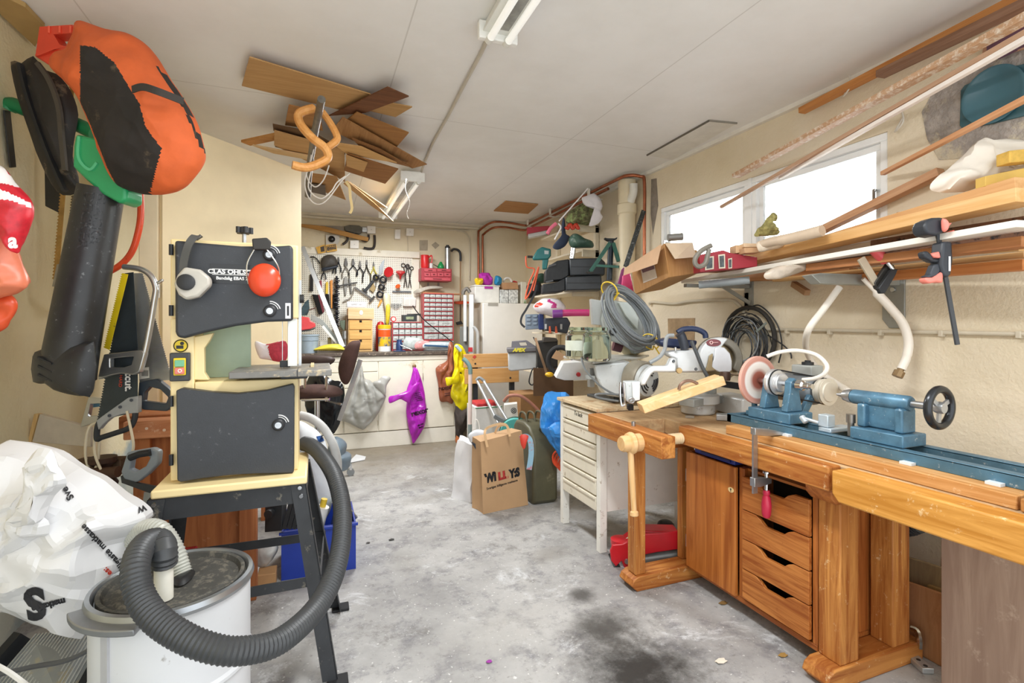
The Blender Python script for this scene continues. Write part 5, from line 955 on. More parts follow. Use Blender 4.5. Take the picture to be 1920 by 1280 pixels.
g = T('torch', 'pale grey torch hanging over the yellow bag', 'torch'); MB().bar(at(*Zc((1005, 45))[0], Y=5.08), at(*Zc((1060, 110))[0], Y=5.08), .05, .03).build('torch_body', M('#b5cfda', .4), g, bevel=.005)
Zg = lambda *p: [(560 + x / 5.333, 620 + y / 5.333) for x, y in p]
g = T('grey_bag', 'translucent grey plastic bag hanging behind the office chair', 'carrier bag')
mb = MB(); mb.puff(ats(Zg((612, 345), (636, 350), (660, 470), (720, 500), (820, 590), (870, 640), (862, 690), (780, 850), (665, 975), (612, 980), (500, 920), (415, 880), (450, 760), (520, 560)), Y=5.28), (0, -1, 0), .06, .5, 28, .006, 12, k=8, fold=.026, nf=11, fc=at(*Zg((624, 335))[0], Y=5.28), ridge=.022, rsc=6); mb.build('bag_body', M('#b3b3ae', .25, var=.12, vs=10, alpha=.86), g, ang=50)
mb = MB(); mb.puff(ats(Zg((740, 520), (800, 490), (835, 455), (900, 455), (922, 480), (880, 545), (868, 640), (820, 600)), Y=5.24), (0, -1, 0), .02, .8, 6, .006, 20, k=3); mb.build('bag_handle', M('#bcbbb6', .25, var=.12, vs=10, alpha=.9), g, ang=50)
cable('hook_chain', ats(Zg((618, 300), (626, 330), (618, 350)), Y=5.27), .005, M('#5a5040', .5), 'short dark string holding the grey bag', 'string')
# ================================================================ middle and far right: freezer, shelves, bags on the floor
def zz_(u0, v0, s): return lambda *p: [(u0 + x / s, v0 + y / s) for x, y in p]
Q1, Q2, Q3, Q4 = zz_(870, 500, 6.4), zz_(970, 340, 7.11), zz_(970, 440, 6.4), zz_(840, 640, 5.818)
def sl(px, D, t, name, m, par=None, bevel=.003, **k): return MB().slab(ats(px, D=D), FW * t).build(name, m, par, bevel=bevel, **k)
def pf(px, D, dep, name, m, par=None, back=.5, rings=7, nz=.005, nsc=16, k=3, ang=60, **q): return MB().puff(ats(px, D=D), -FW, dep, back, rings, nz, nsc, k=k, **q).build(name, m, par, ang=ang)
def tbd(px, D, r, name, m, par, n=8, k=5): return MB().tube(spline(ats(px, D=D), k), r, n).build(name, m, par)
# ---- freezer with boxes on top
g = T('freezer', 'white upright freezer in the back corner behind the planks', 'freezer'); FZ = M('#eceae4', .35, var=.03)
MB().box(1.70, 5.33, .02, 2.42, 5.87, 1.50).build('cabinet_body', M('#d6cdbc', .5), g, bevel=.006); MB().box(1.702, 5.29, .06, 2.418, 5.325, 1.498).build('door', FZ, g, bevel=.006)
p, q = at(*Q1((288, 432))[0], Y=5.288), at(*Q1((405, 468))[0], Y=5.288); MB().box(p.x, 5.285, q.z, q.x, 5.2895, p.z).build('name_badge', M('#b9b6ae', .4, .3), g)
ZF = 1.501
def onf(px, name, lab, m, dep=.2, y=5.36, cat='box', par=None, z0=ZF):
    P = [at(u, v, Y=y) for u, v in px]; x0, x1 = min(p.x for p in P), max(p.x for p in P); z1 = max(p.z for p in P); t = T(name, lab, cat); MB().box(x0, y, z0, x1, y + dep, z1).build('body', m, t, bevel=.006); return t, x0, x1, z1
t, x0, x1, z1 = onf(Q1((132, 230), (425, 420)), 'storage_box', 'white plastic storage box with purple grip on the freezer', M('#e9e8e2', .4)); MB().box(x0 - .008, 5.352, z1, x1 + .008, 5.57, z1 + .012).build('rim', M('#f1f0ea', .4), t, bevel=.004)
p, q = at(*Q1((246, 236))[0], Y=5.355), at(*Q1((345, 265))[0], Y=5.355); MB().box(p.x, 5.352, q.z, q.x, 5.3595, p.z).build('grip', M('#b03ba0', .4), t)
for (px, hx, lab) in (([(175, 95), (220, 72), (300, 72), (330, 130), (340, 212), (215, 212)], '#b52fa6', 'purple crumpled bag stuffed into the white storage box'), ([(130, 145), (180, 132), (230, 145), (215, 212), (140, 212)], '#e6c312', 'yellow crumpled bag stuffed into the white storage box'), ([(372, 115), (420, 105), (440, 150), (432, 212), (368, 212)], '#2289b8', 'blue crumpled bag stuffed into the white storage box')):
    o = one(MB().puff(ats(Q1(*px), Y=5.43 if 'purple' in lab else 5.40), (0, -1, 0), .05, .6, 7, .02, 18, k=3), 'crumpled_bag', M(hx, .4, var=.25, vs=20), lab, 'bag', 'crumpled bags in the white storage box')
t, x0, x1, z1 = onf(Q1((432, 272), (535, 415)), 'pattern_box', 'white card box printed with grey pictures, nearest the storage box', M('#d8dbda', .6, var=.6, vs=45)); t, x0, x1, z1 = onf(Q1((540, 272), (652, 415)), 'pattern_box', 'white card box printed with grey pictures beside the spray tin', M('#dadcd9', .6, var=.6, vs=40))
t = T('open_carton', 'open brown carton lying on the two printed card boxes', 'carton'); MB().slab(ats(Q1((455, 190), (640, 188), (655, 266), (470, 270)), Y=5.35), (0, .2, 0)).build('body', M('#b58b66', .8), t); MB().tube(spline(ats(Q1((470, 180), (500, 140), (545, 140), (575, 180)), Y=5.45), 5), .012, 8).build('white_coil', M('#e7e4de', .5), t); MB().slab(ats(Q1((580, 180), (600, 166), (640, 178), (640, 188)), Y=5.45), (0, .04, 0)).build('red_bit', RED, t)
t, x0, x1, z1 = onf(Q1((685, 180), (752, 415)), 'tall_tin', 'tall pale tin with green corner at the end of the freezer top', M('#d9d6c6', .5, dirt=('#5f8a58', .2, 6)), .12, 5.36, 'tin')
# ---- copper pipes, drain pipe, conduits on the right wall
one(MB().tube(spline([V((2.42, 3.36, 1.55)), V((2.42, 3.36, 2.0)), V((2.42, 3.36, 2.38)), V((2.40, 3.38, 2.43)), V((2.30, 3.42, 2.438)), V((2.285, 3.6, 2.438)), V((2.29, 4.4, 2.435)), V((2.30, 5.4, 2.43)), V((2.30, 5.52, 2.43)), at(950, 417, Y=5.56), at(922, 417, Y=5.56), at(900, 431, Y=5.83), at(897, 440, Y=5.86), at(897, 490, Y=5.86), at(897, 540, Y=5.86)], 6), .013, 12), 'copper_pipe', COPPER, 'longest copper pipe running from the window wall round to the back wall', 'pipe')
one(MB().tube(spline([V((2.30, 3.70, 2.405)), V((2.31, 4.4, 2.40)), V((2.32, 5.4, 2.39)), V((2.30, 5.58, 2.385)), at(950, 426, Y=5.60), at(925, 427, Y=5.62), at(908, 438, Y=5.83), at(905, 446, Y=5.86), at(905, 490, Y=5.86), at(905, 540, Y=5.86)], 6), .013, 12), 'copper_pipe', COPPER, 'second copper pipe running just below the longest one', 'pipe')
for i, y in enumerate((3.95, 4.75, 5.35)):
    g = T('pipe_clip', ('white pipe clip nearest to the drain pipe', 'white pipe clip in the middle of the ceiling pipe run', 'white pipe clip closest to the back wall')[i], 'pipe clip', 'white clips along the copper pipes'); MB().box(2.262, y, 2.405, 2.272, y + .04, 2.466).build('side', SVC, g, bevel=.003); MB().box(2.262, y, 2.378, 2.40, y + .04, 2.386).build('base', SVC, g, bevel=.002)
g = T('drain_pipe', 'thick cream drain pipe standing in the corner by the window', 'drain pipe'); DP = M('#e3d6b8', .45, var=.06)
dpx, dpy = 2.385, 3.55; MB().lathe([(0, .9), (.068, .9), (.068, 2.16), (.078, 2.17), (.078, 2.24), (.068, 2.25), (.072, 2.44), (0, 2.44)], (dpx, dpy, 0), n=28).build('pipe', DP, g); MB().tube(spline([V((dpx + .0, dpy - .05, 2.26)), V((dpx + .0, dpy - .09, 2.32)), V((dpx - .005, dpy - .10, 2.39))], 5), .034, 14).build('branch', M('#e8e6dd', .4), g)
one(MB().tube(spline(ats([(1218, 572), (1222, 566), (1262, 569), (1298, 564), (1365, 562), (1382, 569), (1393, 582), (1402, 600)], X=2.45), 5), .010, 10), 'wall_conduit', CND, 'wavy cream conduit on the right wall below the cardboard box', 'conduit')
one(MB().tube(ats([(1440, 617), (1560, 619), (1700, 622), (1960, 627)], X=2.45), .009, 10), 'wall_conduit', CND, 'long straight cream conduit on the right wall behind the lathe', 'conduit')
for i, u in enumerate((1476, 1556, 1652, 1766, 1912)): p = at(u, 618 + (u - 1476) * .011, X=2.452); one(MB().box(p.x - .014, p.y - .008, p.z - .022, p.x + .012, p.y + .008, p.z + .004), 'conduit_clip', CND, ('cream clip on the straight conduit, farthest from the viewer', 'cream clip on the straight conduit, second from the far end', 'cream clip on the straight conduit below the shelf bracket', 'cream clip on the straight conduit below the hanging black clamp', 'cream clip on the straight conduit at the picture edge')[i], 'clip', 'clips on the straight conduit', bevel=.002)
one(MB().slab(ats([(1252, 597), (1303, 596), (1302, 640), (1253, 645)], X=2.464), (.001, 0, 0)), 'bare_patch', M('#b09573', .9, var=.3, vs=12), 'square bare brown patch on the right wall behind the saw', 'wall patch')
one(MB().slab(ats([(1221, 336), (1231, 334), (1234, 385), (1224, 440), (1220, 400)], X=2.464), (.001, 0, 0)), 'bare_patch', M('#8f857a', .9, var=.3, vs=12), 'narrow bare grey strip on the wall beside the window', 'wall patch')
# ---- shelf unit by the drain pipe
SH = M('#e6dcc6', .55, var=.08); g = T('wall_shelf', 'cream wall shelving crammed with tool cases in the far right corner', 'shelf')
for (x, y0, z, w) in ((2.25, 4.12, 2.165, .05), (2.29, 4.12, 1.935, .05), (2.18, 4.11, 1.548, .03), (2.15, 4.05, 1.165, .03), (2.05, 4.15, .77, .03)):
    s_ = MB().box(x, y0, z, 2.46, 4.97, z + .018).build('shelf_board', SH, g, bevel=.002); MB().box(x, y0, z - w, 2.46, y0 + .018, z - .0005).build('front_lip', SH, s_)
MB().box(2.425, 4.12, .70, 2.46, 4.16, 2.30).build('upright', SH, g); MB().box(2.425, 4.92, .70, 2.46, 4.96, 2.30).build('upright', SH, g)
# things on the shelves
g = T('red_lid_box', 'clear box with red lid at the far end of the top shelf', 'box'); sl(Q2((135, 640), (430, 618), (440, 690), (150, 750)), 5.3, .1, 'body', M('#c9ccca', .35, var=.1), g); sl(Q2((128, 612), (430, 590), (430, 640), (130, 700)), 5.28, .12, 'lid', M('#b02435', .4), g)
g = T('dried_wreath', 'green brown dried plant arrangement on the top shelf', 'wreath'); pf(Q2((650, 480), (740, 380), (840, 300), (960, 310), (1070, 400), (1080, 520), (980, 580), (820, 575), (670, 580)), 4.55, .12, 'dried_plants', M('#6d6a4a', .9, var=.55, vs=40, dirt=('#93a56a', .35, 18)), g, nz=.03, nsc=26, rings=10)
pf(Q2((860, 215), (930, 190), (1020, 160), (1100, 220), (1140, 330), (1110, 410), (1140, 470), (1080, 560), (975, 598), (960, 570), (1060, 520), (1090, 440), (1070, 380), (1090, 300), (1040, 260), (985, 290), (910, 325), (870, 270)), 4.38, .03, 'tissue_paper', M('#e4e1e6', .6, var=.1), g, nz=.008, nsc=30, k=2)
o = one(MB().tube(spline([at(*Q2((650 + i * 22, 600 + 26 * math.sin(i * 1.9)))[0], D=4.5) for i in range(9)], 4), .018, 8), 'red_beads', M('#c8402c', .4, var=.3, vs=60), 'string of red beads at the front edge of the top shelf', 'beads')
g = T('feather_duster', 'white rod with pink handle hanging from a pipe clip', 'duster'); tbd(Q2((940, 95), (740, 320), (555, 530)), 4.3, .006, 'rod', M('#ece8ea', .4), g, k=1); tbd(Q2((520, 560), (450, 620), (400, 700)), 4.3, .016, 'handle', M('#e0708a', .4), g); tbd(Q2((545, 560), (580, 610), (545, 690), (497, 775)), 4.3, .007, 'hook', M('#f0eeee', .4), g)
pf(Q2((470, 880), (520, 800), (590, 720), (590, 560), (620, 480), (640, 560), (650, 700), (700, 740), (640, 860), (540, 910)), 4.62, .05, 'plush', M('#3c4860', .8, var=.25), T('dark_plush', 'dark blue cloth toy hanging at the front of the shelves', 'cloth toy'))
TEAL = M('#157070', .4, var=.15); g = T('power_drill', 'teal corded drill hanging with its grip down at the shelf end', 'drill'); sl(Q2((200, 1020), (265, 910), (330, 870), (450, 900), (450, 990), (410, 1040), (215, 1045)), 4.85, .06, 'body', TEAL, g, .012); sl(Q2((335, 1030), (420, 1030), (395, 1170), (335, 1170)), 4.86, .045, 'grip', TEAL, g, .008); tbd(Q2((135, 1003), (205, 1006)), 4.88, .012, 'bit', IRON, g); sl(Q2((360, 920), (420, 925), (415, 970), (362, 968)), 4.848, .002, 'label', M('#b9c4c4', .5), g, .0)
one(MB().tube(spline(pd([(986, 480, 4.7), (988, 500, 4.7), (1002, 505, 4.7), (992, 530, 4.7), (985, 560, 4.7), (995, 545, 4.68), (1010, 500, 4.68), (1004, 530, 4.68), (1000, 545, 4.67)]), 6), .007, 8), 'orange_lead', M('#d85a34', .45), 'tangled orange cord hanging at the end of the shelves', 'cord')
g = T('jigsaw', 'dull green electric tool with silver spout on the second shelf', 'power tool'); pf(Q2((690, 760), (740, 700), (800, 700), (900, 760), (1000, 800), (1010, 880), (860, 890), (740, 890), (690, 830)), 4.5, .07, 'body', M('#3f5f52', .45, var=.25, dirt=('#8fa095', .15, 20)), g, nz=.003); tbd(Q2((745, 890), (738, 960), (725, 1030)), 4.44, .024, 'spout', CHROME, g, 14)
CASE = M('#33383d', .45, var=.15, vs=12)
def case(pf_, ps_, D, lab, t=.22):
    g = T('tool_case', lab, 'tool case', 'black tool cases stacked on the shelf'); sl(pf_, D, t, 'shell', CASE, g, .012); ys = sorted(pf_, key=lambda p: p[1]); sl(ps_, D + .04, t, 'hinge_side', M('#25282b', .6, var=.3, vs=40), g, .01)  # side is textured, and coloured darker than the lit front
    cx0, cx1 = min(p[0] for p in pf_), max(p[0] for p in pf_); cy = (ys[0][1] + ys[-1][1]) / 2; sl([(cx0 + 2, cy - .6), (cx1 - 1, cy - .6), (cx1 - 1, cy + .6), (cx0 + 2, cy + .6)], D - .002, .003, 'seam', BLK, g, 0)
    u0 = min(p[0] for p in ps_); sl([(u0 + 6, cy - 3), (u0 + 20, cy - 6), (u0 + 21, cy - 3), (u0 + 7, cy + 1)], D + .028, .012, 'latch', M('#4a4d50', .5), g, .002)
case(Q3((625, 285), (1000, 275), (1060, 330), (1050, 485), (640, 490)), Q3((335, 430), (380, 370), (480, 310), (622, 290), (622, 490), (540, 540), (335, 560)), 4.42, 'upper black plastic tool case under the second shelf')
case(Q3((580, 505), (1010, 485), (1020, 660), (585, 668)), Q3((300, 592), (480, 566), (578, 516), (578, 668), (480, 690), (300, 700)), 4.40, 'lower black plastic tool case standing on the third shelf')
JS = M('#3a6a5e', .45, .2, var=.2, dirt=('#8aa79c', .12, 24)); g = T('jack_stand', 'green tripod jack stand perched in front of the black tool cases', 'jack stand')
for a, e in (((1110, 100), (875, 445)), ((1150, 100), (1215, 320))): MB().bar(at(*Q3(a)[0], D=4.2), at(*Q3(e)[0], D=4.15), .03, .02, up=FW).build('leg', JS, g)
MB().bar(at(*Q3((945, 370))[0], D=4.16), at(*Q3((1215, 385))[0], D=4.16), .02, .022, up=FW).build('brace', JS, g); MB().cyl(at(*Q3((1125, 50))[0], D=4.22), at(*Q3((1105, 545))[0], D=4.22), .024, n=16).build('column', M('#28323c', .45, .3), g); sl(Q3((1050, 32), (1080, 40), (1170, 42), (1200, 28), (1198, 48), (1150, 70), (1090, 68), (1056, 48)), 4.19, .06, 'saddle', M('#23282c', .5, .3), g); sl(Q3((830, 440), (920, 440), (915, 458), (840, 458)), 4.12, .05, 'foot', IRON, g)
g = T('camera_bag', 'black bag with long strap at the end of the third shelf', 'bag'); pf(Q3((110, 610), (180, 580), (250, 560), (290, 600), (300, 700), (200, 740), (130, 765), (110, 690)), 4.9, .06, 'body', M('#191b20', .7, var=.3), g); MB().strip(spline(ats(Q3((230, 600), (200, 720), (110, 890), (55, 980), (45, 1060), (90, 1110)), D=4.8), 6), .02, .004, -FW).build('strap', BLK, g); pf(Q3((180, 520), (250, 470), (320, 470), (320, 580), (200, 570)), 4.95, .05, 'green_flap', M('#2e4a3a', .7), g)
g = T('plastic_bag', 'white bag with pink and red print below the third shelf', 'carrier bag'); o = pf(Q3((190, 860), (260, 790), (340, 760), (480, 770), (560, 830), (580, 900), (500, 950), (440, 990), (330, 960), (240, 935)), 4.5, .10, 'bag_body', [M('#e9e4ea', .35, var=.1), M('#c23a86', .35), M('#c8402c', .35)], g, rings=14, k=5, ang=60); panel(o, Q3((380, 770), (470, 830), (470, 880), (400, 880), (420, 830), (350, 800)), 1); panel(o, Q3((200, 850), (270, 800), (310, 830), (230, 880)), 2)
g = T('pink_roll', 'pink and purple rolled tube lying under the third shelf', 'roll'); MB().tube(spline(ats(Q3((440, 955), (560, 940), (700, 935), (860, 935)), D=4.25), 5), .030, 14).build('tube', M('#c83f7c', .35, var=.15), g); MB().tube(ats(Q3((425, 950), (540, 945)), D=4.245), .034, 14).build('purple_end', M('#7c3c8e', .4), g)
g = T('parts_case', 'grey sorting case with drawer fronts at the end of the fourth shelf', 'case'); sl(Q3((95, 955), (250, 950), (260, 1130), (100, 1140)), 5.0, .12, 'body', M('#7d8b9a', .45), g, .006)
for i in range(3):
    for j in range(2): sl(Q3((112 + j * 78, 965 + i * 45), (160 + j * 78, 963 + i * 45), (162 + j * 78, 988 + i * 45), (114 + j * 78, 990 + i * 45)), 4.993, .006, 'drawer_front', M('#95a3b0', .4), g, .002)
for (px, hx, lab, o_) in ((([(255, 950), (315, 940), (330, 1140), (262, 1140)]), '#24366e', 'dark blue upright case beside the grey sorting case', 0), ([(325, 1000), (600, 990), (640, 1060), (600, 1185), (330, 1150)], '#2f3440', 'dark case with two orange feet on the fourth shelf', 1)):
    g = T('tool_case', lab, 'tool case'); sl(Q3(*px), 4.85 if not o_ else 4.6, .15, 'shell', M(hx, .45, var=.2), g, .01)
    if o_:
        for x in (380, 455): sl(Q3((x, 1100), (x + 18, 1095), (x + 30, 1180), (x - 2, 1180)), 4.585, .014, 'orange_foot', M('#d8623a', .45), g, .002)
        for x in (330, 515): sl(Q3((x, 1070), (x + 25, 1070), (x + 25, 1135), (x, 1135)), 4.588, .01, 'clasp', M('#b9bdbf', .4), g, .002)
# ---- plank rack, toolbox, ladder
PK = W('#cf9a5c', '#dcae74', 0, .6, wear=('#8a5f38', .08, 12)); g = T('plank_rack', 'two broad pine planks on black posts in front of the freezer', 'rack')
for a, e in (((870, 664), (950, 687)), ((872, 692), (988, 715))):
    p, q = at(a[0], a[1], Y=5.02), at(e[0], e[1], Y=5.02); x1 = 2.02; o = MB().box(p.x, 5.02, q.z, x1, 5.05, p.z).build('plank', PK, g, bevel=.004)
    for x in (p.x + .12, x1 - .1): MB().cyl((x, 5.017, (p.z + q.z) / 2 - .03), (x, 5.0195, (p.z + q.z) / 2 - .03), .010, n=12).build('bolt_hole', BLK, o)
for x in (1.52, 1.93): MB().box(x, 5.051, 0, x + .05, 5.09, .93).build('post', M('#2f3238', .5), g)
p = at(889.5, 669, Y=5.018); MB().slab([p + V((-.022, 0, 0)), p + V((0, 0, -.02)), p + V((.022, 0, .004)), p + V((.004, 0, .022))], (0, -.001, 0)).build('red_sticker', M('#c8453c', .5), g)
g = T('plastic_toolbox', 'grey plastic toolbox with dark lid and yellow lettering by the shelves', 'toolbox')
sl(Q4((652, 128), (975, 112), (968, 300), (690, 325), (658, 312)), 4.72, .2, 'tub', M('#b9bcbd', .5, var=.12, vs=8), g, .012); sl(Q4((636, 72), (985, 58), (980, 112), (648, 127)), 4.70, .22, 'lid', M('#6d6a6c', .5), g, .01)
mb = MB(); ringslab(mb, ats(Q4((695, 0), (860, -12), (965, 58), (690, 70)), D=4.74), ats(Q4((775, 12), (850, 8), (868, 48), (792, 52)), D=4.74), FW * .12); mb.build('handle', M('#75737a', .5), g, bevel=.006); text('APEX', .045, at(*Q4((772, 94))[0], D=4.69), RT, (0, 0, 1), M('#e0d22a', .4), g, bold=.003, shear=.3)
one(MB().tube(spline(pd([(1000, 632, 4.6), (1010, 655, 4.55), (1006, 690, 4.55), (1000, 720, 4.5), (992, 715, 4.5), (1000, 690, 4.5), (1012, 700, 4.5), (1014, 720, 4.5), (1004, 735, 4.5)]), 5), .006, 8), 'black_lead', BLK, 'black lead looping below the grey toolbox', 'cord')
AL = M('#d3d6d8', .35, .5, var=.08); g = T('step_ladder', 'folded aluminium step ladder between cabinet and freezer', 'ladder')
for a, e, w in (((872, 553), (872, 640), 6), ((884, 552), (884, 668), 8)): p, q = at(*a, D=5.52), at(*e, D=5.52); MB().bar(p, q, .05 if w == 8 else .035, .025, up=FW).build('rail', AL, g, bevel=.003)
tbd([(888, 612), (895, 622), (896, 640), (896, 664)], 5.50, .017, 'curved_strut', AL, g, 10); sl([(862, 612), (878, 612), (878, 662), (862, 662)], 5.55, .01, 'tread_panel', M('#6f6e68', .6), g); sl([(878, 651), (886, 651), (886, 659), (878, 659)], 5.495, .004, 'red_label', RED, g, 0)
tbd([(868, 552), (870, 545), (876, 541), (881, 548)], 5.55, .02, 'top_hinge', M('#75706a', .5, .4), g, 10)
# ---- pole, hand truck, boxes behind the bags
g = T('pink_pole', 'pink pole with bent teal top standing beside the yellow bag', 'pole'); p, q = at(882, 700, D=4.4), at(881, 795, D=4.4); MB().cyl(p, q, .017, n=14).build('tube', M('#ead6cf', .45), g); tbd([(882, 701), (881, 688), (875, 678), (868, 672)], 4.4, .019, 'bent_top', M('#7d9d9c', .45, var=.2), g, 12); MB().cyl(q, V((q.x, q.y, .01)), .019, n=12).build('lower_tube', M('#8e9a98', .5), g)
g = T('dark_cloth', 'dark brown bundle of cloth on the floor under the yellow bag', 'cloth'); pf(Q4((80, 700), (150, 760), (225, 720), (230, 900), (170, 1000), (150, 1090), (100, 1040), (75, 900)), 4.95, .10, 'fold', M('#3a312c', .85, var=.35, vs=12), g, nz=.02)
one(MB().lathe([(0, 0), (.03, 0), (.035, .03), (.02, .07), (0, .075)], at(860, 829, D=4.9), n=14), 'clay_pot', M('#b46a3a', .7), 'tiny orange pot on the floor at the cabinet end', 'pot')
g = T('hand_truck', 'folded silver hand truck handle leaning behind the paper bag', 'hand truck')
for a, e, d1 in (((895, 714), (934, 793), 4.3), ((907, 714), (966, 812), 4.25)): MB().cyl(at(*a, D=4.6), at(*e, D=d1), .013, n=12).build('tube', ALU, g)
MB().tube(spline([at(893, 713, D=4.6), at(899, 708, D=4.6), at(909, 715, D=4.6)], 5), .014, 10).build('top_bar', M('#8f9496', .5), g); MB().bar(at(928, 780, D=4.33), at(946, 790, D=4.28), .03, .03).build('clamp_block', M('#6a6e70', .5), g)
def crate(px, D, dep, name, m, lab, cat):
    g = T(name, lab, cat); P = ats(px, D=D); x0, x1 = min(p.x for p in P), max(p.x for p in P); y0 = sum(p.y for p in P) / len(P); z1 = max(p.z for p in P); MB().box(x0, y0, .01, x1, y0 + dep, z1).build('body', m, g, bevel=.005); return g, x0, x1, y0, z1
g, x0, x1, y0, z1 = crate([(889, 762), (944, 808)], 4.55, .28, 'foam_box', M('#e9e8e4', .6), 'white box with red lining behind the hand truck', 'box'); MB().box(x0 + .02, y0 + .02, z1 + .001, x1 - .02, y0 + .26, z1 + .03).build('red_lining', M('#c32c34', .5, var=.3, vs=30), g, bevel=.008); MB().box(x0 - .004, y0 - .004, z1 - .012, x1 + .004, y0 - .0005, z1 - .003).build('green_edge', M('#3f8a5e', .5), g)
g = T('gift_bag', 'white paper bag with round black emblem behind the hand truck', 'paper bag'); sl(Q4((610, 690), (755, 675), (770, 900), (612, 900)), 4.42, .1, 'body', M('#e6e1d8', .6), g, .004); pc = at(*Q4((717, 753))[0], D=4.415); MB().ring(pc, FW, .022, .003, 24, 6).build('emblem', BLK, g); MB().ring(pc, FW, .010, .003, 16, 6).build('emblem', BLK, g)
g, x0, x1, y0, z1 = crate([(972, 738), (1024, 800)], 4.62, .3, 'cardboard_crate', M('#9a7248', .8, var=.15), 'brown cardboard crate behind the blue tarpaulin', 'crate')
one(MB().slab(ats([(1000, 690), (1075, 690), (1075, 742), (1000, 742)], D=4.3), FW * .02), 'hardboard_sheet', M('#5a4028', .8, var=.2), 'dark brown hardboard sheet under the lowest shelf', 'board')
one(MB().tube(spline(pd([(945, 752, 4.25), (955, 742, 4.22), (975, 742, 4.2), (995, 755, 4.2), (1012, 772, 4.2)]), 6), .014, 10), 'rubber_hose', M('#a8705e', .5), 'short reddish hose lying over the cardboard crate', 'hose')
g = T('hose_reel', 'turquoise round reel half hidden behind the paper bag', 'reel'); pc = at(966, 806, D=4.15); MB().lathe([(0, 0), (.12, 0), (.125, .02), (.12, .06), (0, .06)], pc + V((0, 0, -.02)), -FW, 30).build('disc', M('#57b5b0', .4, var=.15), g); MB().ring(pc + V((0, 0, -.02)), FW, .122, .010, 32, 8).build('rim', M('#1f4d40', .5), g)
g = T('dark_crate', 'black crate of dark odds and ends on the lowest wall shelf', 'crate'); sl([(1006, 640), (1046, 636), (1046, 690), (1008, 690)], 4.45, .2, 'crate_side', M('#24221f', .7, var=.4, vs=30), g, .01); sl([(1020, 632), (1044, 634), (1046, 640), (1018, 642)], 4.43, .2, 'crate_rim', M('#3a332b', .6), g, .004)
# ---- bags on the floor
KR = M('#bf9a72', .75, var=.08, vs=5); g = T('paper_bag', 'brown paper carrier bag with bold shop lettering on the floor', 'paper bag')
bl, br2, bb = at(905.7, 964, Z=0), at(990, 947, Z=0), at(885.5, 951.6, Z=0); bk = br2 + (bb - bl); up_ = [V((-.01, .02, .475)), V((-.035, .03, .515)), V((-.03, .02, .51)), V((0, 0, .485))]
B0 = [bl, br2, bk, bb]; lp = []
for t in (0, .02, .3, .6, .9, 1.0):
    L = []
    for i in range(4):
        for s_ in range(6):
            a, b2 = B0[i] + up_[i] * t, B0[(i + 1) % 4] + up_[(i + 1) % 4] * t; f_ = s_ / 6; w = lerp(a, b2, f_); m_ = lerp(B0[0], B0[2], .5); inn = .028 * math.sin(PI * f_) * math.sin(PI * min(1, t + .12)) * (1 if i % 2 else .25); w = w + (V((m_.x, m_.y, w.z)) - w).normalized() * inn if 0 < t < 1 or inn else w; L.append(w)
    lp.append(L)
pbag = MB().loft([[p + V((0, 0, .001)) for p in L] for L in lp], nz=.006, nsc=11).build('bag_body', KR, g, ang=25)
for a, e, D_ in (((905, 835), (925, 830), 3.36), ):
    mb = MB(); mb.strip(spline([at(914, 838, D=3.33), at(909, 812, D=3.35), at(914, 802, D=3.4), at(930, 796, D=3.42), at(946, 795, D=3.42), at(953, 803, D=3.42), at(956, 818, D=3.40)], 5), .016, .003, -FW); mb.build('paper_handle', M('#d8b285', .7), g)
mb = MB(); mb.strip(spline([at(928, 812, D=3.52), at(934, 800, D=3.53), at(948, 797, D=3.53), at(953, 806, D=3.53), at(955, 818, D=3.52)], 5), .014, .003, -FW); mb.build('paper_handle', M('#cda679', .7), g)
xd = (br2 - bl).normalized()
def wl(s, u, v, wpx, m, bold=.004, kh=1.):
    t = text(s, .08, V((0, 0, 0)), (1, 0, 0), (0, 1, 0), m, pbag, bold=bold); k = wpx * 3.2 / FPX / t.dimensions.x; x = (xd + V((0, 0, .10))).normalized(); y = (-xd.cross(V((0, -1, 0))) * 0 + V((0, 0, 1))); y = (y - x * y.dot(x)).normalized()
    mm = Matrix((x * k, y * k * kh, x.cross(y))).transposed().to_4x4(); mm.translation = at(u, v, D=3.2); t.data.transform(mm); drape(t, pbag, lift=.002)
wl('Wi', 920, 895.5, 25, INK, .006, 1.25); wl('LL', 943, 891.5, 21, M('#b93a34', .6), .006, .95); wl('Y:S', 965, 887, 24, INK, .006, 1.3); wl('Sveriges billigaste matkasse', 942, 908, 66, INK, .001)
wq = T('white_bag', 'white paper bag with cord handle beside the brown one', 'paper bag'); c0, c1 = at(846, 931, Z=0), at(884, 944, Z=0)
lp = [[c0, c1, c1 + V((.12, .13, 0)), c0 + V((.10, .15, 0))]]
for z, k_ in ((.2, .15), (.40, .35)): lp.append([lerp(p, lp[0][2], k_ * (.5 if i < 2 else .1)) + V((.02 * z, .05 * z, z)) for i, p in enumerate(lp[0])])
MB().loft([resample([p + V((0, 0, 0)) for p in [lerp(a, b_, f) for a, b_ in zip(lp[i], lp[min(i + 1, 2)])]], 32) for i in (0, 1) for f in (0, .25, .5, .75)] + [resample(lp[2], 32)], nz=.016, nsc=9).build('bag_body', M('#e8e8ea', .55, var=.05), wq, ang=25); tbd([(884, 828), (890, 795), (893, 786), (898, 795), (901, 822)], 3.68, .004, 'cord_handle', M('#e9e6df', .5), wq)
pf([(878, 815), (895, 805), (912, 810), (906, 826), (885, 832)], 3.62, .03, 'paper_top', M('#dfe3ea', .5), wq)
one(MB().slab(ats([(884, 830), (900, 834), (900, 846), (892, 842)], D=3.44), FW * .03), 'dark_bottle', M('#28303c', .4), 'dark thing peeping out of the white paper bag', 'bottle')
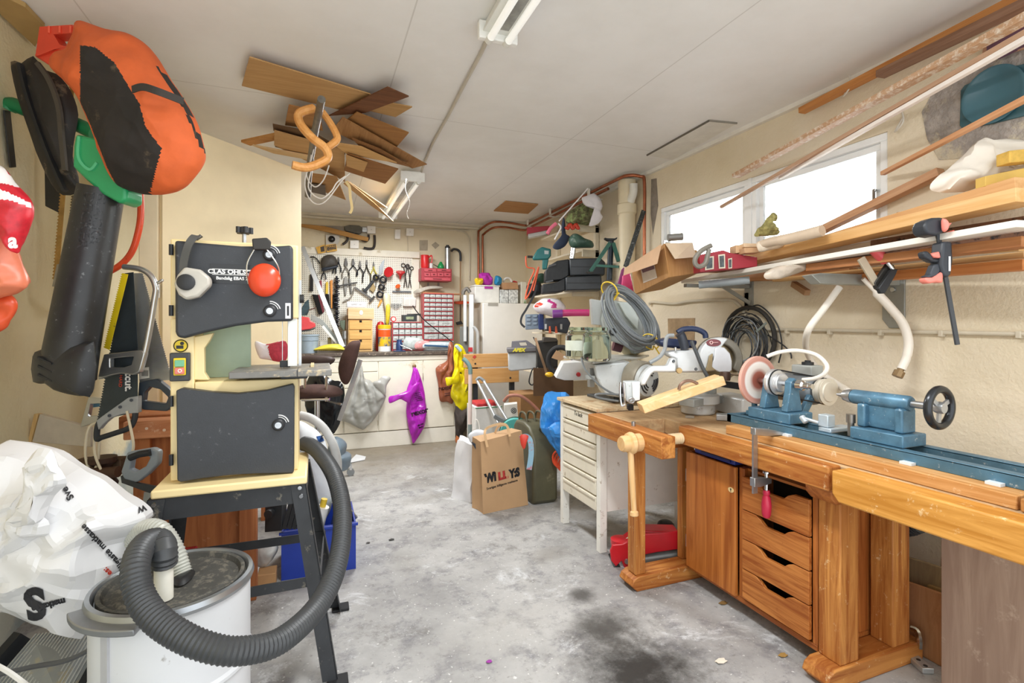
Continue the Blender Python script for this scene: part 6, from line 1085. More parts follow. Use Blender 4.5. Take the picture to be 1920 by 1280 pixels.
OLV = M('#5d5a44', .5, .1, var=.25, vs=5, dirt=('#847d64', .12, 8)); g = T('jerry_can', 'olive green metal jerrycan standing beside the brown paper bag', 'jerrycan')
mb = MB(); mb.slab([(1.40, 3.24, .0), (1.40, 3.58, .0), (1.40, 3.61, .03), (1.40, 3.60, .50), (1.40, 3.55, .545), (1.40, 3.40, .55), (1.40, 3.31, .53), (1.40, 3.24, .47), (1.40, 3.215, .42), (1.40, 3.215, .03)], (.19, 0, 0)); mb.build('can', OLV, g, bevel=.022, seg=4)
for x in (1.43, 1.495, 1.56): MB().tube(spline([V((x, 3.40, .545)), V((x, 3.43, .60)), V((x, 3.52, .60)), V((x, 3.55, .54))], 4), .008, 8).build('handle', OLV, g)
MB().cyl((1.495, 3.29, .50), (1.495, 3.25, .56), .022, n=14).build('cap', M('#4c4938', .5, .3), g)
g = T('plastic_strip', 'red and pale blue plastic strip hanging over the jerrycan side', 'strip'); MB().strip(spline(pd([(976, 822, 3.35), (986, 818, 3.33), (994, 826, 3.32), (996, 850, 3.32), (992, 880, 3.32)]), 6), .035, .006, -FW).build('blue_strip', M('#8fb6cc', .4, dirt=('#c8413a', .25, 16)), g); pf([(976, 815), (990, 816), (988, 828), (982, 842), (976, 830)], 3.30, .01, 'red_ruffle', M('#d8402f', .45), g)
TARP = M('#3a90e0', .3, var=.25, vs=7); g = T('blue_tarp', 'crumpled bright blue tarpaulin hanging beside the white drawer unit', 'tarpaulin')
mb = MB(); mb.puff(ats([(1022, 737), (1043, 734), (1068, 741), (1072, 800), (1068, 872), (1062, 878), (1040, 842), (1016, 808), (1013, 786), (1016, 764)], D=3.42), -FW, .05, .5, 10, .020, 13, k=3, fold=.035, nf=6, fc=at(1045, 700, D=3.42)); mb.build('folded_sheet', TARP, g, ang=10)
mb = MB(); mb.puff(ats([(1030, 800), (1048, 790), (1066, 800), (1066, 830), (1050, 822), (1034, 818)], D=3.33), -FW, .03, .5, 6, .012, 22, k=3); mb.build('loose_fold', TARP, g, ang=10)
pts = [at(1044 + i * .55, 858 + i * .55, D=3.5) + V((0, 0, 0)) + RT * .035 * math.cos(i * .9) + V((0, 0, .05 * math.sin(i * .9))) for i in range(42)]
one(MB().tube(spline(pts, 3), .007, 8), 'coiled_air_hose', M('#e0502a', .4), 'orange red coiled air hose below the blue tarpaulin', 'hose')
# ---- office chair, sacks, vacuum hose
BRC = M('#4a322c', .85, var=.2, vs=12, bump=.2, bs=90); g = T('office_chair', 'brown upholstered workshop chair on castors behind the band saw', 'chair')
QC = zz_(540, 640, 2.725); DC = 4.1
pf([(640, 715), (634, 690), (642, 662), (655, 642), (668, 638), (676, 640), (672, 662), (662, 700), (652, 720)], DC, .05, 'backrest', BRC, g, .8, nz=.002); pf([(552, 728), (566, 722), (600, 720), (630, 724), (642, 732), (638, 742), (600, 746), (560, 748), (552, 742)], DC, .16, 'seat', BRC, g, .8, nz=.002)
p, q = at(676, 674, D=DC + .05), at(636, 788, D=DC + .05); MB().bar(p, q, .035, .012, up=FW).build('back_bar', ALU, g); MB().bar(at(612, 750, D=DC), at(640, 758, D=DC), .03, .012).build('seat_bracket', CHROME, g)
for u in (572, 612): MB().cyl(at(u, 706, D=DC - .1), at(u, 752, D=DC - .1), .011, n=10).build('arm_post', CHROME, g)
MB().cyl(at(566, 749, D=DC - .1), at(618, 748, D=DC - .1), .012, n=10).build('seat_tube', CHROME, g); pf([(552, 672), (575, 666), (620, 668), (628, 676), (610, 686), (560, 688)], DC - .15, .05, 'armrest', M('#3a2a26', .6), g, .5); MB().cyl(at(595, 748, D=DC), at(595, 860, D=DC), .022, n=12).build('column', CHROME, g)
cz = at(595, 865, D=DC); 
for i in range(5):
    a = 2 * PI * i / 5 + .1; e = V((cz.x + .26 * math.cos(a), cz.y + .26 * math.sin(a), .10)); MB().bar(V((cz.x, cz.y, .13)), e, .035, .025).build('foot_spoke', M('#a9adb0', .35, .7), g); w = MB().cyl(e + V((0, -.012, -.068)), e + V((0, .012, -.068)), .031, n=18).build('castor', M('#8e9294', .4, .4), g); MB().bar(e, e + V((0, 0, -.05)), .03, .02).build('castor_fork', CHROME, w)
g = T('bin_bag', 'shiny black bin bag hanging behind the chair seat', 'bin bag'); pf([(584, 700), (600, 694), (622, 712), (640, 715), (646, 740), (640, 780), (628, 812), (606, 812), (590, 790), (574, 770), (572, 730)], 4.35, .06, 'sack', M('#15181c', .18, var=.3), g, nz=.02, nsc=14, rings=10)
g = T('paper_sack', 'white printed paper sack with blue square behind the band saw', 'sack'); o = pf([(556, 800), (580, 798), (600, 812), (614, 840), (622, 900), (620, 940), (556, 940)], 3.3, .10, 'sack_body', M('#d9dfe4', .5, var=.06), g, nz=.008); t = MB().slab(ats([(593, 818), (604, 816), (608, 826), (598, 830)], D=3.15), FW * .001); b_ = t.build('blue_square', M('#2f5a9a', .4), o)
for v in o.data.vertices: pass
drape(b_, o, lift=.003)
g = T('vacuum_cleaner', 'blue grey vacuum cleaner with pale hose behind the chair', 'vacuum cleaner'); pf([(618, 828), (632, 818), (648, 832), (646, 850), (658, 856), (652, 880), (630, 882), (618, 860)], 3.9, .12, 'body', M('#6c7c88', .45, var=.2), g, .8, nz=.003)
o = hose([at(562, 778, D=3.5), at(585, 785, D=3.5), at(607, 803, D=3.5), at(624, 832, D=3.5), at(632, 860, D=3.55), at(633, 880, D=3.6)], .030, .012, 14, .06).build('vacuum_hose', M('#c5c6c4', .5, var=.1), g)
one(MB().slab(ats([(652, 868), (668, 852), (686, 856), (684, 862), (664, 866)], Z=.004), (0, 0, .003)), 'paper_scrap', M('#d6d8da', .7), 'crumpled pale scrap of paper on the floor near the castor', 'paper')
# ---- under the band saw stand
BC = M('#1f3a9c', .4, var=.12); g = T('blue_crate', 'blue plastic crate full of odds and ends under the band saw stand', 'crate')
mb = MB(); x0, x1, y0, y1 = -.16, .19, 2.72, 3.05
for q in ((x0, y0, x1, y0 + .008), (x0, y1 - .008, x1, y1), (x0, y0 + .008, x0 + .008, y1 - .008), (x1 - .008, y0 + .008, x1, y1 - .008)): mb.box(q[0], q[1], .004, q[2], q[3], .24)
mb.box(x0, y0, .0, x1, y1, .004); mb.build('crate_walls', BC, g); MB().box(x0 - .01, y0 - .012, .225, x1 + .01, y0 - .0005, .24).build('rim', BC, g, bevel=.003)
one(MB().slab([(.03, 2.76, .005), (.09, 2.76, .005), (.15, 2.76, .30), (.10, 2.76, .33)], (0, .1, 0)), 'blue_tool', M('#26418f', .4), 'dark blue plastic tool sticking out of the blue crate', 'tool', bevel=.006)
g = T('spray_bottle', 'white and yellow bottle sticking out of the blue crate', 'bottle'); MB().cyl((-.04, 2.86, .02), (.03, 2.84, .30), .035, n=16).build('bottle_body', M('#e6e4dc', .4), g); MB().cyl((.031, 2.84, .301), (.04, 2.837, .34), .016, n=12).build('cap', M('#d8b93a', .4), g)
pf([(586, 948), (606, 930), (622, 936), (618, 960), (606, 976), (588, 975)], 2.78, .05, 'glove', M('#8f989c', .7), T('work_glove', 'grey work glove on top of the blue crate', 'glove'))
one(MB().bar(at(654, 955, D=2.75), at(668, 972, D=2.75), .012, .02), 'steel_bolt', STEEL, 'bright metal end sticking out beside the blue crate', 'metal piece')
g = T('car_part', 'black scissor like car part leaning behind the stand apron', 'car part'); sl([(497, 940), (530, 936), (528, 995), (496, 998)], 2.45, .05, 'plate', M('#26292c', .5), g); 
for i in range(4): MB().bar(at(534 + i * 9, 990, D=2.46), at(548 + i * 9, 936, D=2.46), .02, .02).build('link', M('#2d3033', .5), g)
MB().lathe([(0, 0), (.02, 0), (.02, .03), (.012, .03), (0, .03)], at(508, 960, D=2.44), -FW, 16).build('bush', BLK, g)
pf([(480, 1018), (500, 1008), (522, 1020), (516, 1040), (498, 1060), (482, 1052)], 2.5, .05, 'bag', M('#c4c6c4', .3, var=.2, vs=24), T('clear_bag', 'crumpled clear plastic bag under the band saw stand', 'bag'), nz=.015)
one(MB().box(-.26, 2.66, .0, -.18, 2.75, .07), 'carton', CARD, 'small brown carton on the floor under the stand', 'carton', bevel=.003)
cable('grey_flex', pd([(300, 994, 2.55), (345, 994, 2.54), (390, 978, 2.53), (414, 958, 2.52), (421, 948, 2.52)]), .006, M('#cfc6b6', .5), 'pale cord drooping across the old bench panel', 'cord')
one(MB().cyl(at(333, 1032, D=2.05), at(368, 1027, D=2.05), .008), 'red_grip', RED, 'small red handle behind the drum rim', 'handle')
g = T('checked_cloth', 'red white checked cloth seen through the band saw throat', 'cloth'); o = pf([(478, 640), (500, 645), (536, 640), (536, 676), (500, 674), (486, 668)], 2.75, .03, 'fold', [M('#e3dfe6', .8, var=.1), M('#b5394a', .8, var=.3, vs=60)], g, rings=12, k=5); panel(o, [(500, 643), (540, 638), (540, 680), (508, 676)], 1)
# ================================================================ window wall: lumber shelf, sticks, hanging clamps and hoses
QL, QA, QB = zz_(1380, 340, 6.4), zz_(1640, 240, 4.268), zz_(1150, 430, 6.737)
GL = 'timber stacked on the wall brackets under the window'
def lumber(a, e, w, h, m, lab, name='timber_batten', cat='timber', grp=GL, bev=.002, tw=0):
    p, q = at(a[0], a[1], X=a[2]), at(e[0], e[1], X=e[2]); L = (q - p).length
    mb = MB(); mb.box(-L / 2, -w / 2, -h / 2, L / 2, w / 2, h / 2); x = (q - p).normalized(); y = V((0, 0, 1)).cross(x).normalized(); z = x.cross(y)
    o = mb.build(name, m, None, bevel=bev); mm = Matrix((x, y, z)).transposed().to_4x4(); mm.translation = (p + q) / 2; o.matrix_world = mm; return tag(o, lab, cat, grp)
def LW(a, b, wear=None): return W(a, b, 0, .6, wear=wear)
WHT = M('#eeeae0', .45, var=.04)
lumber((1290, 528, 2.30), (1930, 420, 2.02), .10, .022, WHT, 'long white painted plank sloping along the front of the timber shelf', 'white_plank', 'plank')
lumber((1335, 522, 2.42), (1600, 512, 2.40), .06, .05, LW('#a8754a', '#bd8b5e'), 'brown batten under the cardboard box end of the timber shelf')
lumber((1522, 502, 2.17), (1930, 453, 2.09), .07, .034, LW('#a2683e', '#bc8354'), 'reddish brown batten right below the long white plank')
lumber((1455, 525, 2.38), (1930, 477, 2.24), .05, .020, LW('#c99d68', '#dab581'), 'pale thin batten below the reddish brown one')
lumber((1560, 526, 2.30), (1930, 496, 2.20), .06, .036, LW('#b8703a', '#cf8a50'), 'lowest orange brown batten resting on the steel bracket')
lumber((1700, 480, 2.40), (1916, 466, 2.36), .03, .018, LW('#c79b62', '#d9b27c'), 'short round ended batten between the two lower ones')
lumber((1330, 505, 2.40), (1930, 366, 2.12), .11, .045, LW('#d9a668', '#e8bf88'), 'broad honey plank forming the middle of the timber stack', 'honey_plank', 'plank')
lumber((1350, 498, 2.452), (1590, 452, 2.452), .02, .03, LW('#b98a5c', '#cba274'), 'brown plank wedged behind the honey plank')
lumber((1490, 470, 2.43), (1930, 344, 2.24), .12, .04, LW('#d3a06a', '#e3b984'), 'upper plank of the timber stack under the window end', 'upper_plank', 'plank')
lumber((1640, 466, 2.28), (1930, 425, 2.22), .05, .07, M('#6d4a34', .7, var=.3, dirt=('#1e120c', .28, 34)), 'dark spotted board between the honey plank and the white plank', 'spotted_board', 'board')
lumber((1690, 405, 2.42), (1930, 372, 2.36), .06, .03, LW('#a8744a', '#bb8a5e'), 'narrow batten lying behind the black clamp head')
lumber((1540, 432, 2.43), (1765, 322, 2.42), .05, .035, LW('#b98a66', '#cba27e'), 'slim batten rising against the wall beside the window')
lumber((1488, 532, 2.42), (1514, 549, 2.38), .03, .03, LW('#9c7654', '#b08a66'), 'short stick poking out below the timber stack')
g = T('plastic_wrap', 'clear plastic wrap hanging from the timber stack', 'plastic sheet'); pf(QL((330, 1130), (400, 1060), (560, 1010), (840, 980), (890, 1020), (800, 1080), (600, 1150), (400, 1175)), 2.40, .03, 'sheet', M('#cdbfae', .3, var=.2, vs=20), g, nz=.01)
g = T('wood_bundle', 'bundle of pale wood blocks and wrapped roll on the timber', 'bundle')
for i, px in enumerate((((0, 760), (90, 765), (100, 850), (0, 860)), ((90, 740), (270, 745), (280, 790), (100, 790)), ((100, 795), (290, 792), (300, 850), (105, 860)))): sl(QL(*px), 2.72 - .03 * i, .08, 'wood_block', M(('#d9b48c', '#e6c9a6', '#c9a079')[i], .7, var=.15, vs=20), g, .003)
MB().tube(spline(pd([(1424, 460, 2.62), (1445, 454, 2.55), (1477, 448, 2.45), (1511, 440, 2.35), (1542, 432, 2.28)]), 5), [.022] * 8 + [.026] * 13, 14).build('wrapped_roll', M('#d8c3ab', .5, var=.12), g); pf(QL((260, 740), (400, 670), (600, 645), (620, 700), (560, 790), (380, 830), (280, 840)), 2.6, .03, 'bubble_wrap', M('#e6d6c0', .3, var=.15, vs=40), g, nz=.008)
g = T('dried_sprig', 'dried yellow green plant sprig on the window sill', 'plant'); pf(QL((215, 640), (300, 540), (400, 400), (440, 370), (485, 400), (470, 460), (380, 530), (490, 600), (480, 640), (300, 660)), 2.85, .03, 'sprig', M('#b0a86c', .9, var=.5, vs=60), g, nz=.02, nsc=30, rings=9)
# cardboard box with flaps, red box, belt
CB = W('#b3834f', '#c09260', 2, .8); CBLIT = M('#d9c1a4', .75, var=.06)  # second cardboard is paler: window light put into the flap colour
g = T('cardboard_box', 'big open cardboard box with hanging flaps on the shelf by the window', 'box')
A0, A1 = at(*QB((705, 606))[0], D=2.75), at(*QB((640, 172))[0], D=2.75); B0_, B1 = at(*QB((272, 822))[0], D=3.3), at(*QB((235, 540))[0], D=3.3); C0, C1 = at(*QB((1092, 545))[0], D=2.95), at(*QB((1060, 260))[0], D=2.95); E0 = B0_ + C0 - A0; E1 = B1 + C1 - A1
MB().hexa([A0, B0_, E0, C0], [A1, B1, E1, C1]).build('carton_body', CB, g, bevel=.003)
MB().slab([at(*QB(p)[0], D=d) for p, d in (((612, 178), 2.73), ((556, 432), 2.70), ((128, 582), 3.2), ((142, 490), 3.25))], FW * .005).build('flap', M('#cda884', .75, var=.08), g); MB().slab([at(*QB(p)[0], D=d) for p, d in (((652, 172), 2.73), ((1000, 168), 2.9), ((1052, 348), 2.88), ((778, 372), 2.69))], FW * .005).build('flap', CBLIT, g)
n_ = ((B0_ - A0).cross(A1 - A0)).normalized(); n_ = n_ if n_.dot(FW) < 0 else -n_
lb = MB().slab([at(*QB(p)[0], PL=(A0 + n_ * .002, n_)) for p in ((340, 478), (515, 440), (552, 610), (378, 678))], n_ * -.001).build('address_label', M('#e3d6c8', .6), g); MB().slab([at(*QB(p)[0], PL=(A0 + n_ * .0035, n_)) for p in ((352, 505), (510, 455), (518, 498), (372, 548))], n_ * -.001).build('printed_bar', M('#7d5a62', .6), lb)
g = T('red_carton', 'red carton with picture windows behind the belt on the timber shelf', 'carton'); sl(QB((1090, 320), (1390, 260), (1500, 300), (1820, 350), (1820, 470), (1500, 500), (1095, 540)), 2.72, .10, 'body', M('#a52f3c', .5, var=.1), g, .003)
for px in (((1160, 350), (1270, 335), (1270, 500), (1160, 515)), ((1325, 320), (1410, 310), (1415, 490), (1335, 495)), ((1450, 370), (1500, 360), (1500, 490), (1455, 495))): o = sl(QB(*px), 2.713, .003, 'picture_frame', M('#eadfc9', .5), g, 0); c_ = (sum(p[0] for p in px) / 4, sum(p[1] for p in px) / 4); MB().slab(ats(QB(*[(c_[0] + (p[0] - c_[0]) * .68, c_[1] + (p[1] - c_[1]) * .8) for p in px]), D=2.711), FW * .001).build('picture', M('#5c6468', .5, var=.5, vs=40), o)
one(MB().tube(spline(ats(QB((1240, 200), (1110, 270), (1040, 360), (1035, 430), (1085, 470), (1160, 430), (1190, 330), (1210, 250)), D=2.62), 6), .013, 8), 'belt_loop', M('#7f7a70', .5, var=.2), 'grey looped strap hanging in front of the red carton', 'strap')
g = T('silver_tube', 'grey plastic tube lying under the timber stack', 'tube'); MB().cyl(at(*QB((1080, 700))[0], D=2.9), at(*QB((1720, 640))[0], D=2.8), .022, n=16).build('tube_body', M('#9aa2a6', .4), g)
one(MB().cyl(at(*QB((690, 105))[0], D=3.1), at(*QB((870, 90))[0], D=3.1), .022, n=16), 'lamp_socket', M('#8f8f8c', .4, .3), 'grey cylinder lying on top of the cardboard box flaps', 'cylinder')
g = T('pink_tool', 'pink and white spade shaped tool behind the cable coil', 'tool'); sl([(1156, 540), (1166, 505), (1171, 500), (1170, 530), (1160, 545)], 3.5, .02, 'purple_blade', M('#8a2f6e', .4), g, .003); sl([(1168, 516), (1182, 512), (1190, 552), (1165, 548)], 3.45, .03, 'pink_shell', M('#d8447e', .35), g, .006)
g = T('chain_saw_bar', 'long black toothed bar leaning by the drain pipe', 'saw bar'); MB().bar(at(1207, 395, D=3.9), at(1173, 500, D=3.7), .035, .008, up=FW).build('bar', M('#3a3d3e', .4, .4, dirt=('#8f9496', .25, 60)), g)
# brackets on the wall
ST = M('#9a9b94', .45, .4, var=.15); g = T('shelf_bracket', 'big grey steel angle bracket under the timber stack', 'bracket'); pa, pb = at(1655, 520, X=2.46), at(1697, 615, X=2.46)
MB().slab([V((2.456, pa.y, pa.z)), V((2.456, pb.y, pa.z)), V((2.456, pb.y, pb.z)), V((2.456, pa.y - .03, pb.z)), V((2.456, pa.y, pb.z + .04))], (.009, 0, 0)).build('wall_plate', ST, g, bevel=.002); y_ = (pa.y + pb.y) / 2
MB().slab([V((2.456, y_ - .03, 1.475)), V((2.02, y_ + .02, 1.475)), V((1.99, y_ + .04, 1.468)), V((2.02, y_ + .02, 1.43)), V((2.456, y_ - .03, 1.43))], (0, .05, 0)).build('arm', ST, g, bevel=.002)
for z in (pa.z - .06, pb.z + .06): MB().lathe([(0, 0), (.012, 0), (.010, .006), (0, .006)], V((2.4555, y_, z)), (-1, 0, 0), 10).build('bolt', STEEL, g)
g = T('shelf_bracket', 'smaller steel bracket with brace under the cardboard box', 'bracket'); pa, pb = at(1398, 520, X=2.46), at(1412, 575, X=2.46); MB().box(2.452, pb.y, pb.z, 2.464, pa.y, pa.z).build('wall_plate', ST, g); MB().bar(at(1405, 568, X=2.44), at(1345, 530, X=2.20), .012, .02).build('brace', ST, g); MB().bar(V((2.45, (pa.y + pb.y) / 2, 1.485)), V((2.02, (pa.y + pb.y) / 2 + .05, 1.485)), .03, .02).build('arm', ST, g)
# clamps and hoses hanging from the shelf
g = T('screw_clamp', 'steel screw clamp with red wooden handle gripping the timber shelf', 'clamp'); D_ = 2.05
MB().bar(at(1614, 484, D=D_), at(1643, 532, D=D_), .03, .010, up=FW).build('bar', M('#c9bda6', .4, .5), g, bevel=.001); sl([(1640, 530), (1666, 492), (1676, 496), (1680, 505), (1652, 546), (1644, 541)], D_ - .01, .02, 'jaw', IRON, g, .003); sl([(1648, 540), (1672, 505), (1684, 504), (1680, 515), (1660, 550), (1652, 550)], D_ - .035, .02, 'sliding_jaw', BLKM, g, .003)
MB().cyl(at(1662, 488, D=D_ - .02), at(1678, 512, D=D_ - .02), .008).build('screw', CHROME, g); MB().tube(spline(ats([(1637, 463), (1640, 468), (1651, 480), (1663, 490)], D=D_ - .02), 4), [.014] + [.021] * 11 + [.014], 14).build('handle', M('#e05a5e', .3), g)
g = T('quick_clamp', 'black quick grip clamp with salmon triggers hanging from the shelf', 'clamp'); D_ = 1.75
MB().bar(at(1757, 430, D=D_), at(1795, 646, D=D_), .014, .008, up=FW).build('bar', M('#4a4d52', .4, .4), g, bevel=.001); sl(QA((400, 780), (420, 740), (470, 715), (555, 712), (575, 760), (565, 830), (500, 860), (430, 850), (408, 820)), D_ - .03, .06, 'fixed_jaw', M('#2f333a', .45), g, .008); pf(QA((535, 735), (555, 725), (580, 760), (605, 762), (575, 800), (565, 830), (540, 820)), D_ - .04, .015, 'pad', M('#ee8a7c', .45), g, nz=.0)
sl(QA((545, 905), (625, 905), (632, 1060), (615, 1170), (590, 1200), (555, 1180), (530, 1090), (540, 990)), D_ - .03, .05, 'body', M('#33373e', .45), g, .008); sl(QA((390, 990), (425, 980), (460, 1010), (475, 1040), (530, 1045), (530, 1080), (460, 1070), (400, 1035)), D_ - .02, .03, 'upper_trigger', M('#2b2f36', .45), g, .006); sl(QA((460, 1010), (520, 985), (535, 1040), (480, 1035)), D_ - .025, .03, 'upper_pad', M('#ee8a7c', .45), g, .004)
sl(QA((405, 1185), (450, 1170), (480, 1090), (530, 1080), (540, 1130), (500, 1190), (440, 1200)), D_ - .02, .03, 'lower_trigger', M('#3a3e45', .45), g, .006); sl(QA((410, 1195), (470, 1195), (545, 1145), (555, 1165), (550, 1240), (500, 1230), (440, 1245), (415, 1225)), D_ - .025, .035, 'lower_pad', M('#ee8a7c', .45), g, .006); sl(QA((596, 830), (640, 812), (648, 830), (610, 858)), D_ - .035, .02, 'release_tab', M('#e0685c', .45), g, .003); pc = at(*QA((600, 1085))[0], D=D_ - .032); MB().bar(pc + V((0, 0, -.025)), pc + V((0, 0, .025)), .006, .002, up=FW).build('size_mark', M('#d8dadc', .5), g)
RUBW = M('#efe8dc', .4, var=.04)
one(MB().tube(spline(pd([(1574, 538, 2.3), (1545, 578, 2.3), (1517, 616, 2.3), (1511, 645, 2.4), (1519, 672, 2.5), (1539, 698, 2.45), (1565, 717, 2.3), (1590, 734, 2.08)]), 7), .015, 12), 'white_hose', RUBW, 'white rubber hose running down from the bracket to the lathe tailstock', 'hose')
g = T('white_hose', 'white rubber hose with brass nut dangling in front of the wall', 'hose'); MB().tube(spline(pd([(1618, 522, 2.2), (1640, 545, 2.2), (1668, 575, 2.2), (1692, 605, 2.2), (1703, 638, 2.2), (1700, 668, 2.2), (1690, 692, 2.2)]), 7), [.009] * 8 + [.018] * 27 + [.017] * 8, 12).build('hose_tube', RUBW, g); p = at(1690, 690, D=2.2); q = at(1682, 706, D=2.2); MB().tube([p, lerp(p, q, .35), lerp(p, q, .36), q], [.013, .013, .021, .021], 8).build('brass_nut', M('#8d7452', .4, .6), g)
cable('white_cord_loop', pd([(1438, 668, 2.2), (1462, 660, 2.18), (1495, 657, 2.15), (1530, 665, 2.1), (1550, 684, 2.05), (1546, 700, 2.05), (1528, 709, 2.08), (1505, 712, 2.12)]), .0085, RUBW, 'white cord looping over the lathe motor and sanding disc', 'cord', n=10)
# ---- long sticks strapped under the ceiling
GS = 'long sticks stored under the ceiling at the window wall'
lumber((1503, 208, 2.40), (1960, -28, 2.34), .045, .03, LW('#b9783e', '#cf9256'), 'orange brown stick highest under the ceiling above the window', 'ceiling_stick', 'stick', GS)
lumber((1650, 140, 2.32), (1960, -10, 2.25), .05, .03, LW('#7d5a44', '#987560'), 'dark grey brown rounded stick below the highest one', 'ceiling_stick', 'stick', GS)
lumber((1379, 330, 2.36), (1960, 14, 2.12), .05, .024, LW('#bd936f', '#cfaa8a', ('#eadfcf', .35, 40)), 'long flaky barked stick reaching down to the window post', 'ceiling_stick', 'stick', GS)
lumber((1352, 388, 2.34), (1960, 40, 2.08), .02, .018, LW('#b08a6e', '#c09c80'), 'thinnest pointed stick crossing in front of both windows', 'ceiling_stick', 'stick', GS)
lumber((1463, 333, 2.30), (1960, 52, 2.04), .022, .016, M('#eee4dc', .5), 'white painted strip lowest among the ceiling sticks', 'ceiling_stick', 'stick', GS)
lumber((1655, 325, 2.40), (1960, 166, 2.05), .022, .018, LW('#c98f62', '#d9a67c'), 'single orange lath slanting past the blue green wall patch', 'ceiling_lath', 'lath', None)
for (u, v, x) in ((1592, 166, 2.40), (1690, 232, 2.455)): p = at(u, v, X=x); one(MB().tube(spline([p + V((0, 0, .06)), p + V((-.02, -.02, .0)), p + V((-.01, .02, -.03)), p + V((.01, 0, .03))], 4), .004, 6), 'tie_string', M('#d8d2c6', .6), 'white string tying the highest stick to the ceiling' if u < 1600 else 'frayed dark string end on the wall right of the window', 'string')
lumber((1862, 98, 2.42), (1960, 50, 2.38), .06, .05, M('#6d4a5c', .6, var=.2), 'short dark purple brown block stored high above the wall patch', 'dark_block', 'block', None)
lumber((1845, 96, 2.44), (1960, 62, 2.43), .02, .07, LW('#b58a70', '#c79e84'), 'pale board behind the dark purple block', 'pale_board', 'board', None)
# ---- wall patch with oval lid
ROUGH = M('#a39a92', .95, var=.3, vs=18, bump=.9, bs=60, dirt=('#c3b79f', .3, 7)); g = T('wall_vent', 'blue green wall opening with oval lid in rough grey plaster', 'wall vent')
MB().slab(ats([(1728, 210), (1745, 180), (1780, 150), (1830, 128), (1870, 105), (1990, 70), (1990, 250), (1900, 290), (1760, 300), (1738, 260)], X=2.463), (.002, 0, 0)).build('rough_plaster', ROUGH, g)
MB().slab(ats([(1801, 170), (1808, 160), (1840, 145), (1880, 128), (1990, 105), (1990, 200), (1860, 232), (1805, 242), (1799, 235)], X=2.456), (.006, 0, 0)).build('blue_panel', M('#355c64', .4, var=.2, vs=5), g, bevel=.002)
oc = at(1862, 178, X=2.45); MB().lathe([(0, 0), (.103, 0), (.108, .003), (.110, .010), (.098, .011), (.09, .007), (0, .009)], oc + V((.004, 0, 0)), (-1, 0, 0), 48, sx=.92, sy=1).build('oval_lid', M('#3f6874', .28, var=.15, vs=4), g)
g = T('white_cloth', 'white dust sheet bundled on top of the timber near the wall vent', 'cloth'); o = pf([(1743, 350), (1752, 335), (1775, 318), (1805, 295), (1830, 270), (1850, 264), (1990, 262), (1990, 305), (1880, 322), (1850, 340), (1820, 358), (1770, 360), (1750, 358)], 1.92, .07, 'bundle', M('#eae4d9', .7, var=.06), g, nz=.02, nsc=14, rings=12, k=4, ang=40)
one(MB().slab(ats([(1893, 282), (1990, 272), (1990, 296), (1893, 305)], D=1.76), FW * .05), 'yellow_block', M('#d8b054', .8, var=.3, vs=20), 'yellow brown foam block on top of the white cloth', 'block', bevel=.003); one(MB().slab(ats([(1848, 330), (1990, 300), (1990, 322), (1848, 349)], D=1.78), FW * .04), 'yellow_board', M('#d9b660', .7, var=.12), 'yellow board edge sticking out under the white cloth', 'board', bevel=.002)
# ---- under the bench at the right
g = T('wide_board', 'wide rough sawn grey brown board standing under the right bench end', 'board'); o = MB().box(1.97, .30, .001, 1.998, 1.075, .665).build('board_face', W('#9c8272', '#b39a88', 2, .8, .8, wear=('#c9b3a0', .15, 8)), g, bevel=.002)
OFC = lambda a, b: W(a, b, 2, .75)
for (y0, z1, x, tl, a, b_, lab) in ((1.27, .30, 2.20, .05, '#8f7c60', '#a5926f', 'grey offcut leaning at the wall behind the bench leg'), (1.20, .24, 2.135, .03, '#a9764e', '#bf8c62', 'reddish offcut in front of the grey one behind the bench leg'), (1.13, .34, 2.26, .03, '#7d5c3a', '#94704a', 'tallest brown offcut beside the wide board'), (1.14, .24, 2.19, .03, '#9c7f52', '#b29564', 'yellowish offcut leaning next to the wide board')):
    mb = MB(); mb.slab([V((x, y0 - .10, .001)), V((x, y0 + .12, .001)), V((x + tl, y0 + .12, z1)), V((x + tl, y0 - .10, z1 + .02))], (.018, 0, 0)); one(mb, 'timber_offcut', OFC(a, b_), lab, 'offcut', 'timber offcuts under the bench', bevel=.002)
p, q = at(1704, 1226, Z=.012), at(1741, 1258, Z=.012); g = T('metal_strip', 'short slotted metal strip on the floor behind the bench foot', 'metal strip'); MB().bar(p, q, .04, .02).build('strip', ALU, g, bevel=.002)
for t_ in (.15, .5, .85): c_ = lerp(p, q, t_) + V((0, 0, .0103)); MB().lathe([(0, 0), (.007, 0), (.007, .001), (0, .001)], c_, n=10).build('slot', BLK, g)
one(MB().tube(spline([at(1689, 1185, Z=.10) + V((.06, 0, 0)), at(1700, 1190, Z=.1) + V((.06, 0, .0)), at(1708, 1205, Z=.08) + V((.05, 0, 0)), at(1708, 1218, Z=.05) + V((.05, 0, 0))], 4), .012, 8), 'steel_loop', CHROME, 'bright bent steel handle behind the rear bench leg', 'handle')
one(hose([V((2.30, 1.30, .50)), V((2.33, 1.36, .60)), V((2.33, 1.46, .62)), V((2.32, 1.52, .54)), V((2.30, 1.50, .44)), V((2.30, 1.40, .40)), V((2.29, 1.33, .44))], .035, .012), 'black_hose', HB, 'black corrugated hose coiled under the bench behind the leg', 'hose')
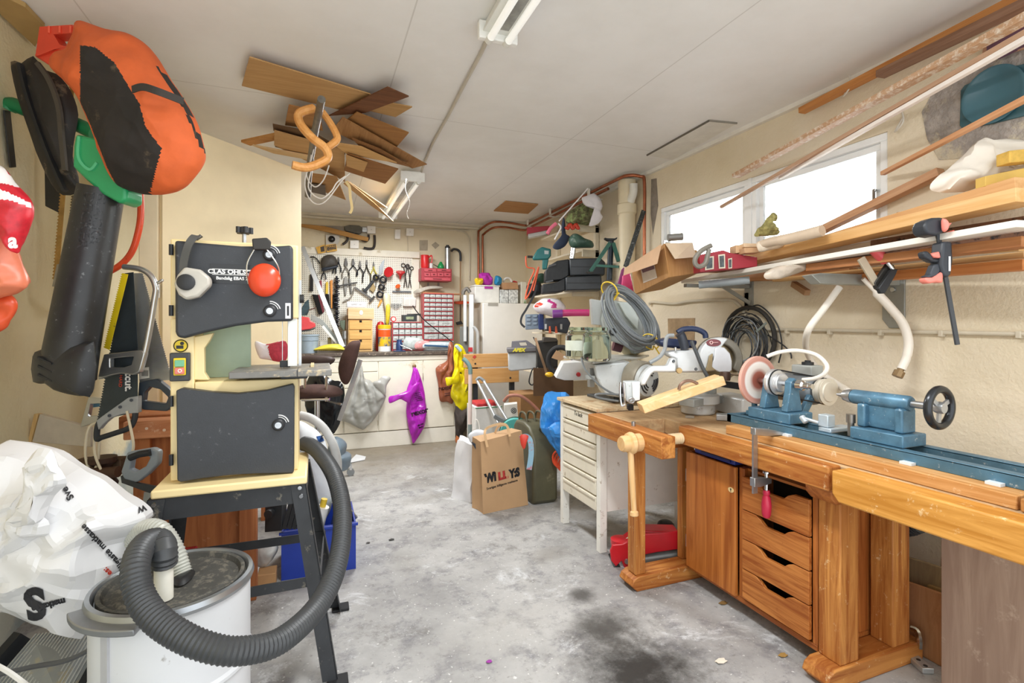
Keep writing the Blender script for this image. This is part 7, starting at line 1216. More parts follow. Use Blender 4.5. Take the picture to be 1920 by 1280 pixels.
# ---- trolley jack under the bench
JR = M('#c6202c', .3, var=.12); g = T('trolley_jack', 'red trolley jack on the floor behind the bench vise post', 'trolley jack')
QJ = zz_(1030, 720, 3.2); D_ = 2.62
for dd_ in (0, .16): sl(QJ((365, 1000), (380, 965), (440, 960), (480, 940), (560, 900), (700, 890), (780, 880), (780, 990), (640, 1010), (540, 1030), (500, 1095), (450, 1105), (435, 1060), (400, 1095), (372, 1060)), D_ + dd_, .015, 'side_plate', JR, g, .004)
sl(QJ((450, 960), (560, 880), (780, 885), (780, 960), (600, 980), (480, 1010)), D_ + .03, .10, 'lift_arm', JR, g, .006); pc = at(*QJ((430, 950))[0], D=D_ + .08); MB().lathe([(0, -.02), (.05, -.02), (.055, .0), (.055, .02), (.04, .025), (0, .025)], pc, (0, 0, 1), 22).build('saddle', JR, g); pc = at(*QJ((465, 1062))[0], D=D_ - .002); MB().lathe([(0, 0), (.014, 0), (.012, .008), (0, .008)], pc, -FW, 12).build('axle_bolt', STEEL, g)
MB().cyl(at(*QJ((560, 1050))[0], D=D_ + .05), at(*QJ((780, 1020))[0], D=D_ + .05), .035, n=18).build('cylinder', M('#8f9290', .4, .4, var=.2), g); sl(QJ((460, 925), (510, 892), (560, 895), (520, 930)), D_ - .01, .003, 'warning_label', M('#c9c3a8', .5), g, 0); sl(QJ((522, 822), (562, 820), (562, 848), (545, 850), (545, 885), (524, 885)), D_ + .08, .03, 'yellow_lever', M('#e0c81f', .4), g, .003)
pc = at(*QJ((395, 1075))[0], D=D_ + .05); MB().cyl(pc - FW * .05 + V((0, 0, -.02)), pc + FW * .1 + V((0, 0, -.02)), .03, n=18).build('wheel', M('#2b2b2c', .6), g); MB().bar(at(*QJ((400, 1112))[0], D=2.72), at(*QJ((560, 1090))[0], D=2.72), .04, .02).build('drip_tray', M('#4a4640', .6), g)
one(MB().ball(at(1248, 985, D=2.98), (.05, .05, .035), 12, 8), 'black_lump', BLK, 'black rounded thing behind the red trolley jack', 'knob')
# ---- bits on the floor
for (u, v, r, hx, nm, lab, cat) in ((1356, 1131, .018, '#8a6a3a', 'dry_leaf', 'dry brown leaf on the floor in front of the bench drawers', 'leaf'), (1468, 1229, .016, '#b08a4a', 'dry_leaf', 'dry yellow leaf on the floor near the right bench foot', 'leaf'), (917, 1241, .010, '#9a3a9c', 'plastic_scrap', 'tiny purple plastic scrap on the open floor', 'scrap'), (734, 1012, .014, '#3a3836', 'dark_chip', 'dark chip on the floor right of the black hose', 'chip'), (690, 1018, .010, '#4a4642', 'dark_chip', 'smaller dark chip on the floor closest to the black hose', 'chip'), (1352, 1240, .02, '#e6dccb', 'wood_shaving', 'pale wood shaving on the dark oil stain', 'shaving')):
    p = at(u, v, Z=.002); one(MB().slab([p + V((math.cos(a) * r * (1.6 if i % 2 else 1), math.sin(a) * r * .6, .002 * (i % 3))) for i, a in enumerate([k * PI / 4 for k in range(8)])], (0, 0, .002)), nm, M(hx, .8), lab, cat)
# ================================================================ right side: drawer unit, workbench, lathe, saws
OAK = [W('#995622', '#cd8d48', a, wear=('#ecd2a4', .12, 30)) for a in range(3)]
BRN = [W('#8d4a1d', '#c0773a', a, .45) for a in range(3)]
BTOP = W('#b8936a', '#ccae84', 1, .7, wear=('#a88a66', .25, 9))
YEL = [W('#b87a2c', '#d89c4c', a, .5, wear=('#f2dcb0', .14, 24)) for a in range(3)]
DARKIN = M('#241a12', .9)  # near-black colour paints the shade inside the drawers
b = T('workbench', 'long worn pine woodworking bench with vises under the blue lathe', 'workbench')
MB().box(1.66, .52, .70, 2.2, 2.40, .775).build('bench_top', BTOP, b, bevel=.004)
MB().box(1.60, 1.20, .692, 1.659, 1.955, .776).build('front_apron', OAK[1], b, bevel=.005)
mb = MB(); mb.slab([(1.575, .55, .675), (1.575, 1.150, .675), (1.575, 1.172, .70), (1.575, 1.172, .777), (1.575, .55, .777)], (.083, 0, 0)); mb.build('tail_vise', YEL[1], b, bevel=.006)
MB().box(1.44, 2.13, .68, 1.659, 2.40, .775).build('vise_arm', BTOP, b, bevel=.004)
MB().box(1.365, 1.775, .68, 1.439, 2.40, .775).build('vise_beam', OAK[1], b, bevel=.005)
sx = V((1.35, 1.93, .722))
WOODL = [W('#d8ab70', '#e6c190', a, .5) for a in range(3)]
mb = MB(); mb.lathe([(.0, -.085), (.03, -.085), (.036, -.075), (.036, -.05), (.046, -.045), (.05, -.03), (.046, -.02), (.04, -.016), (.04, .014)], sx, (1, 0, 0), 20); vh = mb.build('vise_hub', WOODL[0], b)
mb = MB(); h0 = sx + V((-.04, 0, .04)); mb.tube([h0, h0 + V((.0, -.012, -.10)), h0 + V((.0, -.035, -.33)), h0 + V((0, -.037, -.335)), h0 + V((0, -.038, -.35)), h0 + V((0, -.039, -.355))], [.011, .014, .012, .018, .019, .012], 12); mb.build('vise_handle', WOODL[2], vh)
mb = MB(); prof = [(.014, .0)]
for i in range(14): prof += [(.026, .004 + i * .0115), (.020, .0095 + i * .0115)]
mb.lathe(prof + [(.012, .165)], V((1.44, 1.93, .722)), (1, 0, 0), 18); mb.build('vise_screw', W('#e0c9a2', '#d2b68a', 0), b)
MB().cyl((1.40, 2.03, .775), (1.40, 2.03, .795), .010).build('bench_dog', STEEL, b)
def foot(y0, y1, x0, x1):
    mb = MB(); mb.slab([(x0 + .03, y0, 0), (x1, y0, 0), (x1, y0, .07), (x0 + .04, y0, .07), (x0 + .012, y0, .055), (x0, y0, .03)], (0, y1 - y0, 0)); return mb.build('foot', OAK[0], b, bevel=.004)
foot(2.005, 2.115, 1.375, 2.1); foot(1.215, 1.315, 1.615, 2.12)
MB().box(1.405, 2.02, .07, 1.462, 2.085, .68).build('vise_post', OAK[2], b, bevel=.004)
for (x0, y0, x1, y1) in ((1.69, 1.225, 1.785, 1.308), (1.965, 1.225, 2.06, 1.308), (1.72, 2.075, 1.80, 2.112), (1.97, 2.03, 2.06, 2.112)):
    MB().box(x0, y0, .07, x1, y1, .635).build('leg', OAK[2], b, bevel=.005)
for y0 in (1.215, 2.075):
    mb = MB(); mb.slab([(1.66, y0, .635), (2.12, y0, .635), (2.12, y0, .70), (1.63, y0, .70), (1.635, y0, .66)], (0, .04 if y0 > 2 else .10, 0)); mb.build('bearer', BRN[0], b, bevel=.004)
c = T('bench_cabinet', 'orange brown plywood cabinet with door and drawers built in under the workbench', 'cabinet')
def cb(n, m, *a, **k): return MB().box(*a).build(n, m, c, **k)
cb('side_panel', BRN[2], 1.715, 1.318, .085, 2.03, 1.334, .64, bevel=.002); cb('side_panel', BRN[2], 1.705, 1.985, .085, 1.96, 2.0, .64, bevel=.002)
cb('bottom_panel', BRN[1], 1.70, 1.318, .062, 2.0, 2.0, .084, bevel=.003); cb('back_panel', BRN[2], 1.94, 1.335, .085, 1.955, 1.984, .64)
cb('stile', BRN[2], 1.70, 1.3165, .085, 1.712, 1.338, .634, bevel=.002); cb('stile', BRN[2], 1.70, 1.655, .085, 1.95, 1.684, .64, bevel=.002); cb('top_panel', BRN[1], 1.72, 1.335, .630, 1.94, 1.655, .64)
d = cb('door', W('#99531f', '#c67c3a', 2, .4, .6, wear=('#e0b27a', .06, 14)), 1.682, 1.688, .082, 1.699, 2.0, .638, bevel=.003)
p = at(1371, 918, X=1.682); MB().lathe([(.0, 0), (.016, 0), (.016, .003), (0, .003)], (1.6825, p.y, p.z), (-1, 0, 0), 18, sy=.7).build('key_plate', M('#e3c890', .5), d)
mb = MB(); mb.cyl((1.679, p.y, p.z + .003), (1.6785, p.y, p.z + .003), .004, n=10); mb.box(1.6785, p.y - .0015, p.z - .008, 1.679, p.y + .0015, p.z); mb.build('keyhole', BLK, d)
for z in (.20, .52): MB().cyl((1.69, 2.004, z - .03), (1.69, 2.004, z + .03), .005, n=8).build('hinge', STEEL, d)
zs = [.094, .222, .348, .472, .612]
for k in range(4):
    z0, z1 = zs[k] + .002, zs[k + 1] - .002; ym = 1.495
    pl = [(1.34, z0), (1.652, z0), (1.652, z1), (ym + .088, z1), (ym + .062, z1 - .012), (ym + .04, z1 - .030), (ym - .045, z1 - .030), (ym - .065, z1 - .012), (ym - .09, z1), (1.34, z1)]
    w = MB().slab([(1.684, y, z) for y, z in pl], (.016, 0, 0)).build('drawer', W('#944e1c', '#cb8443', 1, .45, 1.3, wear=('#8f4a1f', .1, 18)), c, bevel=.002)
    mb = MB(); mb.box(1.701, 1.342, z0 + .005, 1.93, 1.650, z0 + .012); mb.box(1.86, 1.342, z0 + .013, 1.87, 1.650, z1 - .008); mb.build('tray', DARKIN, w)
bl = T('plastic_box', 'blue plastic box pushed on top of the bench cabinet under the apron', 'box')
MB().box(1.69, 1.70, .642, 1.86, 1.95, .684).build('body', M('#20307f', .4), bl, bevel=.006)
MB().box(1.683, 1.72, .652, 1.6895, 1.90, .662).build('grip_edge', M('#17245f', .4), bl)
# riser board, bed and lathe
one(MB().box(1.675, .745, .776, 1.95, 1.735, .813), 'riser_board', W('#b57c3e', '#dcab72', 1, .6, wear=('#f3dfbd', .12, 20)), 'long pine board laid on the bench under the lathe bed', 'board', bevel=.003)
one(MB().box(1.665, .56, .7775, 1.90, .735, .812), 'end_block', W('#a8743f', '#bd8a52', 1, .7), 'short darker timber block at the near end of the lathe riser board', 'wood block', bevel=.004)
la = T('wood_lathe', 'blue cast wood lathe with long bed, sanding disc and handwheel', 'lathe')
mb = MB()
for x in (1.745, 1.875): mb.box(x, .30, .8135, x + .006, 1.80, .85); mb.box(x, .30, .845, x + .035, 1.80, .851)
mb.box(1.745, 1.775, .8135, 1.91, 1.80, .85)
mb.build('bed', BLUEP, la, bevel=.0015)
for y in (1.46, 1.02, .80): MB().box(1.722, y, .8135, 1.744, y + .035, .822).build('bed_shim', M('#dfe6ea', .5), la)
BL2 = M('#567f98', .4, .2, var=.3, vs=20, dirt=('#c3ced2', .10, 60))
# headstock
mb = MB(); mb.box(1.765, 1.49, .852, 1.895, 1.70, .895); mb.build('headstock_base', BL2, la, bevel=.004)
for y in (1.52, 1.63): mb = MB(); mb.slab([(1.785, y, .896), (1.875, y, .896), (1.855, y, .985), (1.852, y, 1.02), (1.83, y, 1.035), (1.808, y, 1.02), (1.805, y, .985)], (0, .03, 0)); mb.build('headstock_frame', BL2, la, bevel=.004)
ZS = 1.008; ax = V((1.83, 0, ZS))
mb = MB(); mb.cyl(ax + V((0, 1.44, 0)), ax + V((0, 1.80, 0)), .011, n=14); mb.lathe([(.0, 0), (.013, 0), (.013, .02), (.021, .025), (.021, .05), (.015, .055)], ax + V((0, 1.455, 0)), (0, 1, 0), 16); mb.build('spindle', CHROME, la)
mb = MB(); mb.lathe([(.0, 0), (.036, 0), (.04, .005), (.034, .009), (.04, .013), (.04, .02), (.052, .022), (.056, .028), (.049, .032), (.056, .037), (.056, .05), (.0, .05)], ax + V((0, 1.575, 0)), (0, 1, 0), 32); mb.build('step_pulley', M('#d9dadb', .3, .6, var=.1), la)
dm, nt, bb = newmat('sanding_disc'); tcx = nd(nt, 'ShaderNodeTexCoord').outputs['Object']
mp = nd(nt, 'ShaderNodeMapping'); nt.links.new(tcx, mp.inputs[0]); DISCMAP = mp
L = nd(nt, 'ShaderNodeVectorMath', operation='LENGTH'); nt.links.new(mp.outputs[0], L.inputs[0])
cc = ramp(nt, L.outputs['Value'], [(.0, lin('#8e4a3c')), (.035, lin('#a8604f')), (.055, lin('#e8ddd3')), (.078, lin('#efe9e2')), (.085, lin('#cf8f7e')), (.105, lin('#d9a595'))])
nt.links.new(cc, bb.inputs['Base Color']); bb.inputs['Roughness'].default_value = .9
mb = MB(); mb.lathe([(.0, 0), (.104, 0), (.106, .003), (.106, .013), (0, .013)], (0, 0, 0), (0, 1, 0), 48); o = mb.build('sanding_disc', dm, la); o.location = ax + V((0, 1.70, 0)); DISC = o
# motor with pulley
mo = V((2.03, 1.55, .968))
mb = MB(); mb.lathe([(.0, 0), (.05, 0), (.062, .01), (.065, .02), (.065, .19), (.055, .21), (0, .21)], mo + V((0, .02, 0)), (0, 1, 0), 26); m1 = mb.build('motor', M('#8e9498', .45, .4, var=.2), la)
mb = MB(); mb.box(2.0, 1.58, 1.03, 2.075, 1.68, 1.075); m2 = mb.build('switch_box', M('#a9aca8', .5), m1, bevel=.006)
mb = MB(); mb.lathe([(.0, 0), (.024, 0), (.024, .012), (.012, .014), (.012, .02), (0, .02)], (2.035, 1.625, 1.0755), (0, 0, 1), 18); mb.build('switch_knob', BLK, m1)
mb = MB(); mb.lathe([(.0, 0), (.04, 0), (.044, .004), (.058, .005), (.058, .009), (.05, .013), (.058, .017), (.058, .028), (.045, .03), (.052, .036), (.052, .044), (0, .044)], mo + V((0, -.035, 0)), (0, 1, 0), 36); mb.build('motor_pulley', M('#e4dccb', .5, .2), la)
p0, p1 = ax + V((0, 1.60, 0)), mo + V((0, -.022 + 0, 0)); dv = (p1 - p0); dv.y = 0; q = V((-dv.z, 0, dv.x)).normalized()
lp = []
for i in range(13): a = PI / 2 + PI * i / 12; e = dv.normalized(); lp.append(p0 + (e * math.cos(a) + q * math.sin(a)) * .053)
for i in range(13): a = -PI / 2 + PI * i / 12; lp.append(p1 + (e * math.cos(a) + q * math.sin(a)) * .053)
mb = MB(); mb.tube(lp, .0035, 6, closed=True); mb.build('drive_belt', RUB, la)
mb = MB(); mb.slab([(1.90, 1.56, .852), (1.94, 1.56, .852), (2.0, 1.56, .94), (1.97, 1.56, .955)], (0, .02, 0)); mb.build('motor_bracket', BL2, la, bevel=.002)
mb = MB(); mb.cyl((1.83, 1.725, .852), (1.83, 1.725, .93), .012); mb.box(1.80, 1.715, .851, 1.86, 1.745, .87); mb.build('rear_post', BL2, la, bevel=.002)
# tool rest
mb = MB(); mb.box(1.77, 1.32, .852, 1.90, 1.37, .868); mb.box(1.775, 1.335, .869, 1.815, 1.375, .915); mb.cyl((1.76, 1.36, .885), (1.745, 1.41, .895), .006); mb.cyl((1.745, 1.40, .880), (1.745, 1.42, .90), .011); mb.build('tool_rest_holder', M('#c3d0d9', .35, .4, var=.2), la, bevel=.003)
mb = MB(); mb.cyl((1.80, 1.265, .852), (1.80, 1.265, .90), .011); mb.cyl((1.80, 1.265, .90), (1.80, 1.265, .93), .015); mb.build('rest_post', M('#8d8780', .35, .8), la)
# tailstock
mb = MB(); mb.box(1.765, 1.07, .852, 1.885, 1.245, .893); mb.build('tailstock_base', BL2, la, bevel=.004)
mb = MB(); mb.box(1.81, 1.10, .894, 1.835, 1.225, .975); mb.box(1.787, 1.208, .894, 1.857, 1.236, .975); mb.box(1.787, 1.085, .894, 1.857, 1.112, .975); mb.build('tailstock_column', BL2, la, bevel=.006)
ax2 = V((1.825, 0, .992))
mb = MB(); mb.lathe([(.0, 0), (.022, 0), (.026, .006), (.026, .19), (.022, .196), (0, .196)], ax2 + V((0, 1.08, 0)), (0, 1, 0), 22); mb.build('tailstock_barrel', BL2, la)
mb = MB(); mb.lathe([(.0, 0), (.024, 0), (.025, .01), (.02, .03), (.012, .03), (.004, .06), (0, .06)], ax2 + V((0, 1.276, 0)), (0, 1, 0), 18); mb.build('quill', STEEL, la); MB().cyl(ax2 + V((0, 1.01, 0)), ax2 + V((0, 1.079, 0)), .012).build('feed_screw', STEEL, la)
mb = MB(); cw = ax2 + V((0, 1.0, 0)); mb.ring(cw, (0, 1, 0), .058, .012, 40, 12); hw = mb.build('handwheel', M('#3a3c3f', .25, .6), la)
mb = MB(); mb.lathe([(0, -.014), (.016, -.014), (.02, 0), (.016, .012), (0, .012)], cw, (0, 1, 0), 16)
for k in range(3): a = 2 * PI * k / 3 + .4; mb.bar(cw, cw + V((math.cos(a) * .052, 0, math.sin(a) * .052)), .014, .007, up=(0, 1, 0))
mb.build('wheel_spokes', M('#b5b7b8', .35, .6), hw)
# clamp on the bench front
k = T('bar_clamp', 'steel bar clamp with red handle gripping the bench front below the lathe', 'clamp')
cy = at(1428, 800, X=1.62).y; x = 1.605
mb = MB(); mb.bar((1.585, cy, .60), (1.585, cy, .835), .007, .022, up=(1, 0, 0)); mb.build('bar', STEEL, k)
mb = MB(); mb.slab([(1.575, cy - .012, .828), (1.64, cy - .008, .818), (1.73, cy - .006, .8145), (1.735, cy - .006, .826), (1.65, cy - .008, .845), (1.575, cy - .012, .855)], (0, .024, 0)); mb.build('fixed_jaw', STEEL, k, bevel=.002)
mb = MB(); mb.slab([(1.572, cy - .012, .628), (1.60, cy - .012, .625), (1.66, cy - .012, .633), (1.66, cy - .012, .652), (1.60, cy - .012, .662), (1.572, cy - .012, .662)], (0, .024, 0)); mb.build('sliding_jaw', STEEL, k, bevel=.002)
mb = MB(); mb.cyl((1.645, cy, .60), (1.645, cy, .672), .007); mb.lathe([(0, 0), (.014, 0), (.014, .006), (0, .006)], (1.645, cy, .6725)); mb.build('screw', CHROME, k)
mb = MB(); mb.lathe([(0, 0), (.012, .002), (.017, .015), (.019, .05), (.015, .08), (.011, .088), (.014, .095), (.012, .108), (0, .108)], (1.645, cy, .497), n=16); mb.build('handle', M('#c22446', .3), k)
# white drawer unit
CHIP = M('#e6dfcd', .55, var=.08, dirt=('#a08a6c', .1, 16)); CHW = M('#f0eee6', .55, var=.05, dirt=('#a99a84', .09, 18))
u = T('drawer_unit', 'chipped white painted drawer unit on tall legs beside the workbench', 'drawer unit')
X0, X1, Y0, Y1 = 1.45, 2.02, 2.415, 2.90; ZT = .775
MB().box(X0 - .02, Y0 - .008, ZT, X1, Y1 + .01, ZT + .02).build('top', W('#cdb691', '#dcc8a6', 1, .7, wear=('#b3875c', .3, 12)), u, bevel=.003)
for (a, b_) in ((X0, Y0), (X0, Y1 - .04), (X1 - .04, Y0), (X1 - .04, Y1 - .04)): MB().box(a, b_, 0, a + .045, b_ + .04, ZT - .001).build('leg', CHW, u, bevel=.003)
MB().box(X0 + .046, Y0 + .01, .22, X1 - .041, Y0 + .022, ZT - .002).build('side_panel', CHW, u); MB().box(X0 + .046, Y1 - .022, .22, X1 - .041, Y1 - .01, ZT - .002).build('side_panel', CHW, u)
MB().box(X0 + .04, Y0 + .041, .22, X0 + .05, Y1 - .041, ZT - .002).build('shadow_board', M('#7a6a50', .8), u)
zz = [.215, .30, .40, .495, .585, .672, .765]
for i in range(6):
    w = MB().box(X0 - .004, Y0 + .043, zz[i] + .006, X0 + .035, Y1 - .043, zz[i + 1] - .004).build('drawer', CHIP, u, bevel=.003)
    MB().box(X0 - .010, Y0 + .05, zz[i + 1] - .016, X0 - .0045, Y1 - .05, zz[i + 1] - .006).build('drawer_lip', CHIP, w)
text('Tu lack', .035, (X0 - .0048, (Y0 + Y1) / 2 - .0, .725), (0, -1, -.02), (0, 0, 1), BLK, u, 'handwriting', shear=.2)
# ================================================================ on the drawer unit and the left end of the workbench
QS, QT = zz_(1140, 600, 6.4), zz_(1030, 560, 4.923)
LG = M('#cdd2d2', .45, .15, var=.1, vs=10, dirt=('#9a9c96', .14, 20)); LGD = M('#a9adab', .5, .2, var=.2, vs=16)
g = T('bench_saw', 'old light grey table saw with motor standing on the white drawer unit', 'table saw')
MB().slab(ats([(1056, 671), (1100, 667.5), (1217, 668.5), (1190, 676), (1112, 682), (1090, 678)], Z=1.035), (0, 0, .014)).build('saw_table', M('#d6d9d4', .4, .2, var=.15, dirt=('#a8a79c', .2, 18)), g, bevel=.003)
mb = MB(); P = ats([(1114, 684), (1183, 678), (1172, 690), (1163, 745), (1136, 741), (1118, 706)], D=2.88); mb.slab(P, FW * .20); mb.build('housing', LG, g, bevel=.008)
pc = at(1203, 712, D=2.86); ax_ = (-FW * .75 + RT * .5 - V((0, 0, .05))).normalized(); MB().lathe([(0, -.06), (.10, -.06), (.108, -.05), (.108, .015), (.10, .03), (0, .03)], pc, ax_, 30).build('motor', M('#a19a8a', .5, .2, var=.2), g)
mm = MB().lathe([(0, .031), (.092, .031), (.085, .05), (.05, .058), (0, .058)], pc, ax_, 30).build('motor_cover', LG, g)
u_, w_ = ortho(ax_)
for rr in (.035, .05, .066):
    for k in range(3):
        a0 = k * 2.1; MB().tube([pc + ax_ * (.061 - .18 * max(0, rr - .05)) + (u_ * math.cos(a0 + i * .14) + w_ * math.sin(a0 + i * .14)) * rr for i in range(10)], .004, 6).build('vent_slot', BLK, mm)
MB().bar(at(1108, 690, D=2.95), at(1108, 725, D=2.95), .03, .03).build('guide_rod', STEEL, g); MB().bar(at(1098, 706, D=2.92), at(1116, 708, D=2.9), .02, .02).build('crank', LGD, g)
mb = MB(); mb.box(1.62, 2.56, .796, 1.93, 2.86, .812); mb.build('base_plate', M('#4c4f50', .5, .2), g, bevel=.003)
for q in ((1.66, 2.60), (1.88, 2.82)): MB().box(q[0] - .02, q[1] - .02, .8125, q[0] + .02, q[1] + .02, .90).build('foot', M('#4c4f50', .5, .2), g)
cable('grey_power_lead', pd([(1090, 671, 2.95), (1096, 690, 2.86), (1110, 708, 2.80), (1132, 728, 2.76), (1160, 741, 2.72), (1190, 742, 2.70), (1125, 738, 2.74), (1120, 745, 2.74), (1160, 752, 2.68)]), .006, M('#6f7374', .5), 'grey lead drooping from the table saw across its housing', 'cord')
# jars
def jar(c, r, h, lab):
    t = T('glass_jar', lab, 'jar', 'large glass jars on the grey table saw'); G_ = GLASS('#eef7f2'); k = r * .06
    MB().lathe([(0, 0), (r * .9, 0), (r, .012), (r, h * .70), (r * .93, h * .80), (r * .72, h * .86), (r * .72, h), (r * .72 - k, h), (r * .72 - k, h * .87), (r * .9 - k, h * .80), (r - k, h * .70), (r - k, .016), (0, .012)], c, n=32).build('glass_body', G_, t)
    MB().lathe([(r * .725, h * .90), (r * .765, h * .90), (r * .765, h * .985), (r * .725, h * .985)], c, n=32).build('screw_rim', GLASS('#e3efe9'), t); return t
z0_ = 1.050
c1, c2 = at(1087, 668, Z=z0_), at(1117, 669, Z=z0_); h_ = .19
c1 = V((at(1085, 640, D=3.08).x, at(1085, 640, D=3.08).y, z0_)); c2 = V((at(1119, 640, D=2.87).x, at(1119, 640, D=2.87).y, z0_))
t = jar(c1 + V((0, 0, .0005)), .080, h_, 'big clear glass jar with label, left of the two on the saw'); MB().lathe([(.0805, .05), (.0812, .05), (.0812, .11), (.0805, .11)], c1 + V((0, 0, .0005)), n=32).build('paper_label', M('#e6eee0', .6, var=.1, vs=20), t)
jar(c2 + V((0, 0, .0005)), .080, h_, 'big clear glass jar without label, right of the two on the saw')
# white box, wheel hose behind
g = T('foam_carton', 'white box with open flap and red cap on the fourth shelf end', 'box'); sl(QT((130, 590), (400, 575), (440, 690), (390, 750), (140, 752), (60, 730)), 3.62, .2, 'body', M('#dfe0df', .6), g, .004); sl(QT((20, 545), (65, 475), (150, 520), (130, 560), (95, 570)), 3.61, .006, 'flap', M('#b99470', .8), g, .001); pc = at(*QT((268, 698))[0], D=3.61); MB().lathe([(0, 0), (.016, 0), (.014, .02), (0, .02)], pc, -FW, 16).build('red_cap', RED, g)
one(MB().ring(at(1052, 676, D=3.98), (FW + RT * .5), .105, .022, 36, 10), 'tyre', RUB, 'black round tyre or hose ring behind the white box', 'ring')
one(MB().ball(at(1030, 702, D=3.9), (.035, .03, .02), 12, 8), 'yellow_plug', M('#dfae1e', .4), 'small yellow plug hanging under the shelf by the toolbox', 'plug')
one(MB().strip(spline(pd([(1004, 634, 4.2), (1012, 660, 4.1), (1022, 690, 4.1), (1026, 705, 4.1)]), 5), .02, .01, -FW), 'frayed_rope', M('#8a6c50', .8), 'frayed brown rope hanging beside the toolbox', 'rope')
# grey machine behind with cable coil
g = T('grey_machine', 'grey sheet metal machine with round port behind the cable coil', 'machine'); sl([(1108, 560), (1128, 563), (1134, 610), (1112, 608)], 3.35, .08, 'side_plate', M('#b3b6b4', .45, .3), g, .002)
sl([(1136, 560), (1172, 566), (1205, 600), (1208, 640), (1180, 650), (1140, 636), (1130, 600)], 3.25, .12, 'body', M('#a9b0ae', .45, .2), g, .006); sl([(1160, 566), (1182, 566), (1198, 596), (1196, 618), (1172, 590)], 3.2, .05, 'front_face', M('#c9d3d0', .45, .2), g, .004); pc = at(1149, 622, D=3.24); MB().ring(pc, -FW, .018, .006, 20, 8).build('port', BLK, g); sl([(1178, 640), (1225, 632), (1222, 656), (1190, 664)], 3.22, .1, 'chute', M('#6f7673', .5, .2), g, .006)
one(MB().lathe([(0, 0), (.05, 0), (.10, .05), (.12, .12), (.12, .16), (0, .16)], at(1183, 664, D=3.5), n=24), 'cream_tub', M('#cfc3a0', .5), 'cream rounded tub behind the grey machine', 'tub')
one(MB().cyl(at(1150, 646, D=3.4), at(1166, 650, D=3.4), .04), 'maroon_can', M('#5a2a34', .5), 'dark maroon can beside the cream tub', 'can')
GCB = M('#74797c', .42, var=.15); cc = at(1181, 592, D=2.85)
e1 = (RT * .62 - V((0, 0, .78))).normalized(); e2 = (RT * .55 + V((0, 0, .45)) + FW * .55).normalized(); e2 = (e2 - e1 * e2.dot(e1)).normalized(); e3 = e1.cross(e2)
pts = []; r_ = random.Random(3); K = 13; amp = [(r_.uniform(-.016, .016), r_.uniform(-.02, .02), r_.uniform(-.06, .06), r_.uniform(.78, 1.10)) for _ in range(K + 1)]
for k in range(K):
    for i in range(24):
        t = i / 24; A, B = amp[k], amp[k + 1]; f = [lerp(A[j], B[j], t) for j in range(4)]; a = 2 * PI * t; sp_ = .35 + .65 * abs(math.cos(a / 2 + .2))
        pts.append(cc + e1 * (.188 * f[3] * math.cos(a) + f[0]) + e2 * (.125 * f[3] * math.sin(a) + f[1]) + e3 * (f[2] * sp_))
g = T('cable_coil', 'thick grey cable coil tied with yellow string behind the mitre saw', 'cable coil'); MB().tube(pts, .0075, 8).build('cable', GCB, g)
YS = M('#e8c53a', .5)
for sgn, lab in ((-1, 'yellow_tie'), (1, 'yellow_tie')):
    p = cc + e1 * (.186 * sgn); q = [p + (e1 * math.cos(a) + e3 * math.sin(a)) * .05 for a in [i * .45 for i in range(14)]]; q += [q[-1] + V((0, 0, .02 * sgn)) - FW * .02, q[-1] + RT * .04 + V((0, 0, -.03 * sgn))]; MB().tube(spline(q, 3), .004, 6).build(lab, YS, g)
# ---- mitre saw
g = T('mitre_saw', 'grey mitre saw with blue handle folded down on the bench end', 'mitre saw'); DM = 2.50
MS = M('#d3d6d7', .35, .25, var=.08, dirt=('#a6a6a0', .12, 18)); NAV = M('#24304f', .4)
sl(QS((385, 730), (430, 650), (480, 590), (520, 560), (560, 552), (720, 550), (755, 470), (790, 450), (830, 470), (825, 628), (560, 625), (525, 650), (455, 780), (400, 790)), DM - .04, .05, 'arm', MS, g, .008)
sl(QS((735, 385), (830, 370), (1050, 352), (1110, 400), (1250, 470), (1290, 600), (1150, 628), (825, 630), (815, 470), (735, 430)), DM, .10, 'gear_body', MS, g, .010)
c_ = QS((1355, 470))[0]; R_ = 42.5
def arc(c, r, a0, a1, n): return [(c[0] + r * math.cos(math.radians(a0 + (a1 - a0) * i / n)), c[1] - r * math.sin(math.radians(a0 + (a1 - a0) * i / n))) for i in range(n + 1)]
sl(arc(c_, 42, 180, -38, 22) + arc(c_, 28, -38, 180, 16), DM + .03, .06, 'blade_guard', M('#7f7a6e', .45, .2, var=.2, vs=14), g, .006)
sl(arc(c_, 41, 178, 70, 12) + QS((1290, 420), (1245, 470), (1240, 560), (1300, 610), (1130, 620)), DM - .02, .045, 'inner_guard', MS, g, .006)
sl(QS((1285, 335), (1330, 318), (1400, 330), (1465, 400), (1490, 490), (1488, 600), (1440, 640), (1340, 625), (1250, 580), (1235, 545), (1272, 470)), DM - .03, .03, 'cover_plate', M('#dadde2', .35, .2), g, .004)
pc = at(c_[0], c_[1], D=DM + .065); MB().lathe([(0, 0), (.105, 0), (.105, .003), (0, .003)], pc, FW, 48).build('saw_blade', M('#a0906c', .35, .7), g)
lb = MB().lathe([(0, 0), (.026, 0), (.024, .004), (0, .004)], at(*QS((1268, 272))[0], D=DM - .022), -FW, 26, sx=1.4, sy=.7).build('badge', M('#7a3f44', .4), g); pc = at(*QS((1240, 270))[0], D=DM - .028); MB().ring(pc, FW, .007, .002, 18, 6).build('badge_mark', M('#eec9c4', .4), lb); MB().bar(at(*QS((1252, 270))[0], D=DM - .029), at(*QS((1320, 266))[0], D=DM - .029), .002, .006, up=FW).build('badge_line', M('#e3b7b2', .4), lb)
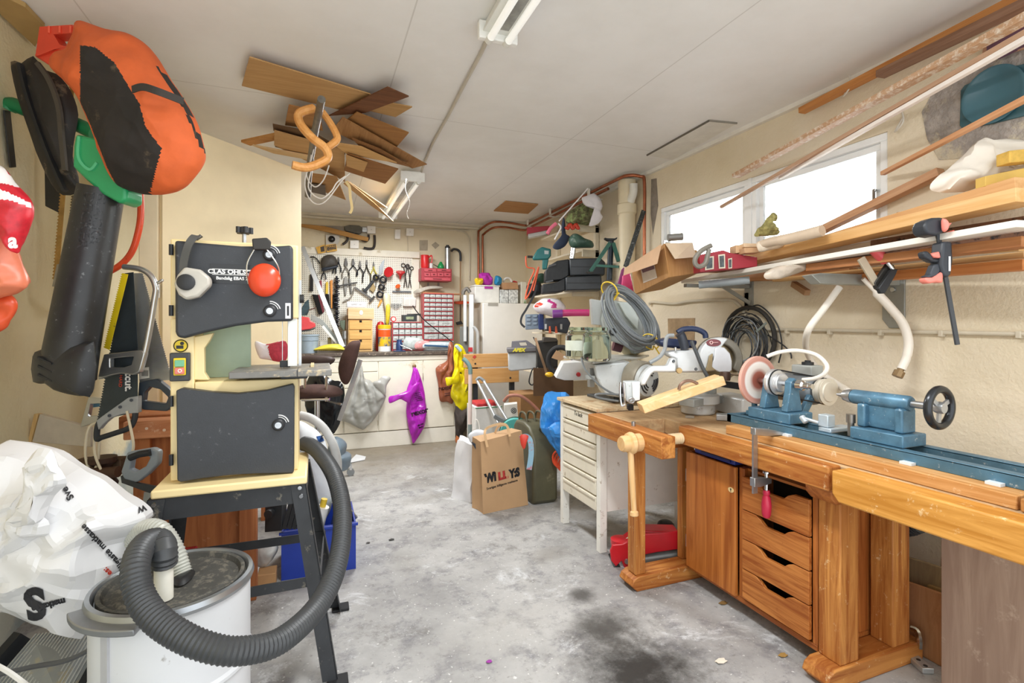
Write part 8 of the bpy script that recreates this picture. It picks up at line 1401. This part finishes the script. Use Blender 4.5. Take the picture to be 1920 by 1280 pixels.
sl(QS((1190, 560), (1220, 430), (1262, 400), (1250, 560), (1300, 600), (1160, 615)), DM - .035, .012, 'worn_plate', M('#9c8a68', .5, .3), g, .002)
tbd(QS((835, 150), (900, 112), (1000, 102), (1090, 118), (1160, 160), (1172, 215)), DM + .05, .014, 'handle', NAV, g, 12); sl(QS((600, 250), (720, 215), (870, 228), (1090, 245), (1050, 335), (860, 345), (650, 320)), DM + .10, .10, 'motor_housing', NAV, g, .014)
tbd(QS((858, 160), (890, 215), (925, 345)), DM + .02, [.024] + [.022] * 10, 'dust_spout', M('#30353f', .4), g, 16, 5); tbd(QS((1000, 250), (1060, 390), (1130, 560), (1190, 670)), DM - .06, .009, 'rear_cable', M('#4a4e52', .5), g, 8); tbd(QS((790, 185), (720, 190), (690, 260), (680, 350), (620, 440), (500, 510)), DM + .0, .010, 'front_cable', M('#8c9092', .5), g, 8)
MB().cyl(at(*QS((808, 325))[0], D=DM - .01), at(*QS((808, 365))[0], D=DM - .01), .006).build('top_screw', CHROME, g); pc = at(*QS((852, 605))[0], D=DM - .045); MB().lathe([(0, 0), (.015, 0), (.013, .01), (0, .01)], pc, -FW, 16).build('pivot_bolt', M('#b79a6a', .35, .6), g)
for q in ((787, 492), (1055, 587)): pc = at(*QS(q)[0], D=DM - .045); MB().lathe([(0, 0), (.008, 0), (.006, .004), (0, .004)], pc, -FW, 12).build('screw_head', M('#4c5054', .4), g)
bc = V((1.93, 2.20, .7765)); MB().lathe([(0, 0), (.082, 0), (.088, .006), (.088, .05), (.105, .055), (.11, .06), (.11, .10), (.10, .106), (0, .106)], bc, n=36).build('turntable', MS, g)
mb = MB(); mb.slab([V((1.78, 2.17, .83)), V((1.80, 2.08, .83)), V((2.10, 2.16, .83)), V((2.12, 2.25, .83))], (0, 0, .04)); mb.build('fence_bar', LGD, g, bevel=.003)
MB().slab([V((2.02, 1.98, .7765)), V((2.16, 1.94, .7765)), V((2.18, 2.22, .7765)), V((2.06, 2.22, .7765))], (0, 0, .10)).build('base_frame', MS, g, bevel=.01); MB().cyl((2.0, 2.18, .883), (2.0, 2.18, .97), .03, n=16).build('post', LGD, g)
tbd(QS((150, 745), (145, 880), (160, 1010), (185, 1025), (200, 1000), (195, 880), (185, 750)), 2.44, .005, 'spring_loop', CHROME, g, 8); sl(QS((205, 740), (385, 735), (390, 960), (300, 980), (260, 1000), (215, 960)), DM - .02, .06, 'hinge_block', LG, g, .005); sl(QS((290, 745), (385, 740), (385, 960), (300, 975)), DM - .035, .014, 'white_plate', M('#eef0f0', .4), g, .003)
pc = at(*QS((285, 965))[0], D=DM - .04); MB().ring(pc, FW, .012, .004, 20, 8).build('ring_nut', STEEL, g); sl(QS((240, 1020), (310, 1015), (310, 1085), (245, 1085)), DM + .02, .04, 'rubber_foot', RUB, g, .004)
g = T('pine_timber', 'light squared pine timber with bent wire handle across the bench end', 'timber'); a, e = at(1201, 764, D=2.36), at(1351, 711, D=2.36); MB().bar(a, e, .10, .042, up=(0, 0, 1)).build('timber_body', W('#e6bd83', '#f1d3a4', 0, .6), g, bevel=.003); q = lerp(a, e, .5)
tbd(QS((850, 835), (865, 780), (920, 735), (980, 725), (1040, 745), (1075, 765)), 2.33, .007, 'wire_handle', M('#8b6c5a', .4, .5), g)
g = T('black_clamp', 'black screw clamp with rusty knob behind the sanding disc', 'clamp'); pc = at(*QS((1405, 670))[0], D=2.34); MB().lathe([(0, -.02), (.022, -.02), (.026, 0), (.022, .02), (0, .02)], pc, (0, 0, 1), 18).build('knob', M('#4a352c', .5, .3, var=.3), g); MB().bar(at(*QS((1350, 760))[0], D=2.36), at(*QS((1590, 795))[0], D=2.36), .02, .03).build('bar', BLKM, g, bevel=.002); MB().cyl(at(*QS((1440, 640))[0], D=2.36), at(*QS((1590, 660))[0], D=2.36), .006).build('rod', M('#8c7c66', .5, .4), g)
one(MB().slab([V((1.86, 1.99, .7765)), V((1.93, 1.93, .7765)), V((1.97, 1.98, .7765)), V((1.9, 2.03, .7765))], (0, 0, .03)), 'alloy_block', ALU, 'small angled metal block on the bench left of the lathe bed end', 'metal block', bevel=.004)
g = T('metal_latch', 'tiny metal latch lying near the edge of the bench', 'latch'); p = at(1285, 783, Z=.776); MB().slab([p, p + V((.03, -.03, 0)), p + V((.04, -.02, 0)), p + V((.01, .01, 0))], (0, 0, .012)).build('latch_body', M('#9c9488', .4, .5), g)
# ---- cable bundles on the wall
g = T('wire_bundle', 'tangled bundle of black and grey wires hung on the right wall', 'wire bundle'); bc_ = at(1398, 640, X=2.41); r_ = random.Random(11)
for k in range(26):
    R1 = r_.uniform(.10, .175); cx_ = V((2.40 + r_.uniform(-.035, .035), bc_.y + r_.uniform(-.03, .03), bc_.z + r_.uniform(-.03, .03) - (.175 - R1) * .3)); tl = r_.uniform(-.18, .18); t2 = r_.uniform(-.2, .2); sq = r_.uniform(.82, 1.0)
    pts = [cx_ + V((math.sin(2 * PI * i / 20 + k) * tl * R1, math.cos(2 * PI * i / 20) * R1 * sq, math.sin(2 * PI * i / 20) * R1)) for i in range(20)]
    MB().tube(pts, r_.choice((.0025, .0035, .0045)), 5, closed=True).build('wire', M(r_.choice(('#3a3c3e', '#6d7275', '#8a8f93', '#2a2b2c')), .5), g)
MB().tube([V((2.43, bc_.y + math.cos(2 * PI * i / 28) * .19, bc_.z + .02 + math.sin(2 * PI * i / 28) * .185)) for i in range(28)], .013, 8, closed=True).build('thick_ring', M('#2f2d2a', .6), g); MB().bar(at(1418, 622, X=2.33), at(1437, 605, X=2.33), .012, .004, up=(1, 0, 0)).build('tie_strap', M('#7d857f', .5), g)
cable('wall_wire', ats([(1402, 582), (1412, 574), (1425, 573), (1445, 590), (1460, 615), (1466, 650), (1460, 680)], X=2.43), .004, BLK, 'single black wire arching over the wire bundle', 'wire'); cable('wall_wire', ats([(1440, 628), (1470, 648), (1482, 662), (1484, 672)], X=2.42), .004, BLK, 'black wire leading from the bundle down to the lathe motor', 'wire')
one(MB().box(2.452, at(1401, 566, X=2.46).y - .02, at(1401, 575, X=2.46).z, 2.464, at(1401, 566, X=2.46).y + .02, at(1401, 548, X=2.46).z), 'hook_plate', M('#9d9a92', .4, .5), 'metal hook plate above the wire bundle', 'hook', bevel=.003)
rebase()
if 'DISCMAP' in globals(): DISCMAP.inputs['Location'].default_value = (0, 0, 0)
